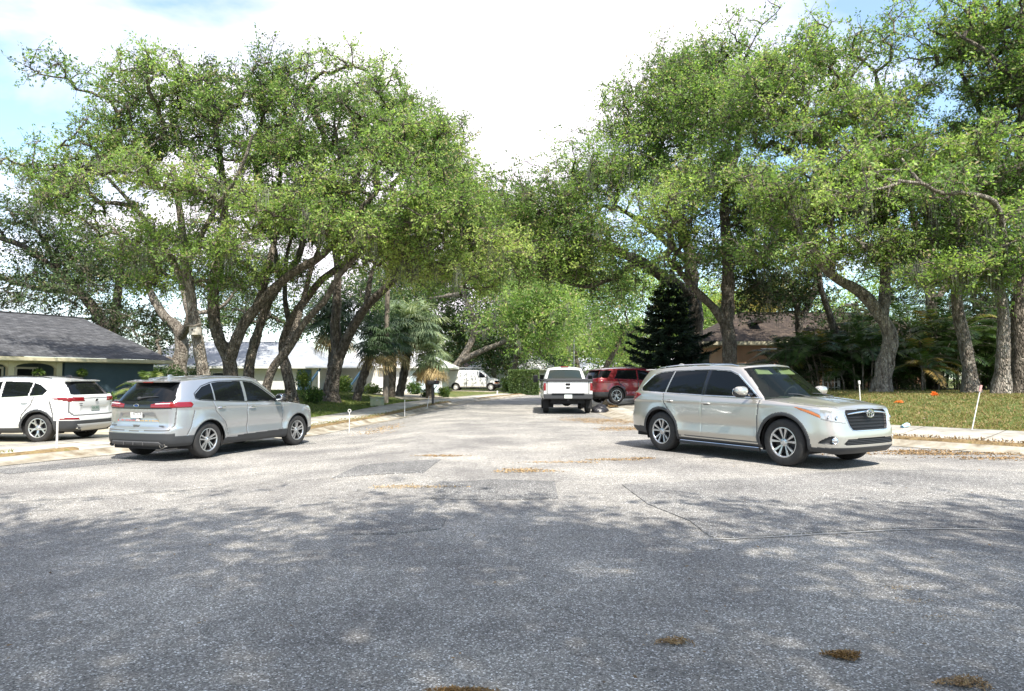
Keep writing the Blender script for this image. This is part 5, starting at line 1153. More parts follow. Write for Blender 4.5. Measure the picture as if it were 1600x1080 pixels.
omark(1458, 21.8, .085, 700, 'round bright orange mark on the right lawn', .10, 5); omark(1404, 20.8, .13, 90, 'faint scattered orange mark nearer the champagne vehicle', .03, 6)
x, y, z = on(1411, 16.6); pc = thing('crushed_cup', 'crushed pale blue and white plastic cup at the lawn edge', 'litter', (x, y, z + .04), R(30)); M_cup = mat('pale_blue_plastic', (0.45, 0.68, 0.78), .2, spec=.7)
T = Matrix.Rotation(R(80), 4, 'Y'); m_ = MB(); m_.lathe([(.045, -.12), (.06, -.02), (.075, .10), (.07, .10), (.055, -.02), (.04, -.11)], M_cup, 18, T @ Matrix.Scale(.7, 4, (1, 0, 0))); m_.build('cup', pc, True)
m_ = MB(); m_.lathe([(.0, .0), (.055, .0), (.055, .012), (0, .014)], M_trim, 18, Matrix.Translation((.13, .05, -.02)) @ Matrix.Rotation(R(30), 4, 'Y')); m_.build('lid', pc, True)
# ------------------------------------------------------------------ vehicles
def pchip(xk, yk, x):
    xk = np.asarray(xk, float); yk = np.asarray(yk, float); one = yk.ndim == 1
    if one: yk = yk[:, None]
    h = np.diff(xk)[:, None]; d = np.diff(yk, axis=0) / h; m = np.zeros_like(yk)
    w1 = 2 * h[1:] + h[:-1]; w2 = h[1:] + 2 * h[:-1]
    with np.errstate(divide='ignore', invalid='ignore'):
        hm = (w1 + w2) / (w1 / d[:-1] + w2 / d[1:])
    m[1:-1] = np.where(d[:-1] * d[1:] > 0, hm, 0); m[0] = d[0]; m[-1] = d[-1]
    i = np.clip(np.searchsorted(xk, x, side='right') - 1, 0, len(xk) - 2)
    hh = h[i]; t = ((x - xk[i])[:, None]) / hh
    r = yk[i] * (2 * t ** 3 - 3 * t ** 2 + 1) + m[i] * hh * (t ** 3 - 2 * t ** 2 + t) + yk[i + 1] * (-2 * t ** 3 + 3 * t ** 2) + m[i + 1] * hh * (t ** 3 - t ** 2)
    return r[:, 0] if one else r
def inpoly(P, a, b):
    P = np.asarray(P, float); c = np.zeros(np.shape(a), bool); j = len(P) - 1
    for i in range(len(P)):
        xi, yi = P[i]; xj, yj = P[j]
        if yi != yj: c ^= ((yi > b) != (yj > b)) & (a < (xj - xi) * (b - yi) / (yj - yi) + xi)
        j = i
    return c
def line_d(P, a, b):
    d = np.full(np.shape(a), 9.0)
    for (x0, y0), (x1, y1) in zip(P[:-1], P[1:]):
        vx, vy = x1 - x0, y1 - y0; L = vx * vx + vy * vy + 1e-12
        t = np.clip(((a - x0) * vx + (b - y0) * vy) / L, 0, 1); d = np.minimum(d, np.hypot(a - x0 - t * vx, b - y0 - t * vy))
    return d
def gridnorm(P):
    a = np.gradient(P, axis=0); b = np.gradient(P, axis=1); n = np.cross(a, b); return n / (np.linalg.norm(n, axis=2)[..., None] + 1e-9)

class Car:
    def __init__(s, name, label, loc, heading, wb, cell=.014, z=None, group=None, pitch=0.0, cat='car'):
        """heading: world angle of the car's nose; loc: ground point under the wheelbase centre"""
        s.root = thing(name, label, cat, loc, heading, group); s.cell = cell; s.acc = []; s.pts = []; s.wb = wb
        s.bmats = []
    def bm(s, m):
        if m not in s.bmats: s.bmats.append(m)
        return s.bmats.index(m)
    def surface(s, P, paint, regions=(), seams=(), seam_mat=None, v=None, sarc=None, look=True):
        """one half (y >= 0) as a grid; regions: (name, mask(D), material, offset, 'split'/'join'/'hole'/'body')"""
        Nn = gridnorm(P)
        c = P.mean(axis=(0, 1))
        # orient outward
        q = P[P.shape[0] // 2, P.shape[1] // 2]; o = Nn[P.shape[0] // 2, P.shape[1] // 2]
        if np.dot(o, [q[0] * .1, q[1] + .01, (q[2] - .7) * .8]) < 0: Nn = -Nn; flip = True
        else: flip = False
        ns, nv = P.shape[:2]; P = P.copy()
        X, Y, Zz = P[..., 0], P[..., 1], P[..., 2]
        side = Nn[..., 1] > .55; rear = Nn[..., 0] < -.45; front = Nn[..., 0] > .45; top = Nn[..., 2] > .6
        sd = np.full(X.shape, 9.0)
        for kd, L in seams:
            m = {'S': side, 'R': rear, 'F': front, 'T': top}[kd]; a, b = (X, Zz) if kd == 'S' else ((X, Y) if kd == 'T' else (Y, Zz))
            sd = np.where(m, np.minimum(sd, line_d(L, a, b)), sd)
        P = P - Nn * (0.007 * np.exp(-(sd / .010) ** 2))[..., None]
        if look: s.pts.append((P.reshape(-1, 3), Nn.reshape(-1, 3)))
        i = np.arange(ns * nv).reshape(ns, nv)
        Fq = np.stack([i[:-1, :-1], i[1:, :-1], i[1:, 1:], i[:-1, 1:]], -1).reshape(-1, 4)
        if flip: Fq = Fq[:, ::-1]
        Fq = Fq[:, ::-1] if False else Fq
        Pf = P.reshape(-1, 3); Nf = Nn.reshape(-1, 3)
        cen = Pf[Fq].mean(1); cn = Nf[Fq].mean(1)
        D = dict(x=cen[:, 0], y=cen[:, 1], z=cen[:, 2], nx=cn[:, 0], ny=cn[:, 1], nz=cn[:, 2])
        if sarc is not None: D['s'] = np.repeat(sarc[:, None], nv, 1).ravel()[Fq].mean(1)
        if v is not None: D['v'] = np.repeat(v[None, :], ns, 0).ravel()[Fq].mean(1)
        D['sd'] = sd.ravel()[Fq].min(1)
        used = np.zeros(len(Fq), bool)
        for name, mask, m_, off, mode in regions:
            k = mask(D) & ~used; used |= k
            if mode == 'hole' or not k.any(): continue
            f = Fq[k]
            if mode == 'body': s.acc.append((Pf, f, s.bm(m_))); continue
            vi, inv = np.unique(f, return_inverse=True); f2 = inv.reshape(f.shape)
            other = np.unique(Fq[~k]) if (~k).any() else np.array([], int)
            inner = ~np.isin(vi, other)
            V = Pf[vi] + Nf[vi] * (off * inner)[:, None]
            Vm = V * [1, -1, 1]
            if mode == 'join': link(name, np_mesh(name, np.vstack([V, Vm]), np.vstack([f2, f2[:, ::-1] + len(V)]), m_, smooth=True), s.root)
            else:
                link(name, np_mesh(name, V, f2, m_, smooth=True), s.root); link(name, np_mesh(name, Vm, f2[:, ::-1], m_, smooth=True), s.root)
        rest = ~used; seamf = rest & (D['sd'] < s.cell * .42)
        if seam_mat is not None and seamf.any(): s.acc.append((Pf, Fq[seamf], s.bm(seam_mat))); rest &= ~seamf
        s.acc.append((Pf, Fq[rest], s.bm(paint)))
    def finish_body(s, name='body'):
        Vs = []; Fs = []; Ms = []; b = 0
        for P, f, mi in s.acc:
            if not len(f): continue
            vi, inv = np.unique(f, return_inverse=True); f2 = inv.reshape(f.shape)
            V = P[vi]; n = len(V)
            Vs += [V, V * [1, -1, 1]]; Fs += [f2 + b, f2[:, ::-1] + b + n]; Ms += [np.full(2 * len(f2), mi)]; b += 2 * n
        me = np_mesh(name, np.vstack(Vs), np.vstack(Fs), s.bmats, smooth=True, midx=np.concatenate(Ms))
        import bmesh
        bm_ = bmesh.new(); bm_.from_mesh(me); bmesh.ops.remove_doubles(bm_, verts=bm_.verts[:], dist=.0004); bm_.to_mesh(me); bm_.free()
        return link(name, me, s.root)
    def look(s, kd, a, b):
        best = None
        P = np.vstack([p for p, n in s.pts]); N_ = np.vstack([n for p, n in s.pts])
        if kd == 'S': m = N_[:, 1] > .4; A, B, C = P[m, 0], P[m, 2], P[m, 1]
        elif kd == 'R': m = N_[:, 0] < -.3; A, B, C = P[m, 1], P[m, 2], P[m, 0]
        elif kd == 'F': m = N_[:, 0] > .3; A, B, C = P[m, 1], P[m, 2], P[m, 0]
        else: m = N_[:, 2] > .4; A, B, C = P[m, 0], P[m, 1], P[m, 2]
        d = np.hypot(A - a, B - b); i = np.argsort(d)[:4]; w_ = 1 / (d[i] + 1e-4); return float((C[i] * w_).sum() / w_.sum())
    def side_tube(s, L, off, r, mt, name, step=.05, n=6):
        P = []
        for (x0, z0), (x1, z1) in zip(L[:-1], L[1:]):
            k = max(1, int(math.hypot(x1 - x0, z1 - z0) / step))
            P += [(x0 + (x1 - x0) * i / k, z0 + (z1 - z0) * i / k) for i in range(k)]
        P.append(L[-1]); Q = [(x, s.look('S', x, z) + off, z) for x, z in P]
        for sg in (1, -1):
            m_ = MB(); m_.tube([(x, y * sg, z) for x, y, z in Q], r, mt, n); m_.build(name, s.root, True)

def lower_surface(cols, F_, S_, R_, cell, sculpt=None):
    C = np.array(cols, float); t = np.concatenate([[0], np.cumsum(np.hypot(np.diff(C[:, 0]), np.diff(C[:, 1])))])
    ns = int(t[-1] / cell); s = np.linspace(0, t[-1], ns); Q = pchip(t, C, s)
    Tn = np.gradient(Q[:, :2], axis=0); Tn /= np.linalg.norm(Tn, axis=1)[:, None]; n = np.column_stack([Tn[:, 1], -Tn[:, 0]])
    n[0] = (1, 0); n[-1] = (-1, 0)
    for _ in range(4): n[1:-1] = (n[:-2] + n[1:-1] * 2 + n[2:]) / 4
    n /= np.linalg.norm(n, axis=1)[:, None]
    wf = np.maximum(n[:, 0], 0) ** 2; wr = np.maximum(-n[:, 0], 0) ** 2; ws = n[:, 1] ** 2; W = wf + wr + ws
    nv = int((C[:, 3] - C[:, 2]).max() / cell); v = np.linspace(0, 1, nv)
    f = lambda tb: pchip([a for a, b in tb], [b for a, b in tb], v)
    off = (wf[:, None] * f(F_) + ws[:, None] * f(S_) + wr[:, None] * f(R_)) / W[:, None]
    P = np.zeros((ns, nv + 1, 3))
    P[:, :nv, 0] = Q[:, 0:1] - n[:, 0:1] * off; P[:, :nv, 1] = np.maximum(Q[:, 1:2] - n[:, 1:2] * off, 0); P[:, :nv, 2] = Q[:, 2:3] + (Q[:, 3:4] - Q[:, 2:3]) * v
    if sculpt is not None:
        d = sculpt(P[:, :nv, 0], P[:, :nv, 1], P[:, :nv, 2], n[:, 0:1] * np.ones((1, nv)), n[:, 1:2] * np.ones((1, nv)))
        P[:, :nv, 0] += n[:, 0:1] * d; P[:, :nv, 1] = np.maximum(P[:, :nv, 1] + n[:, 1:2] * d, 0)
    P[0, :, 1] = 0; P[-1, :, 1] = 0
    P[:, nv, :2] = P[:, nv - 1, :2] - n * .09; P[:, nv, 1] = np.maximum(P[:, nv, 1], 0); P[:, nv, 2] = P[:, nv - 1, 2] - .004
    return P, s, np.append(v, 1.05)
def upper_surface(G, cell, bulge=.02):
    G = np.array(G, float); B, T = G[:, :3], G[:, 3:]
    t = np.concatenate([[0], np.cumsum(np.linalg.norm(np.diff((B + T) / 2, axis=0), axis=1))])
    ns = int(t[-1] / cell); s = np.linspace(0, t[-1], ns); Q = pchip(t, G, s); b, tp = Q[:, :3], Q[:, 3:]
    nv = int(np.linalg.norm(T - B, axis=1).max() / cell); v = np.linspace(0, 1, nv)
    P = b[:, None] + (tp - b)[:, None] * v[None, :, None]
    Tn = np.gradient(b[:, :2], axis=0); Tn /= np.linalg.norm(Tn, axis=1)[:, None] + 1e-9; n = np.column_stack([Tn[:, 1], -Tn[:, 0]]); n[0] = (1, 0); n[-1] = (-1, 0)
    for _ in range(6): n[1:-1] = (n[:-2] + n[1:-1] * 2 + n[2:]) / 4
    P[..., :2] += n[:, None] * (bulge * 4 * v * (1 - v))[None, :, None]
    P[..., 1] = np.maximum(P[..., 1], 0); P[0, :, 1] = 0; P[-1, :, 1] = 0
    return P, s, v, tp
def cap_surface(ring, zc, cell, lift=1.0):
    """closes a ring to the centreline with a crowned surface"""
    wn = max(10, int(ring[:, 1].max() / cell)); w_ = np.linspace(0, 1, wn)
    zt = pchip([a for a, b in sorted(zc)], [b for a, b in sorted(zc)], np.clip(ring[:, 0], min(a for a, b in zc), max(a for a, b in zc)))
    P = np.zeros((len(ring), wn, 3)); P[..., 0] = ring[:, 0:1]; P[..., 1] = ring[:, 1:2] * (1 - w_); P[..., 2] = ring[:, 2:3] + np.maximum(zt[:, None] - ring[:, 2:3], 0) * np.sin(w_ * np.pi / 2) ** .85
    return P

def wheel(root, x, side, yo, r, rimr, wd, spokes, style, M_face, M_pocket, name='wheel'):
    """yo: y of the outer tyre wall"""
    T = Matrix.Translation((x, side * yo, r)) @ Matrix.Rotation(R(-90 * side), 4, 'X')   # local +Z points outwards
    hub = MB(); hub.lathe([(0, -wd * .75), (rimr * .62, -wd * .75), (rimr * .62, -wd * .42), (0, -wd * .40)], M_disc, 24, T); w_ = hub.build(name, root, True)
    ty = MB(); sh = r - rimr
    prof = [(rimr - .005, -wd + .012), (rimr + sh * .25, -wd), (r - .035, -wd + .004), (r - .012, -wd + .02), (r, -wd + .045), (r, -.045), (r - .012, -.02), (r - .035, -.004), (rimr + sh * .45, .003), (rimr + sh * .2, 0), (rimr + .006, -.004), (rimr - .006, -.014)]
    ty.lathe(prof, M_tyre, 56, T)
    for g in (-.35, -.5, -.65):
        pass
    ty.build('tyre', w_, True)
    rm = MB(); rm.lathe([(rimr - .006, -.014), (rimr + .004, -.004), (rimr - .006, -.003), (rimr - .016, -.010), (rimr - .020, -.018)], M_face, 48, T)
    rm.lathe([(rimr - .020, -.018), (rimr - .026, -.035), (rimr - .04, -wd + .05), (rimr - .04, -wd + .015)], M_pocket, 48, T)
    rm.lathe([(0, -wd * .38), (rimr - .04, -wd * .38)], M_pocket, 32, T)
    rm.lathe([(0, -.012), (.028, -.012), (.034, -.018), (.062, -.026), (.072, -.045), (.072, -.09)], M_face, 20, T)
    def bar(a0, a1, r0, r1, w0, w1, z0, z1, mt, th=.035):
        p0 = Vector((r0 * math.cos(a0), r0 * math.sin(a0), z0)); p1 = Vector((r1 * math.cos(a1), r1 * math.sin(a1), z1)); d = (p1 - p0).normalized(); q = Vector((-d.y, d.x, 0)).normalized()
        vs = [];
        for p, w in ((p0, w0), (p1, w1)):
            vs += [p - q * w / 2 - Vector((0, 0, th)), p + q * w / 2 - Vector((0, 0, th)), p + q * w / 2 * .8, p - q * w / 2 * .8]
        rm.add(vs, [(3, 2, 1, 0), (4, 5, 6, 7), (0, 1, 5, 4), (1, 2, 6, 5), (2, 3, 7, 6), (3, 0, 4, 7)], mt, T)
    for k in range(spokes):
        a = 2 * math.pi * k / spokes + math.pi / 2
        if style == 'twin':
            for s in (-1, 1): bar(a + s * .24, a + s * .19, .045, rimr - .018, .034, .030, -.028, -.012, M_face)
        elif style == 'vee':
            for s in (-1, 1): bar(a + s * .12, a + s * .25, .05, rimr - .018, .022, .050, -.030, -.010, M_face)
        elif style == 'star':
            bar(a, a, .05, rimr * .62, .055, .06, -.03, -.014, M_face)
            for s in (-1, 1): bar(a + s * .03, a + s * .26, rimr * .55, rimr - .016, .045, .032, -.015, -.010, M_face)
        elif style == 'multi':
            for s in (-1, 1): bar(a + s * .04, a + s * .20, .05, rimr - .018, .022, .020, -.03, -.012, M_face)
        elif style == 'steel':
            bar(a, a, .06, rimr - .03, .085, .075, -.045, -.04, M_face, .02)
    for k in range(5):
        a = 2 * math.pi * k / 5 + .3; p = T @ Matrix.Translation((.046 * math.cos(a), .046 * math.sin(a), -.024)); rm.lathe([(0, .004), (.008, .003), (.009, -.006)], M_disc, 8, p)
    rm.build('rim', w_, False)
    return w_

M_tyre = nmat('tyre_rubber', [(0.018, 0.018, 0.019), (0.035, 0.034, 0.033)], scale=12, rough=.75, spec=.3)
M_disc = mat('brake_steel', (0.10, 0.10, 0.105), .5, .7)
M_alloy = mat('bright_alloy', (0.50, 0.51, 0.52), .28, .85); M_pocket = mat('dark_wheel_pocket', (0.015, 0.015, 0.017), .5, .2)
M_whitewheel = mat('white_steel_wheel', (0.62, 0.62, 0.60), .4, .1)
def paintmat(name, col, metal, rough=.34):
    m = mat(name, col, rough, metal, 1.0); n = m.node_tree.nodes; l = m.node_tree.links; b = n['Principled BSDF']
    c = n.new('ShaderNodeTexCoord'); x = n.new('ShaderNodeTexNoise'); x.inputs['Scale'].default_value = 900; x.inputs['Detail'].default_value = 1; l.new(c.outputs['Object'], x.inputs['Vector'])
    bp = n.new('ShaderNodeBump'); bp.inputs['Strength'].default_value = .04 if metal > .1 else 0; bp.inputs['Distance'].default_value = .001
    l.new(x.outputs['Fac'], bp.inputs['Height']); l.new(bp.outputs[0], b.inputs['Normal'])
    # road film: a little dust low on the body
    return m
P_silver = paintmat('silver_paint', (0.41, 0.425, 0.44), .74, .31); P_champ = paintmat('champagne_silver_paint', (0.46, 0.445, 0.405), .72, .33)
P_white = paintmat('white_vehicle_paint', (0.58, 0.585, 0.575), 0.0, .3); P_red = paintmat('deep_red_paint', (0.16, 0.005, 0.011), .3, .3)
M_plastic = mat('black_body_plastic', (0.028, 0.030, 0.033), .55); M_gloss = mat('gloss_black_trim', (0.010, 0.010, 0.012), .08, spec=.6)
M_tint = mat('tinted_glass', (0.005, 0.006, 0.007), .03, spec=.24); M_wind = mat('windscreen_glass', (0.016, 0.024, 0.018), .03, spec=.55)
M_grille = mat('matt_black_grille', (0.010, 0.010, 0.011), .55, spec=.25); M_chrome = mat('chrome', (0.78, 0.79, 0.80), .10, 1.0); M_seam = mat('panel_gap', (0.10, 0.10, 0.10), .7)
M_redlamp = mat('red_lamp_lens', (0.17, 0.004, 0.008), .14, coat=.6); M_clearlamp = mat('clear_lamp_lens', (0.42, 0.43, 0.44), .10, .5, 1.0); M_amber = mat('amber_lamp_lens', (0.42, 0.12, 0.012), .15, coat=1.0)
M_reflector = mat('lamp_reflector', (0.75, 0.76, 0.78), .12, 1.0); M_skid = mat('silver_skid_paint', (0.40, 0.40, 0.39), .4, .5); M_grey = mat('grey_body_plastic', (0.075, 0.075, 0.078), .5)
M_plate = mat('licence_plate', (0.62, 0.66, 0.62), .4); M_ink = mat('plate_lettering', (0.03, 0.10, 0.06), .6); M_under = mat('underbody', (0.012, 0.012, 0.013), .9)
M_yellow = mat('amber_sticker', (0.75, 0.42, 0.05), .5); M_redst = mat('red_sticker', (0.60, 0.06, 0.05), .5); M_emb = mat('blue_emblem', (0.02, 0.05, 0.16), .2)

def underbody(car, L0, L1, w_, z0, z1, ax, r, tr):
    m = MB(); m.box(((L0 + L1) / 2, 0, (z0 + z1) / 2), (L1 - L0, 2 * w_ - .62, z1 - z0), M_under)
    for x in ax:
        for s in (-1, 1):
            # wheel housing: half tube above the tyre
            n = 16; rr = r + .055; vs = []; 
            for yy in (w_ - .03, w_ - .42):
                vs += [(x + rr * math.cos(math.pi * (1.12 - 1.24 * k / n)), s * yy, tr + rr * math.sin(math.pi * (1.12 - 1.24 * k / n))) for k in range(n + 1)]
            m.add(vs, [(k, k + 1, n + 2 + k, n + 1 + k) for k in range(n)] + [tuple(range(2 * n + 1, n, -1))], M_under)
        m.tube([(x, -.75, tr), (x, .75, tr)], .05, M_under, 8)
    # floor between the wheels out to the sills
    xa, xb = min(ax) + r + .05, max(ax) - r - .05
    m.box(((xa + xb) / 2, 0, z0 + .05), (xb - xa, 2 * w_ - .12, .08), M_under)
    m.build('underbody', car.root)
def door_handle(car, x, z, mt, L=.19, kd='S'):
    for sg in (1, -1):
        y = car.look('S', x, z); m = MB()
        m.blob((x, sg * (y - .004), z), (L * .42, .006, .032), M_seam, n=14, e=.8)
        m.tube([(x - L / 2, sg * (y - .005), z), (x - L / 2 + .02, sg * (y + .028), z + .004), (x, sg * (y + .036), z + .006), (x + L / 2 - .02, sg * (y + .028), z + .004), (x + L / 2, sg * (y - .005), z)], [.010, .015, .016, .015, .010], mt, 8)
        m.build('door_handle', car.root, True)
def mirror(car, x, z, y, mt, w=.25, h=.155, d=.12, cap=True, y2=None):
    for sg in (1, -1):
        m = MB(); m.tube([(x + .04, sg * (y - .05), z - .05), (x + .03, sg * (y + .07), z - .04)], [.035, .025], M_gloss, 8)
        m.blob((x, sg * (y + .05 + w / 2), z - .012), (d * .55, w / 2, h * .5), M_plastic, n=20, e=.75)
        o = m.build('mirror', car.root, True)
        m = MB(); m.blob((x + .012, sg * (y + .05 + w / 2), z + .012), (d * .56, w / 2 * 1.01, h * .5), mt, n=20, e=.75); m.build('mirror_cap', o, True)
        m = MB(); m.blob((x - d * .50, sg * (y + .05 + w / 2), z - .005), (.012, w / 2 * .86, h * .42), M_chrome, n=14, e=.7); m.build('mirror_glass', o, True)
def rear_plate(car, z, y0, text, w_=.305, h=.152, x=None, mt=None, ink=None, rx=0.0):
    x = (car.look('R', abs(y0), z) if x is None else x) - .012
    m = MB(); m.bbox((0, 0, 0), (.008, w_, h), mt or M_plate, .003); M_ = Matrix.Translation((x, y0, z)) @ Matrix.Rotation(R(rx), 4, 'Y')
    for v in range(len(m.v)): m.v[v] = tuple(M_ @ Vector(m.v[v]))
    o = m.build('license_plate', car.root)
    T = M_ @ Matrix.Translation((-.0055, 0, -.004)) @ Matrix(((0, 0, -1, 0), (-1, 0, 0, 0), (0, 1, 0, 0), (0, 0, 0, 1)))
    text_part(text, h * .50, 'plate_lettering', ink or M_ink, o, T, .001)
    return o
def grille_bars(car, zs, yw, kd, off, r, mt, name, n=15):
    m = MB()
    for z in zs:
        w_ = yw(z) if callable(yw) else yw
        m.tube([(car.look('F', abs(y), z) + off, y, z) for y in np.linspace(-w_, w_, n)], r, mt, 6)
    m.build(name, car.root, True)

def suv(name, label, loc, heading, K, cell=.014, cat='car'):
    car = Car(name, label, loc, heading, K['wb'], cell, cat=cat); h = K['wb'] / 2; r = K['r']; paint = K['paint']; AR = r + K.get('gap', .045); tr = r
    arch = lambda D, R0, R1: ((D['ny'] > .3) & (np.minimum(np.hypot(D['x'] - h, D['z'] - tr), np.hypot(D['x'] + h, D['z'] - tr)) >= R0) & (np.minimum(np.hypot(D['x'] - h, D['z'] - tr), np.hypot(D['x'] + h, D['z'] - tr)) < R1))
    def sculpt(x, y, z, nx, ny):
        d = np.zeros_like(x)
        for cx in (h, -h):
            rr = np.hypot(x - cx, z - tr); d += ny ** 2 * K.get('flare', .018) * np.exp(-((rr - AR - .02) / .10) ** 2)
        # shoulder crease and hollow door
        zc = K['crease'][0] + K['crease'][1] * (x + h) / (2 * h)
        d += ny ** 2 * .012 * np.exp(-((z - zc) / .035) ** 2)
        zl = K.get('low', .52); mid = np.exp(-((x) / (h * .78)) ** 6)
        d -= ny ** 2 * .022 * mid * np.exp(-((z - zl - .10) / .09) ** 2)
        d += ny ** 2 * .012 * mid * np.exp(-((z - zl + .07) / .05) ** 2)
        return d + (K['sculpt'](x, y, z, nx, ny) if 'sculpt' in K else 0)
    P, s, v = lower_surface(K['cols'], K['F'], K['S'], K['R'], cell, sculpt)
    fl = K.get('flare_w', 0.0)
    regs = [('x', lambda D: arch(D, 0, AR), None, 0, 'hole')]
    for e in (1, -1):
        if fl: regs.append(('wheel_arch_trim', lambda D, e=e: arch(D, AR, AR + fl) & (D['x'] * e > 0), M_plastic, .010, 'split'))
        else: regs.append(('wheel_arch_lip', lambda D, e=e: arch(D, AR, AR + .016) & (D['x'] * e > 0), M_plastic, .002, 'split'))
    regs += K['lower_regions']
    car.surface(P, paint, regs, K['seams'], K.get('seam', M_seam), v, s)
    U, us, uv_, ring = upper_surface(K['green'], cell, K.get('bulge', .02))
    car.surface(U, paint, K['upper_regions'], K['seams_up'], M_seam, uv_, us)
    Rf = cap_surface(ring, K['roofz'], cell * 1.5); car.surface(Rf, K.get('roofpaint', paint), K.get('roof_regions', ()), (), None)
    hr = P[:, -2]; hr = hr[hr[:, 0] >= K['cowl']]
    Hd = cap_surface(hr, K['hoodz'], cell * 1.3)
    if 'hoodsc' in K:
        Hd[..., 2] += K['hoodsc'](Hd[..., 0], Hd[..., 1])
    car.surface(Hd, paint, (), K.get('hoodseams', ()), M_seam)
    car.finish_body()
    wdt = K.get('tw', .235); yo = K['track']
    for x in (h, -h):
        for sg in (1, -1): wheel(car.root, x, sg, yo, r, K['rim'], wdt, K['spokes'], K['style'], K.get('face', M_alloy), K.get('pocket', M_pocket))
    underbody(car, K['cols'][-1][0] + .12, K['cols'][0][0] - .15, yo, K.get('uz', .24), .62, (h, -h), r, tr)
    return car
print('vehicle tools ready')
# ---- champagne three-row vehicle on the right
def see_through(name, tintc, fac):
    m = bpy.data.materials.new(name); m.use_nodes = True; t = m.node_tree; n = t.nodes; l = t.links; n.clear()
    o = n.new('ShaderNodeOutputMaterial'); g = n.new('ShaderNodeBsdfPrincipled'); tr = n.new('ShaderNodeBsdfTransparent'); mx = n.new('ShaderNodeMixShader')
    g.inputs['Base Color'].default_value = (.01, .014, .011, 1); g.inputs['Roughness'].default_value = .03; g.inputs['Specular IOR Level'].default_value = .8
    tr.inputs['Color'].default_value = (*tintc, 1); mx.inputs[0].default_value = fac
    l.new(g.outputs[0], mx.inputs[1]); l.new(tr.outputs[0], mx.inputs[2]); l.new(mx.outputs[0], o.inputs['Surface']); return m
M_clearwind = see_through('clear_windscreen', (.62, .72, .62), .62)
M_cabin = mat('dark_cabin_lining', (.035, .034, .032), .9); M_seat = mat('ash_grey_seat_cloth', (.13, .125, .115), .85); M_visor = mat('sun_visor_cloth', (.50, .52, .30), .8)
_S = [(0, .075), (.07, .035), (.2, .015), (.42, .0), (.62, .004), (.80, .012), (.93, .03), (1, .058)]
pol = lambda P, a, b: (lambda D: inpoly(P, D[a], D[b]))
def P_and(*f): return lambda D: np.logical_and.reduce([g(D) for g in f])
rear = lambda D: D['nx'] < -.35
front = lambda D: D['nx'] > .35
sidef = lambda D: D['ny'] > .5
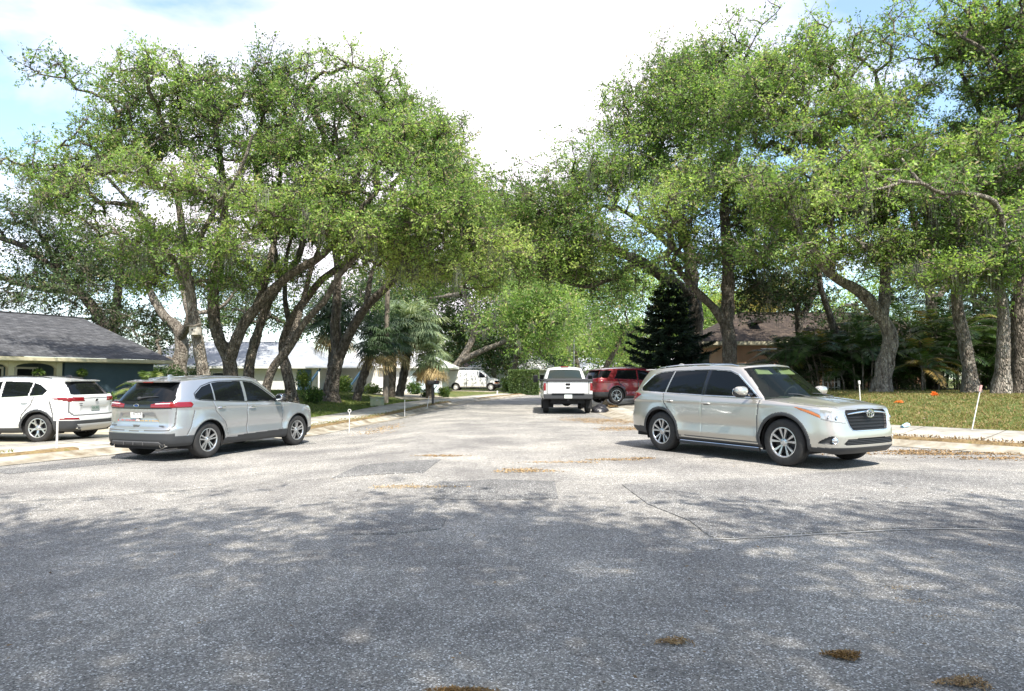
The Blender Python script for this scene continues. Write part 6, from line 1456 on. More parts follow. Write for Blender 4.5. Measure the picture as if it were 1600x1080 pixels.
HL = dict(wb=2.79, r=.383, rim=.242, track=.945, paint=P_champ, spokes=5, style='vee', flare=.020, flare_w=.058, crease=(1.00, -.02), low=.50, gap=.05,
    cols=[(2.335, 0, .25, .955), (2.328, .32, .25, .955), (2.295, .60, .25, .955), (2.20, .79, .25, .96), (2.01, .90, .27, .97), (1.60, .945, .28, 1.005), (1.0, .958, .26, 1.055), (.3, .962, .26, 1.07), (-.6, .965, .26, 1.095), (-1.4, .962, .28, 1.13), (-1.95, .94, .33, 1.165), (-2.28, .86, .34, 1.16), (-2.45, .70, .34, 1.12), (-2.51, .38, .34, 1.11), (-2.52, 0, .34, 1.11)],
    F=[(0, .09), (.10, .02), (.16, .0), (.34, .0), (.50, .012), (.60, .03), (.82, .06), (.94, .085), (1, .13)], S=_S, R=[(0, .1), (.12, .01), (.35, 0), (.5, .03), (.56, .075), (.8, .08), (1, .10)],
    green=[(1.36, 0, 1.05, .55, 0, 1.665), (1.30, .45, 1.045, .52, .34, 1.655), (1.12, .76, 1.03, .43, .55, 1.64), (.98, .885, 1.03, .30, .635, 1.62), (.5, .898, 1.045, .05, .665, 1.635), (-.3, .905, 1.06, -.4, .672, 1.65), (-1.2, .90, 1.095, -1.2, .662, 1.635), (-1.9, .87, 1.13, -1.86, .63, 1.60), (-2.24, .80, 1.13, -2.08, .575, 1.575), (-2.37, .62, 1.09, -2.14, .50, 1.575), (-2.43, .3, 1.08, -2.18, .3, 1.585), (-2.44, 0, 1.08, -2.19, 0, 1.59)],
    roofz=[(-2.2, 1.60), (-1.6, 1.685), (-.8, 1.715), (0, 1.705), (.56, 1.672)], cowl=.98, hoodz=[(.9, 1.12), (1.3, 1.115), (1.7, 1.085), (2.05, 1.035), (2.16, 1.005), (2.21, .957)],
    hoodsc=lambda x, y: .014 * np.exp(-((np.abs(y) - (.42 + .0 * x)) / .07) ** 2) * sm((2.15 - x) / .3),
    hoodseams=[('T', [(2.2, .60), (1.9, .80), (1.5, .845), (1.05, .82)])],
    lower_regions=[
        ('front_bumper_lip', lambda D: (D['x'] > 1.55) & (D['z'] < .35), M_plastic, .004, 'join'),
        ('grille', P_and(front, pol([(-.1, .615), (.46, .615), (.51, .67), (.555, .885), (.51, .925), (-.1, .94)], 'y', 'z')), M_grille, -.03, 'join'),
        ('lower_grille', P_and(front, pol([(-.1, .385), (.60, .385), (.66, .41), (.58, .485), (-.1, .49)], 'y', 'z')), M_grille, -.02, 'join'),
        ('fog_lamp_recess', pol([(.80, .405), (1.06, .405), (1.02, .45), (.88, .525), (.80, .535)], 's', 'z'), M_plastic, -.025, 'split'),
        ('turn_lamp', pol([(1.0, .80), (1.18, .862), (1.36, .925), (1.47, .972), (1.34, .950), (1.16, .905), (1.02, .85)], 's', 'z'), M_amber, .004, 'split'),
        ('headlight', pol([(.585, .72), (.585, .90), (.75, .94), (1.05, .955), (1.25, .958), (1.40, .968), (1.16, .86), (.98, .78), (.84, .745)], 's', 'z'), M_clearlamp, .006, 'split'),
        ('side_skirt', lambda D: (D['ny'] > .4) & (D['z'] < .315) & (np.abs(D['x']) < .97), M_plastic, .002, 'split'),
        ('rear_bumper_trim', lambda D: (D['x'] < -1.75) & (D['z'] < .46), M_plastic, .004, 'join'),
        ('taillight', lambda D: inpoly([(-1.98, 1.10), (-2.16, 1.135), (-2.6, 1.09), (-2.6, .95), (-2.25, .97)], D['x'], D['z']) & (D['y'] > .45), M_redlamp, .012, 'split'),
        ('rear_window_lower', lambda D: D['z'] > 9, M_tint, 0, 'join')],
    seams=[('S', [(.93, 1.05), (.90, .80), (.90, .34)]), ('S', [(-.345, 1.09), (-.345, .34)]), ('S', [(-1.36, 1.13), (-1.30, .95), (-1.05, .72), (-.97, .60), (-.94, .40)]), ('S', [(.90, .345), (-.94, .345)]),
           ('R', [(0, .62), (.7, .62), (.76, 1.0)])],
    seams_up=[],
    upper_regions=[
        ('windshield', lambda D: (D['nx'] > .25) & (D['v'] > .02) & (D['v'] < .955) & (D['y'] < .865 - .245 * D['v']) & (D['x'] > .25), M_clearwind, -.004, 'join'),
        ('window', P_and(sidef, pol([(.86, 1.10), (.68, 1.24), (.35, 1.475), (.16, 1.55), (-.27, 1.578), (-.31, 1.118)], 'x', 'z')), M_tint, -.007, 'split'),
        ('window', P_and(sidef, pol([(-.385, 1.12), (-.36, 1.580), (-1.20, 1.566), (-1.30, 1.145)], 'x', 'z')), M_tint, -.007, 'split'),
        ('pillar_trim', P_and(sidef, pol([(-.31, 1.115), (-.27, 1.58), (-.36, 1.582), (-.385, 1.117)], 'x', 'z')), M_gloss, .002, 'split'),
        ('window', P_and(sidef, pol([(-1.335, 1.147), (-1.235, 1.564), (-1.62, 1.535), (-1.80, 1.48), (-2.07, 1.235), (-2.02, 1.17)], 'x', 'z')), M_tint, -.007, 'split'),
        ('rear_window', lambda D: (D['nx'] < -.35) & (D['v'] > .10) & (D['v'] < .88) & (D['y'] < .70 - .2 * D['v']), M_tint, -.004, 'join')],
    roof_regions=[('sunroof', lambda D: (D['x'] > -.25) & (D['x'] < .36) & (D['y'] < .42), M_tint, .002, 'join')])
# stands with its left wheels (in the photo) at (3.02,13.6) and (4.42,11.07)
def place(pr, pf, wb, track, zfun=None, side=1):
    """pr, pf: ground contacts of rear and front wheel on the visible side; side=+1 when that is the car's left... returns centre and heading"""
    pr, pf = Vector(pr), Vector(pf); d = (pf - pr).normalized(); c = (pr + pf) / 2; nrm = Vector((-d.y, d.x)) * side
    return c - nrm * track, math.atan2(d.y, d.x)
c, hd = place((3.00, 13.55), (4.50, 11.10), 2.79, .85, side=-1)
hl = suv('parked_suv', 'champagne silver three-row vehicle at the right, its nose towards the camera', (c.x, c.y, 0.005), hd, HL, .011)
R_ = hl.root
hl.side_tube([(.98, 1.085), (.82, 1.095), (-.33, 1.108), (-1.33, 1.138), (-2.02, 1.158), (-2.10, 1.20), (-2.07, 1.25), (-1.80, 1.50), (-1.62, 1.552), (-1.2, 1.582), (-.3, 1.594), (.16, 1.567), (.37, 1.49), (.70, 1.255), (.90, 1.095)], .004, .0075, M_chrome, 'window_trim')
for x, z in ((.005, 0), (-.98, 0)):
    pass
door_handle(hl, -.22, .965, P_champ); door_handle(hl, -1.15, .985, P_champ); mirror(hl, .70, 1.19, .93, P_champ, .26, .17, .15)
grille_bars(hl, (.655, .705, .755, .805, .85), lambda z: .46 + .05 * (z - .66) / .2, 'F', -.014, .006, M_grille, 'grille_bar')
grille_bars(hl, (.41, .435, .46), .60, 'F', -.008, .005, M_plastic, 'lower_grille_bar')
m = MB(); pts = [(hl.look('F', abs(y), .895 - .02 * (y / .5) ** 2) + .012, y, .895 - .03 * (y / .5) ** 2) for y in np.linspace(-.52, .52, 21)]
m.tube(pts, [.007 + .014 * (1 - abs(i - 10) / 10) ** .6 for i in range(21)], M_chrome, 10); m.build('chrome_grille_bar', R_, True)
for sg in (1, -1):
    m = MB(); Q = [(.58, .905), (.555, .80), (.51, .67), (.465, .612), (.30, .602), (0, .60)]; m.tube([(hl.look('F', y, z) + .002, sg * y, z) for y, z in Q], .006, M_chrome, 6); m.build('grille_surround', R_, True)
# three-oval emblem
xe = hl.look('F', 0, .87) + .048; m = MB()
def oval(m, cy, cz, a, b, x, r, n=28, mt=M_chrome): m.tube([(x, cy + a * math.cos(t * 2 * math.pi / n), cz + b * math.sin(t * 2 * math.pi / n)) for t in range(n + 1)], r, mt, 6, False)
oval(m, 0, .868, .092, .062, xe, .0095); oval(m, 0, .868, .034, .060, xe + .002, .008); oval(m, 0, .892, .064, .028, xe + .003, .008); m.build('emblem', R_, True)
for sg in (1, -1):   # headlight internals read through the lens as bright bowls with dark rims
    m = MB()
    for y, z, q in ((.72, .80, .040), (.82, .815, .036)):
        x = hl.look('F', y, z); T = Matrix.Translation((x + .002, sg * y, z)) @ Matrix.Rotation(R(90), 4, 'Y') @ Matrix.Rotation(R(0), 4, 'X')
        m.lathe([(0, .003), (q * .4, .008), (q * .6, .004)], M_reflector, 18, T); m.lathe([(q * .62, .004), (q * .8, .007), (q * .9, .002)], M_disc, 18, T)
    m.build('headlight_bulb', R_, True)
    x = hl.look('F', .77, .465); m = MB(); T = Matrix.Translation((x - .012, sg * .775, .466)) @ Matrix.Rotation(R(38 * sg), 4, 'Z') @ Matrix.Rotation(R(90), 4, 'Y')
    m.lathe([(0, .020), (.030, .018), (.042, .008), (.048, .012), (.05, -.01)], M_reflector, 18, T); m.build('fog_lamp', R_, True)
    m = MB(); m.tube([(x_, sg * .905, 1.0 * 0 + .222) for x_ in (-.92, .92)], .028, M_plastic, 8); m.tube([(-.9, sg * .915, .252), (.9, sg * .915, .252)], .008, M_chrome, 6); m.build('running_board', R_, True)
    m = MB(); m.tube([(x_, sg * (.60 if abs(x_) < 1.5 else .57), z_) for x_, z_ in ((.25, 1.645), (.1, 1.678), (-.5, 1.695), (-1.2, 1.684), (-1.75, 1.648), (-1.9, 1.60))], .009, M_chrome, 6); m.build('roof_rail', R_, True)
m = MB(); m.blob((-1.75, 0, 1.70), (.09, .02, .035), P_champ, n=12); m.build('antenna_fin', R_, True)
m = MB(); m.bbox((-2.16, 0, 1.600), (.22, 1.06, .03), P_champ, .014); m.build('spoiler', R_, True)
for y0, y1 in ((.62, .10), (-.05, -.55)):
    m = MB(); q = [(1.27, y0, 1.11), (1.22, (y0 + y1) / 2, 1.155), (1.23, y1, 1.165)]; m.tube(q, [.012, .008, .006], M_plastic, 6); m.build('wiper', R_, True)

# cabin seen through the windscreen
U_, _, v_, rg_ = upper_surface(HL['green'], .05); Nn_ = gridnorm(U_); Nn_ = Nn_ * np.where(Nn_[..., 1:2] < 0, -1, 1)
Ui = U_ * [1, .94, 1] - [0, 0, .02]; ns_, nv_ = Ui.shape[:2]; id_ = np.arange(ns_ * nv_).reshape(ns_, nv_); fq_ = np.stack([id_[:-1, :-1], id_[1:, :-1], id_[1:, 1:], id_[:-1, 1:]], -1)
fq_ = fq_[int(ns_ * .24):].reshape(-1, 4); Vc = Ui.reshape(-1, 3); Rc = cap_surface(rg_ * [1, .94, 1] - [0, 0, .03], HL['roofz'], .06) - [0, 0, .03]; k_ = np.arange(Rc.shape[0] * Rc.shape[1]).reshape(Rc.shape[:2]); rq_ = np.stack([k_[:-1, :-1], k_[1:, :-1], k_[1:, 1:], k_[:-1, 1:]], -1).reshape(-1, 4)
VV = np.vstack([Vc, Vc * [1, -1, 1], Rc.reshape(-1, 3), Rc.reshape(-1, 3) * [1, -1, 1]]); n1 = len(Vc); n2 = Rc.shape[0] * Rc.shape[1]
link('cabin_lining', np_mesh('cabin_lining', VV, np.vstack([fq_, fq_ + n1, rq_ + 2 * n1, rq_ + 2 * n1 + n2]), M_cabin), R_)
m = MB(); m.bbox((.92, 0, .98), (.60, 1.62, .22), M_cabin, .06); m.bbox((.0, 0, .80), (2.4, 1.6, .06), M_cabin, .01); m.build('dashboard', R_)
for sg in (1, -1):
    m = MB(); m.blob((-.12, sg * .38, 1.08), (.12, .25, .34), M_seat, n=18, e=.7); m.blob((.12, sg * .38, .90), (.26, .25, .10), M_seat, n=18, e=.7); o = m.build('seat', R_, True)
    m = MB(); m.blob((-.16, sg * .38, 1.47), (.06, .14, .09), M_seat, n=14, e=.8); m.build('headrest', o, True)
    m = MB(); m.add([(.60, sg * .12, 1.50), (.60, sg * .52, 1.50), (.50, sg * .48, 1.585), (.50, sg * .14, 1.585), (.58, sg * .12, 1.49), (.58, sg * .52, 1.49), (.48, sg * .48, 1.575), (.48, sg * .14, 1.575)], [(0, 1, 2, 3), (7, 6, 5, 4), (0, 4, 5, 1), (2, 6, 7, 3)], M_visor); m.build('sun_visor', R_)
m = MB(); m.tube([(.58 + .06 * math.cos(t * .3927), .38 + .18 * math.sin(t * .3927), 1.10 + .17 * math.cos(t * .3927)) for t in range(17)], .014, M_cabin, 6, False); m.tube([(.60, .38, 1.10), (.80, .38, 1.02)], .03, M_cabin, 6); m.build('steering_wheel', R_, True)
m = MB(); m.blob((.58, 0, 1.50), (.02, .11, .032), M_gloss, n=12, e=.8); m.build('rear_view_mirror', R_, True)

# ---- silver vehicle at the left, tail towards the camera
ED = dict(wb=2.85, r=.372, rim=.236, track=.945, paint=P_silver, spokes=5, style='twin', flare=.024, crease=(1.06, -.04), low=.50, gap=.038,
    cols=[(2.375, 0, .25, .93), (2.36, .30, .25, .93), (2.30, .58, .25, .93), (2.18, .78, .26, .935), (1.98, .895, .28, .955), (1.6, .95, .28, 1.0), (1.0, .962, .25, 1.06), (.3, .965, .25, 1.08), (-.6, .968, .25, 1.115), (-1.4, .966, .28, 1.165), (-1.90, .945, .30, 1.20), (-2.17, .885, .30, 1.20), (-2.33, .74, .30, 1.185), (-2.395, .42, .30, 1.18), (-2.41, 0, .30, 1.18)],
    F=[(0, .09), (.10, .02), (.16, .0), (.4, .0), (.60, .02), (.82, .05), (.94, .08), (1, .13)], S=_S,
    R=[(0, .085), (.07, .02), (.16, .0), (.30, .0), (.385, .012), (.42, .055), (.52, .075), (.68, .07), (.82, .055), (.90, .06), (1, .10)],
    green=[(1.30, 0, 1.06, .46, 0, 1.655), (1.24, .45, 1.055, .43, .34, 1.645), (1.06, .76, 1.04, .34, .55, 1.63), (.92, .885, 1.035, .22, .635, 1.61), (.45, .90, 1.05, 0, .665, 1.63), (-.3, .908, 1.075, -.4, .67, 1.64), (-1.1, .905, 1.12, -1.05, .655, 1.625), (-1.75, .88, 1.16, -1.62, .62, 1.59), (-2.06, .82, 1.165, -1.80, .585, 1.57), (-2.22, .66, 1.15, -1.88, .52, 1.57), (-2.30, .34, 1.15, -1.93, .3, 1.585), (-2.32, 0, 1.15, -1.945, 0, 1.59)],
    roofz=[(-1.95, 1.60), (-1.4, 1.672), (-.7, 1.705), (0, 1.70), (.47, 1.66)], cowl=.94, hoodz=[(.9, 1.12), (1.3, 1.11), (1.7, 1.07), (2.05, 1.01), (2.25, .935)],
    hoodseams=[('T', [(2.2, .62), (1.9, .80), (1.5, .85), (1.0, .82)])],
    lower_regions=[
        ('grille', P_and(front, pol([(-.1, .50), (.45, .50), (.55, .70), (.50, .85), (-.1, .88)], 'y', 'z')), M_gloss, -.02, 'join'),
        ('headlight', lambda D: inpoly([(1.62, .90), (1.95, .96), (2.4, .93), (2.4, .80), (2.05, .80)], D['x'], D['z']) & (D['y'] > .5), M_clearlamp, .006, 'split'),
        ('skid_panel', lambda D: rear(D) & (D['z'] < .40) & (D['z'] > .325) & (D['y'] < .60 + (.40 - D['z']) * 1.2), M_grey, .012, 'join'),
        ('rear_bumper_trim', lambda D: (D['x'] < -1.75) & (D['z'] < np.where(D['nx'] < -.5, .555, .50)) , M_plastic, .006, 'join'),
        ('side_cladding', lambda D: (D['ny'] > .4) & (np.abs(D['x']) < 1.05) & (D['z'] < np.where(D['x'] < -.62, .385, .425 + .02 * D['x'])), M_plastic, .003, 'split'),
        ('front_bumper_trim', lambda D: (D['x'] > 1.75) & (D['z'] < .42), M_plastic, .003, 'join'),
        ('taillight', lambda D: ((D['x'] < -1.80) & (D['y'] > .355) & inpoly([(-9, 1.052), (.34, 1.052), (.70, 1.052), (3, 1.06), (3, 1.165), (.60, 1.165), (.36, 1.12)], D['y'], D['z']) & (D['z'] > 1.052 + np.clip((-1.9 + 0 - D['x']) * -.25, 0, 1) * 0) & (D['x'] < -1.83 - (np.abs(D['z'] - 1.115) * .9))), M_redlamp, .010, 'split'),
        ('tailgate_band', lambda D: rear(D) & (D['z'] > 1.03) & (D['y'] < .80), M_gloss, .004, 'join')],
    sculpt=lambda x, y, z, nx, ny: -np.maximum(-nx, 0) * .040 * np.exp(-((z - .86) / .075) ** 4) * (y < .45 + (.93 - z) * .6) * sm((.52 + (.93 - z) * .6 - y) / .10),
    seams=[('S', [(.87, 1.05), (.84, .80), (.86, .43)]), ('S', [(-.30, 1.10), (-.33, .9), (-.33, .43)]), ('S', [(-1.30, 1.15), (-1.24, .95), (-1.0, .72), (-.93, .60), (-.91, .44)]), ('S', [(-1.80, .99), (-1.90, .66), (-1.97, .52)]),
           ('R', [(.86, 1.06), (.84, .70), (.78, .61), (0, .60)]), ('R', [(.66, 1.05), (.62, 1.17)])],
    seams_up=[],
    upper_regions=[
        ('windshield', lambda D: (D['nx'] > .25) & (D['v'] > .02) & (D['v'] < .955) & (D['y'] < .865 - .245 * D['v']) & (D['x'] > .15), M_wind, -.004, 'join'),
        ('window', P_and(sidef, pol([(.74, 1.115), (.55, 1.25), (.22, 1.465), (.05, 1.545), (-.23, 1.572), (-.27, 1.132)], 'x', 'z')), M_tint, -.007, 'split'),
        ('window', P_and(sidef, pol([(-.345, 1.136), (-.31, 1.574), (-.95, 1.562), (-1.15, 1.535), (-1.20, 1.175)], 'x', 'z')), M_tint, -.007, 'split'),
        ('window', P_and(sidef, pol([(-1.235, 1.178), (-1.185, 1.53), (-1.45, 1.455), (-1.68, 1.31), (-1.70, 1.235), (-1.60, 1.198)], 'x', 'z')), M_tint, -.007, 'split'),
        ('rear_window', lambda D: (D['nx'] < -.35) & (D['v'] < .97) & (D['y'] < .775 - .20 * D['v']) & (D['x'] < -1.7), M_tint, -.003, 'join')],
    roof_regions=[('sunroof', lambda D: (D['x'] > -.9) & (D['x'] < .25) & (D['y'] < .40), M_tint, .002, 'join')])
c, hd = place((-6.33, 14.1), (-5.36, 16.75), 2.85, .85, side=-1)
ed = suv('parked_suv', 'silver vehicle seen from its tail at the left kerb, with stickers on its tailgate', (c.x, c.y, -.205), hd, ED, .011); R_ = ed.root
ed.side_tube([(.86, 1.10), (-.30, 1.128), (-1.22, 1.166), (-1.60, 1.188), (-1.71, 1.225), (-1.70, 1.325), (-1.46, 1.475), (-1.18, 1.552), (-.95, 1.578), (-.25, 1.588), (.07, 1.56), (.25, 1.478), (.58, 1.265), (.80, 1.11)], .003, .008, M_gloss, 'window_trim')
door_handle(ed, -.17, .99, M_chrome); door_handle(ed, -1.10, 1.02, M_chrome); mirror(ed, .62, 1.20, .93, M_gloss, .22, .16, .15)
xr = ed.look('R', 0, 1.09)
m = MB(); m.lathe([(0, .004), (.058, .004), (.062, 0)], M_emb, 30, Matrix.Translation((xr - .006, .0, 1.095)) @ Matrix.Rotation(R(-90), 4, 'Y') @ Matrix.Scale(.42, 4, (1, 0, 0)) @ Matrix.Scale(1.1, 4, (0, 1, 0))); oval(m, 0, 1.095, .066, .028, xr - .012, .0055); m.build('emblem', R_, True)
rear_plate(ed, .93, .02, 'J 4CEL8', mt=mat('white_plate', (.78, .78, .76), .35), ink=mat('dark_plate_lettering', (.06, .06, .07), .5), rx=-4, h=.16)
# worn stickers: rows of small unreadable marks round a small round badge
def glyphs(car, y0, y1, z, h, mt, seed, name):
    rr = random.Random(seed); m = MB(); y = y0; st = 1 if y1 > y0 else -1
    while (y1 - y) * st > .02:
        w_ = rr.uniform(.016, .026); x = car.look('R', abs(y), z) - .004
        if rr.random() > .12:
            m.box((x, y + st * w_ / 2, z), (.002, .006, h), mt); m.box((x, y + st * w_ * .55, z + rr.choice((-.4, 0, .4)) * h), (.002, w_ * .8, h * .22), mt)
            if rr.random() > .4: m.box((x, y + st * w_, z - rr.choice((0, .2)) * h), (.002, .006, h * .7), mt)
            if rr.random() > .5: m.box((x, y + st * w_ * .55, z - .4 * h), (.002, w_ * .8, h * .2), mt)
        y += st * (w_ + .012)
    return m.build(name, car.root)
glyphs(ed, .54, .07, .795, .034, M_redst, 3, 'red_lettering_sticker'); glyphs(ed, -.07, -.56, .795, .034, M_yellow, 8, 'yellow_lettering_sticker')
x = ed.look('R', 0, .795) - .004; m = MB(); T = Matrix.Translation((x, 0, .795)) @ Matrix.Rotation(R(-90), 4, 'Y'); m.lathe([(0, .001), (.046, .001), (.048, 0)], M_trim, 24, T); m.lathe([(.028, .003), (.036, .003)], M_redst, 24, T); m.box((x - .003, 0, .795), (.002, .03, .008), M_redst); m.build('round_badge', R_)
x = ed.look('R', 0, .70); m = MB(); m.bbox((x - .004, 0, .695), (.02, .15, .035), M_seam, .008); m.tube([(x - .008, -.085, .712), (x - .012, 0, .718), (x - .008, .085, .712)], .008, P_silver, 6); m.build('tailgate_latch', R_, True)
for sg, L in ((1, .14), (-1, .12)):
    x = ed.look('R', .55, .70); m = MB(); m.box((x - .004, sg * .62, .70), (.003, L, .022), M_grey); m.build('badge', R_)
    m = MB(); x = ed.look('R', .66, .33); T = Matrix.Translation((x + .03, sg * .66, .315)) @ Matrix.Rotation(R(-90), 4, 'Y'); m.lathe([(.052, -.05), (.060, .05), (.054, .05), (.046, -.02), (0, -.02)], M_chrome, 20, T @ Matrix.Scale(.75, 4, (1, 0, 0)) @ Matrix.Scale(1.25, 4, (0, 1, 0))); m.build('exhaust_tip', R_, True)
    # clear band inside each tail lamp
    m = MB(); L_ = []
    for k in range(10):
        y = .47 + .30 * k / 9; L_.append((ed.look('R', y, 1.13 + .012 * k / 9) - .014, sg * y, 1.128 + .012 * k / 9))
    m.tube(L_, .011, mat('pale_lamp_band', (.8, .62, .62), .15), 6); m.build('taillight_band', R_, True)
for k in range(3):
    m = MB(); m.bbox((ed.look('R', .0, .36) - .022, -.25 + k * .25, .35), (.02, .014, .06), M_grey, .004); m.build('skid_rib', R_)
m = MB(); m.add([(-1.86, -.62, 1.605), (-1.86, .62, 1.605), (-2.10, .585, 1.575), (-2.10, -.585, 1.575), (-1.86, -.60, 1.56), (-1.86, .60, 1.56), (-2.09, .57, 1.553), (-2.09, -.57, 1.553)], [(3, 2, 1, 0), (4, 5, 6, 7), (2, 3, 7, 6), (0, 1, 5, 4), (1, 2, 6, 5), (3, 0, 4, 7)], P_silver); m.build('spoiler', R_)
m = MB(); m.box((-2.095, 0, 1.552), (.012, .26, .014), M_redlamp); m.build('high_brake_lamp', R_)
m = MB(); xw = -2.27; m.blob((xw, .02, 1.235), (.035, .06, .035), M_plastic, n=12); m.tube([(xw - .01, .0, 1.24), (xw + .03, -.20, 1.262), (xw + .05, -.42, 1.27)], [.02, .014, .008], M_plastic, 6); m.build('wiper', R_, True)
for sg in (1, -1): m = MB(); m.tube([(x_, sg * .60, z_) for x_, z_ in ((.15, 1.645), (0, 1.668), (-.6, 1.682), (-1.2, 1.662), (-1.55, 1.62))], .009, P_silver, 6); m.build('roof_rail', R_, True)
m = MB(); m.blob((-1.55, 0, 1.67), (.08, .012, .045), P_silver, n=12); m.build('antenna_fin', R_, True)

# ---- white vehicle on the left drive
def small_suv(K, **kw):
    Q = dict(K); Q.update(kw); return Q
def scale_cols(cols, front, rearx, y, dz=0.0):
    """stretch an outline to new front/rear ends and width"""
    C = np.array(cols, float); x0, x1, ym = C[0, 0], C[-1, 0], C[:, 1].max(); C[:, 0] = np.where(C[:, 0] > 0, C[:, 0] * front / x0, C[:, 0] * rearx / x1); C[:, 1] *= y / ym; C[:, 2:] += dz
    return [tuple(c) for c in C]
def scale_green(G, fx, rx, sy, z0, z1):
    """z0/z1: new scale for belt and roof heights"""
    G = np.array(G, float)
    for a in (0, 3): G[:, a] = np.where(G[:, a] > 0, G[:, a] * fx, G[:, a] * rx)
    G[:, 1] *= sy; G[:, 4] *= sy; G[:, 2] += z0; G[:, 5] += z1; return [tuple(g) for g in G]
SP = small_suv(ED, wb=2.67, r=.356, rim=.236, track=.905, paint=P_white, spokes=5, style='star', flare_w=.060, gap=.045,
    cols=scale_cols(ED['cols'], 2.20, -2.25, .925, -.02), green=scale_green(ED['green'], .93, .935, .958, -.03, -.065), roofz=[(-1.84, 1.535), (-1.3, 1.60), (-.7, 1.635), (0, 1.635), (.44, 1.59)],
    cowl=.88, hoodz=[(.8, 1.08), (1.3, 1.07), (1.7, 1.04), (1.95, .98), (2.09, .915)], sculpt=lambda x, y, z, nx, ny: -np.maximum(-nx, 0) * .02 * np.exp(-((z - .80) / .07) ** 4) * sm((.55 - y) / .1),
    lower_regions=[('grille', P_and(front, pol([(-.1, .60), (.45, .60), (.50, .80), (-.1, .80)], 'y', 'z')), M_gloss, -.02, 'join'),
        ('headlight', lambda D: inpoly([(1.5, .90), (1.85, .94), (2.3, .90), (2.3, .80), (1.9, .80)], D['x'], D['z']) & (D['y'] > .5), M_clearlamp, .006, 'split'),
        ('skid_panel', lambda D: rear(D) & (D['z'] < .44) & (D['y'] < .50 + (D['z'] - .30) * 1.3), M_skid, .012, 'join'),
        ('rear_reflector', lambda D: (D['x'] < -1.88) & inpoly([(.60, .555), (.63, .605), (.95, .60), (.95, .565)], D['y'], D['z']), M_redlamp, .004, 'split'),
        ('rear_bumper_trim', lambda D: (D['x'] < -1.65) & (D['z'] < .535), M_plastic, .006, 'join'),
        ('side_cladding', lambda D: (D['ny'] > .4) & (np.abs(D['x']) < 1.0) & (D['z'] < .36), M_plastic, .003, 'split'),
        ('front_bumper_trim', lambda D: (D['x'] > 1.6) & (D['z'] < .42), M_plastic, .003, 'join'),
        ('taillight', lambda D: (D['x'] < -1.60) & (D['y'] > .42) & inpoly([(-1.62, 1.085), (-2.0, 1.11), (-2.4, 1.10), (-2.4, 1.00), (-2.05, 1.0)], D['x'], D['z']), M_redlamp, .008, 'split'),
        ('tailgate_band', lambda D: rear(D) & (D['z'] > 1.065) & (D['z'] < 1.085), M_gloss, .003, 'join')],
    seams=[('S', [(.82, 1.02), (.80, .80), (.82, .37)]), ('S', [(-.28, 1.06), (-.31, .37)]), ('S', [(-1.20, 1.1), (-1.14, .92), (-.92, .66), (-.88, .37)]), ('R', [(.80, 1.0), (.80, .74), (.72, .66), (0, .655)]), ('S', [(-1.62, 1.0), (-1.72, .70), (-1.75, .55)])],
    upper_regions=[
        ('windshield', ED['upper_regions'][0][1], M_wind, -.004, 'join'),
        ('window', P_and(sidef, pol([(.68, 1.085), (.50, 1.22), (.20, 1.41), (.03, 1.475), (-.22, 1.500), (-.26, 1.105)], 'x', 'z')), M_tint, -.007, 'split'),
        ('window', P_and(sidef, pol([(-.32, 1.107), (-.29, 1.502), (-.88, 1.492), (-1.03, 1.47), (-1.02, 1.145)], 'x', 'z')), M_tint, -.007, 'split'),
        ('window', P_and(sidef, pol([(-1.055, 1.148), (-1.065, 1.465), (-1.25, 1.41), (-1.47, 1.27), (-1.40, 1.17)], 'x', 'z')), M_tint, -.007, 'split'),
        ('rear_window', lambda D: (D['nx'] < -.35) & (D['v'] > .12) & (D['v'] < .95) & (D['y'] < .70 - .14 * D['v']) & (D['x'] < -1.5), M_tint, -.003, 'join')],
    roof_regions=[('sunroof', lambda D: (D['x'] > -.9) & (D['x'] < .25) & (D['y'] < .42), M_tint, .002, 'join')])
zs = gz(-13.0, 18.0) + .035
hd = R(180 - 4); rw = at(62, 676, 16.8); d = Vector((math.cos(hd), math.sin(hd))); nl = Vector((-d.y, d.x))
c = Vector((rw[0], rw[1])) + d * (2.67 / 2) - nl * .82
sp = suv('parked_suv', 'white vehicle on the left driveway, cut off by the edge of the photo', (c.x, c.y, zs), hd, SP, .018); R_ = sp.root
sp.side_tube([(.78, 1.075), (-.28, 1.10), (-1.03, 1.138), (-1.42, 1.16)], .003, .009, M_chrome, 'window_trim')
door_handle(sp, -.15, .95, P_white); door_handle(sp, -.98, .985, P_white); mirror(sp, .57, 1.16, .89, P_white, .22, .15, .14)
rear_plate(sp, .83, 0, 'KB 28Q', mt=mat('grey_green_plate', (.25, .28, .26), .4)); xr = sp.look('R', 0, 1.02)
m = MB(); m.lathe([(0, .004), (.05, .004), (.056, 0)], M_gloss, 26, Matrix.Translation((xr - .006, 0, 1.02)) @ Matrix.Rotation(R(-90), 4, 'Y') @ Matrix.Scale(.5, 4, (1, 0, 0))); oval(m, 0, 1.02, .056, .029, xr - .012, .005); m.build('emblem', R_, True)
for y, z, L in ((.50, .95, .17), (.50, .90, .08), (-.62, .95, .1), (-.62, .90, .07)): m = MB(); m.box((sp.look('R', abs(y), z) - .003, y, z), (.003, L, .016), M_grey); m.build('badge', R_)
m = MB(); m.add([(-1.70, -.58, 1.545), (-1.70, .58, 1.545), (-1.90, .54, 1.525), (-1.90, -.54, 1.525), (-1.70, -.56, 1.50), (-1.70, .56, 1.50), (-1.89, .53, 1.50), (-1.89, -.53, 1.50)], [(3, 2, 1, 0), (4, 5, 6, 7), (2, 3, 7, 6), (0, 1, 5, 4), (1, 2, 6, 5), (3, 0, 4, 7)], P_white); m.build('spoiler', R_)
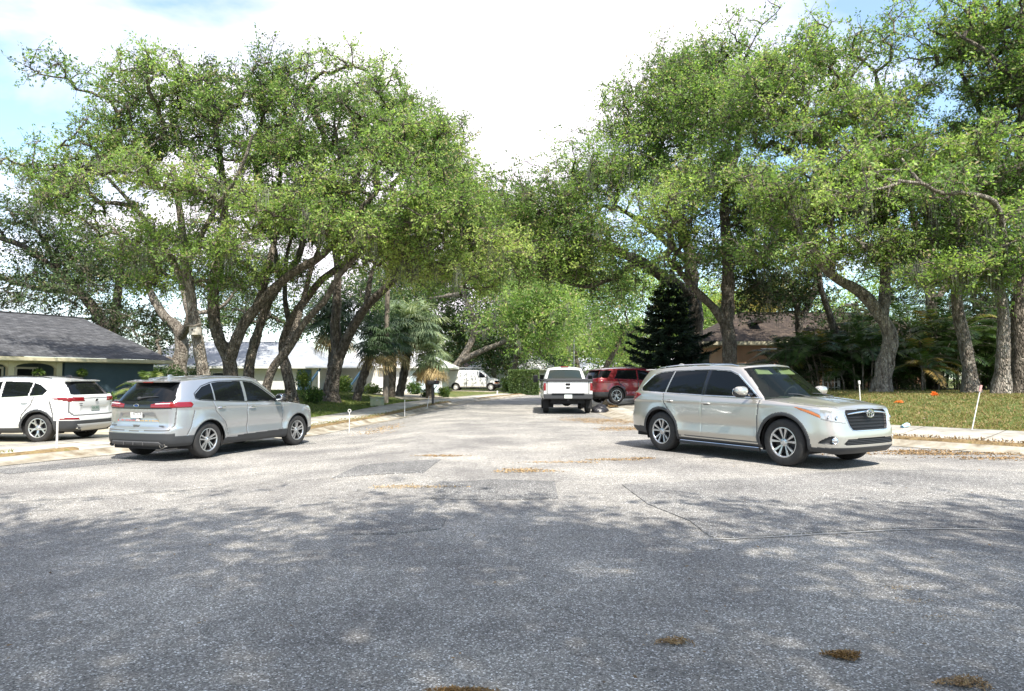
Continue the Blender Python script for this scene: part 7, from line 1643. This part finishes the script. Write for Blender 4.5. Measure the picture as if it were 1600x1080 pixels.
for sg in (1, -1):
    m = MB(); m.tube([(x_, sg * .56, z_) for x_, z_ in ((.15, 1.59), (0, 1.62), (-.6, 1.64), (-1.15, 1.61), (-1.4, 1.58))], .014, M_gloss, 6); m.build('roof_rail', R_, True)
    m = MB(); x = sp.look('R', .6, .36); T = Matrix.Translation((x + .02, sg * .62, .35)) @ Matrix.Rotation(R(-90), 4, 'Y'); m.lathe([(.05, -.04), (.055, .04), (.048, .04), (.04, -.02), (0, -.02)], M_chrome, 18, T @ Matrix.Scale(.7, 4, (1, 0, 0)) @ Matrix.Scale(1.3, 4, (0, 1, 0))); m.build('exhaust_tip', R_, True)
m = MB(); m.blob((-1.42, 0, 1.62), (.10, .025, .045), M_gloss, n=12); m.build('antenna_fin', R_, True)

# ---- red vehicle on the right drive
EX = small_suv(ED, seam=M_gloss, wb=3.025, r=.395, rim=.262, track=.965, paint=P_red, spokes=5, style='multi', flare_w=.045, gap=.045, cols=scale_cols(ED['cols'], 2.40, -2.62, .985, .02),
    green=[(1.36, 0, 1.08, .52, 0, 1.69), (1.30, .45, 1.075, .50, .34, 1.68), (1.12, .77, 1.06, .40, .56, 1.665), (.98, .895, 1.055, .28, .645, 1.65), (.5, .915, 1.07, .05, .68, 1.67), (-.3, .925, 1.095, -.4, .69, 1.69), (-1.2, .92, 1.13, -1.2, .68, 1.675), (-1.95, .885, 1.175, -1.86, .64, 1.63), (-2.32, .82, 1.19, -2.10, .58, 1.60), (-2.45, .64, 1.19, -2.18, .50, 1.60), (-2.52, .3, 1.19, -2.22, .3, 1.61), (-2.53, 0, 1.19, -2.23, 0, 1.62)],
    roofz=[(-2.24, 1.635), (-1.6, 1.72), (-.8, 1.755), (0, 1.745), (.54, 1.70)], cowl=.98, sculpt=lambda x, y, z, nx, ny: 0,
    lower_regions=[('grille', P_and(front, pol([(-.1, .55), (.5, .55), (.55, .85), (-.1, .85)], 'y', 'z')), M_gloss, -.02, 'join'), ('headlight', lambda D: inpoly([(1.62, .92), (1.95, .97), (2.5, .94), (2.5, .82), (2.05, .82)], D['x'], D['z']) & (D['y'] > .5), M_clearlamp, .006, 'split'),
        ('rear_bumper_trim', lambda D: (D['x'] < -1.9) & (D['z'] < .56), M_plastic, .006, 'join'), ('side_cladding', lambda D: (D['ny'] > .4) & (np.abs(D['x']) < 1.1) & (D['z'] < .40), M_plastic, .003, 'split'), ('front_bumper_trim', lambda D: (D['x'] > 1.8) & (D['z'] < .45), M_plastic, .003, 'join'),
        ('taillight', lambda D: (D['x'] < -2.18) & (D['y'] > .5) & (D['z'] > .98) & (D['z'] < 1.12), M_redlamp, .01, 'split')],
    seams=[('S', [(-.35, 1.1), (-.35, .42)]), ('S', [(-1.42, 1.15), (-1.34, .95), (-1.08, .72), (-.98, .45)]), ('S', [(.9, 1.05), (.9, .42)])],
    upper_regions=[('windshield', ED['upper_regions'][0][1], M_wind, -.004, 'join'),
        ('window', P_and(sidef, pol([(.80, 1.125), (.62, 1.27), (.30, 1.50), (.12, 1.575), (-.28, 1.60), (-.32, 1.14)], 'x', 'z')), M_tint, -.007, 'split'), ('window', P_and(sidef, pol([(-.38, 1.145), (-.36, 1.60), (-1.32, 1.60), (-1.60, 1.20)], 'x', 'z')), M_tint, -.007, 'split'),
        ('window', P_and(sidef, pol([(-1.92, 1.235), (-1.64, 1.575), (-2.2, 1.57), (-2.6, 1.24)], 'x', 'z')), M_tint, -.007, 'split'), ('rear_window', lambda D: (D['nx'] < -.35) & (D['v'] > .05) & (D['v'] < .9) & (D['y'] < .74 - .2 * D['v']), M_tint, -.004, 'join')])
rw = on(962, 32.0); hd = R(20); d = Vector((math.cos(hd), math.sin(hd))); nr = Vector((d.y, -d.x)); c = Vector((rw[0], 32.0)) + d * (3.025 / 2) - nr * .88
zx = gz(rw[0] + 1, 32.3) + .05
ex = suv('parked_suv', 'deep red vehicle parked side-on in the right driveway behind the champagne one', (c.x, c.y, zx), hd, EX, .024); R_ = ex.root
door_handle(ex, -.22, 1.0, P_red); door_handle(ex, -1.2, 1.02, P_red); mirror(ex, .70, 1.22, .95, P_red)
for sg in (1, -1): m = MB(); m.tube([(x_, sg * .62, z_) for x_, z_ in ((.2, 1.715), (0, 1.745), (-.8, 1.765), (-1.6, 1.735), (-1.85, 1.70))], .016, M_chrome, 6); m.build('roof_rail', R_, True)
m = MB(); m.add([(-2.1, -.58, 1.63), (-2.1, .58, 1.63), (-2.38, .54, 1.60), (-2.38, -.54, 1.60), (-2.1, -.56, 1.585), (-2.1, .56, 1.585), (-2.37, .53, 1.575), (-2.37, -.53, 1.575)], [(3, 2, 1, 0), (4, 5, 6, 7), (2, 3, 7, 6), (0, 1, 5, 4), (1, 2, 6, 5), (3, 0, 4, 7)], P_red); m.build('spoiler', R_)
rear_plate(ex, .86, 0, 'QN 71D')
# ---- white pickup
PT = dict(wb=3.98, r=.405, rim=.235, track=.985, paint=P_white, spokes=8, style='steel', flare=.02, flare_w=.02, crease=(1.12, 0), low=.62, gap=.06, uz=.42,
    cols=[(2.95, 0, .50, 1.22), (2.94, .4, .50, 1.22), (2.88, .75, .50, 1.22), (2.72, .93, .50, 1.23), (2.4, 1.0, .48, 1.26), (1.8, 1.01, .46, 1.30), (.9, 1.01, .44, 1.30), (0, 1.01, .44, 1.31), (-1.5, 1.01, .46, 1.33), (-2.6, 1.01, .55, 1.33), (-3.0, .995, .62, 1.33), (-3.10, .95, .64, 1.33), (-3.12, .6, .64, 1.33), (-3.12, 0, .64, 1.33)],
    F=[(0, .05), (.2, 0), (.8, .01), (1, .06)], S=[(0, .05), (.15, .01), (.4, 0), (.75, .01), (.95, .02), (1, .035)], R=[(0, .02), (.1, .0), (.2, .03), (.3, .035), (.9, .03), (1, .045)],
    green=[(1.75, 0, 1.28, .95, 0, 1.90), (1.70, .45, 1.28, .92, .35, 1.89), (1.50, .80, 1.27, .82, .60, 1.87), (1.35, .93, 1.27, .70, .70, 1.85), (.9, .955, 1.27, .5, .74, 1.87), (.2, .955, 1.28, .2, .75, 1.88), (-.2, .955, 1.28, -.15, .75, 1.88), (-.48, .94, 1.28, -.36, .735, 1.87), (-.56, .86, 1.28, -.42, .68, 1.87), (-.60, .5, 1.28, -.45, .4, 1.89), (-.61, 0, 1.28, -.46, 0, 1.90)],
    roofz=[(-.5, 1.905), (0, 1.965), (.5, 1.965), (.96, 1.91)], cowl=1.4, hoodz=[(1.3, 1.40), (2.0, 1.39), (2.6, 1.33), (2.9, 1.24)],
    lower_regions=[('grille', P_and(front, pol([(-.1, .72), (.6, .72), (.6, 1.12), (-.1, 1.12)], 'y', 'z')), M_chrome, -.02, 'join'), ('headlight', lambda D: (D['x'] > 2.6) & (D['y'] > .65) & (D['z'] > .85) & (D['z'] < 1.12), M_clearlamp, .004, 'split'),
        ('taillight', lambda D: (D['x'] < -3.02) & (D['y'] > .885) & (D['z'] > .93) & (D['z'] < 1.24), M_redlamp, .012, 'split'),
        ('front_bumper_trim', lambda D: (D['x'] > 2.4) & (D['z'] < .68), M_plastic, .01, 'join')],
    seams=[('R', [(.84, 1.33), (.84, .80), (0, .80)]), ('S', [(-.66, 1.32), (-.66, .5)]), ('S', [(1.2, 1.3), (1.2, .5)]), ('S', [(.05, 1.3), (.05, .5)])], seams_up=[],
    upper_regions=[('windshield', lambda D: (D['nx'] > .25) & (D['v'] > .05) & (D['v'] < .94) & (D['y'] < .80 - .2 * D['v']), M_wind, -.004, 'join'),
        ('window', P_and(sidef, pol([(1.12, 1.34), (.75, 1.72), (.62, 1.79), (.10, 1.79), (.10, 1.34)], 'x', 'z')), M_tint, -.006, 'split'), ('window', P_and(sidef, pol([(.02, 1.36), (.02, 1.78), (-.32, 1.77), (-.38, 1.36)], 'x', 'z')), M_tint, -.006, 'split'),
        ('rear_window', lambda D: (D['nx'] < -.35) & (D['v'] > .13) & (D['v'] < .86) & (D['y'] < .80 - .16 * D['v']), M_wind, -.006, 'join')])
x0 = (885 - 800) / F * 28.4; hd = R(90 - 1.5); d = Vector((math.cos(hd), math.sin(hd))); c = Vector((x0, 28.4)) + d * (3.98 / 2)
pk = suv('pickup_truck', 'white pickup truck seen square from behind on the right of the street', (c.x, c.y, .01), hd, PT, .022, cat='pickup truck'); R_ = pk.root
# open bed with inner walls, black rail caps and liner
m = MB(); b0, b1, bw, zt, zf = -3.05, -.70, .86, 1.325, .82
V = [(b0, -bw, zt), (b1, -bw, zt), (b1, bw, zt), (b0, bw, zt), (b0, -bw, zf), (b1, -bw, zf), (b1, bw, zf), (b0, bw, zf)]
m.add(V, [(0, 1, 5, 4), (1, 2, 6, 5), (2, 3, 7, 6), (3, 0, 4, 7), (4, 5, 6, 7)], M_plastic); m.build('bed_liner', R_)
m = MB()
for s in (1, -1): m.bbox((-1.87, s * .915, 1.35), (2.4, .15, .055), M_plastic, .015)
m.bbox((-3.06, 0, 1.345), (.15, 1.94, .10), M_plastic, .015); m.bbox((-.72, 0, 1.36), (.10, 1.84, .12), M_plastic, .015); m.build('rail_cap', R_)
m = MB(); m.bbox((-3.14, 0, .70), (.22, 1.96, .21), M_plastic, .03); m.bbox((-3.20, 0, .82), (.20, 1.30, .03), M_plastic, .01); o = m.build('rear_bumper', R_)
xr = -3.10; m = MB(); m.bbox((xr, 0, 1.19), (.03, .19, .075), M_gloss, .015); m.build('tailgate_handle', R_)
m = MB(); m.lathe([(0, .004), (.085, .004), (.09, 0)], M_gloss, 26, Matrix.Translation((xr, 0, 1.05)) @ Matrix.Rotation(R(-90), 4, 'Y') @ Matrix.Scale(.42, 4, (1, 0, 0))); m.build('emblem', R_, True)
rear_plate(pk, .71, 0, '4ERML4', .31, .16, x=-3.25)
m = MB(); m.tube([(-3.1, .35, .55), (-3.1, .35, .42)], .022, M_under, 6); m.tube([(-3.1, -.42, .55), (-3.1, -.42, .43)], .022, M_under, 6); m.blob((-2.0, 0, .42), (.17, .20, .15), M_under, n=16); m.tube([(-1.99, -.9, .405), (-1.99, .9, .405)], .05, M_under, 8); m.tube([(-3.15, 0, .56), (-3.35, 0, .56)], .035, M_under, 6); m.build('rear_axle', R_, True)
m = MB(); m.bbox((-.46, 0, 1.935), (.05, .34, .045), M_redlamp, .01); m.build('high_brake_lamp', R_)
for s in (1, -1):
    m = MB(); m.tube([(1.15, s * .96, 1.36), (1.10, s * 1.18, 1.38)], .03, M_gloss, 6); o = m.build('mirror', R_, True); m = MB(); m.bbox((1.08, s * 1.26, 1.42), (.12, .22, .34), M_plastic, .04); m.build('mirror_housing', o, True); m = MB(); m.bbox((1.01, s * 1.26, 1.42), (.012, .18, .28), M_tint, .004); m.build('mirror_glass', o)
    m = MB(); m.box((-1.99 - .55, s * .88, .42), (.03, .26, .40), M_under); m.build('mud_flap', R_)

# ---- white cargo van
VN = dict(wb=3.43, r=.365, rim=.215, track=.955, paint=P_white, spokes=8, style='steel', face=M_whitewheel, flare=.012, flare_w=.02, crease=(1.12, 0), low=.55, gap=.055, uz=.30,
    cols=[(2.62, 0, .35, 1.05), (2.60, .4, .35, 1.05), (2.52, .75, .35, 1.06), (2.35, .92, .36, 1.08), (2.0, .99, .36, 1.14), (1.5, 1.0, .36, 1.22), (.8, 1.005, .36, 1.24), (-1, 1.005, .36, 1.25), (-2.3, 1.0, .40, 1.25), (-2.75, .98, .42, 1.25), (-2.88, .90, .44, 1.25), (-2.92, .5, .44, 1.25), (-2.92, 0, .44, 1.25)],
    F=[(0, .03), (.2, -.03), (.35, .0), (.9, .02), (1, .08)], S=[(0, .05), (.15, .01), (.4, 0), (.8, .005), (1, .01)], R=[(0, .02), (.2, -.02), (.3, .0), (1, .01)],
    green=[(1.95, 0, 1.22, .98, 0, 1.98), (1.90, .5, 1.22, .95, .45, 1.97), (1.72, .86, 1.21, .85, .72, 1.95), (1.58, .975, 1.21, .72, .80, 1.93), (.9, .99, 1.22, .4, .83, 1.95), (-.8, .995, 1.23, -.8, .84, 1.97), (-2.2, .99, 1.23, -2.2, .83, 1.96), (-2.72, .97, 1.23, -2.62, .80, 1.95), (-2.87, .88, 1.23, -2.78, .74, 1.95), (-2.91, .5, 1.23, -2.83, .45, 1.96), (-2.92, 0, 1.23, -2.84, 0, 1.97)],
    roofz=[(-2.85, 1.98), (-2, 2.05), (-.5, 2.06), (.5, 2.04), (1.0, 1.985)], cowl=1.6, hoodz=[(1.5, 1.33), (2.0, 1.25), (2.4, 1.13), (2.55, 1.06)],
    lower_regions=[('grille', P_and(front, pol([(-.1, .68), (.55, .68), (.55, .98), (-.1, .98)], 'y', 'z')), M_gloss, -.01, 'join'), ('headlight', lambda D: (D['x'] > 2.1) & (D['y'] > .56) & (D['z'] > .82) & (D['z'] < .99), M_gloss, .004, 'split'), ('turn_lamp', lambda D: (D['x'] > 2.1) & (D['y'] > .56) & (D['z'] > .70) & (D['z'] < .81), M_amber, .004, 'split'),
        ('front_bumper', lambda D: (D['x'] > 2.02) & (D['z'] < .64), M_plastic, .02, 'join'), ('rear_bumper', lambda D: (D['x'] < -2.8) & (D['z'] < .58), M_plastic, .02, 'join'), ('taillight', lambda D: (D['x'] < -2.86) & (D['y'] > .8) & (D['z'] > .8) & (D['z'] < 1.2), M_redlamp, .004, 'split')],
    seams=[('S', [(1.45, 1.22), (1.3, .85), (1.3, .42)]), ('S', [(.55, 1.24), (.55, .42)]), ('S', [(-.62, 1.24), (-.62, .42)])], seams_up=[('S', [(.52, 1.22), (.40, 1.9)]), ('S', [(-.62, 1.2), (-.62, 1.9)])],
    upper_regions=[('windshield', lambda D: (D['nx'] > .25) & (D['v'] > .05) & (D['v'] < .94) & (D['y'] < .86 - .17 * D['v']), M_wind, -.004, 'join'), ('window', P_and(sidef, pol([(1.30, 1.28), (.92, 1.66), (.78, 1.78), (.58, 1.80), (.58, 1.28)], 'x', 'z')), M_tint, -.006, 'split')])
va = at(693, 600, 67); vb = at(784, 600, 66); cx = (va[0] + vb[0]) / 2
vn = suv('cargo_van', 'white cargo van with a ladder rack parked across a far driveway', (cx + .15, 67.2, gz(cx, 66.5) + .05), R(-4), VN, .035, cat='van'); R_ = vn.root
door_handle(vn, .70, 1.02, M_plastic, .13); door_handle(vn, -.5, 1.02, M_plastic, .13); mirror(vn, 1.35, 1.35, .98, M_plastic, .2, .26, .1)
m = MB()
for x_ in (-1.35, -.05): m.tube([(x_, -.80, 2.0), (x_, -.78, 2.18), (x_, .78, 2.18), (x_, .80, 2.0)], .03, M_blackmetal, 6)
m.build('roof_rack', R_)
ld = thing('ladder', 'pale aluminium ladder lying on the rack of the cargo van', 'ladder', (0, 0, 0)); Mw = Matrix.Translation(vn.root.location) @ Matrix.Rotation(vn.root.rotation_euler.z, 4, 'Z')
o_ = Mw @ Vector((-.75, -.35, 2.22)); ld.location = o_; ld.rotation_euler = (0, 0, vn.root.rotation_euler.z); m = MB()
for s in (-.19, .19): m.box((0, s, .04), (2.9, .035, .09), M_alloy)
m.build('rail', ld); m = MB(); [m.tube([(-1.3 + k * .29, -.19, .05), (-1.3 + k * .29, .19, .05)], .018, M_alloy, 6) for k in range(10)]; m.build('rungs', ld)
l2 = copy_tree(ld); l2.location = Mw @ Vector((-.80, .25, 2.22)); l2['label'] = 'second ladder on the cargo van rack, on its far side'
for q in (ld, l2): q['group'] = 'ladders on the cargo van'

# ---- a far vehicle glimpsed between pickup and red vehicle
FV = small_suv(SP, paint=P_white)
fv = suv('parked_suv', 'small distant white vehicle glimpsed between the pickup and the red one', ((929 - 800) / F * 62, 62, gz((929 - 800) / F * 62, 62) + .02), R(60), FV, .05)
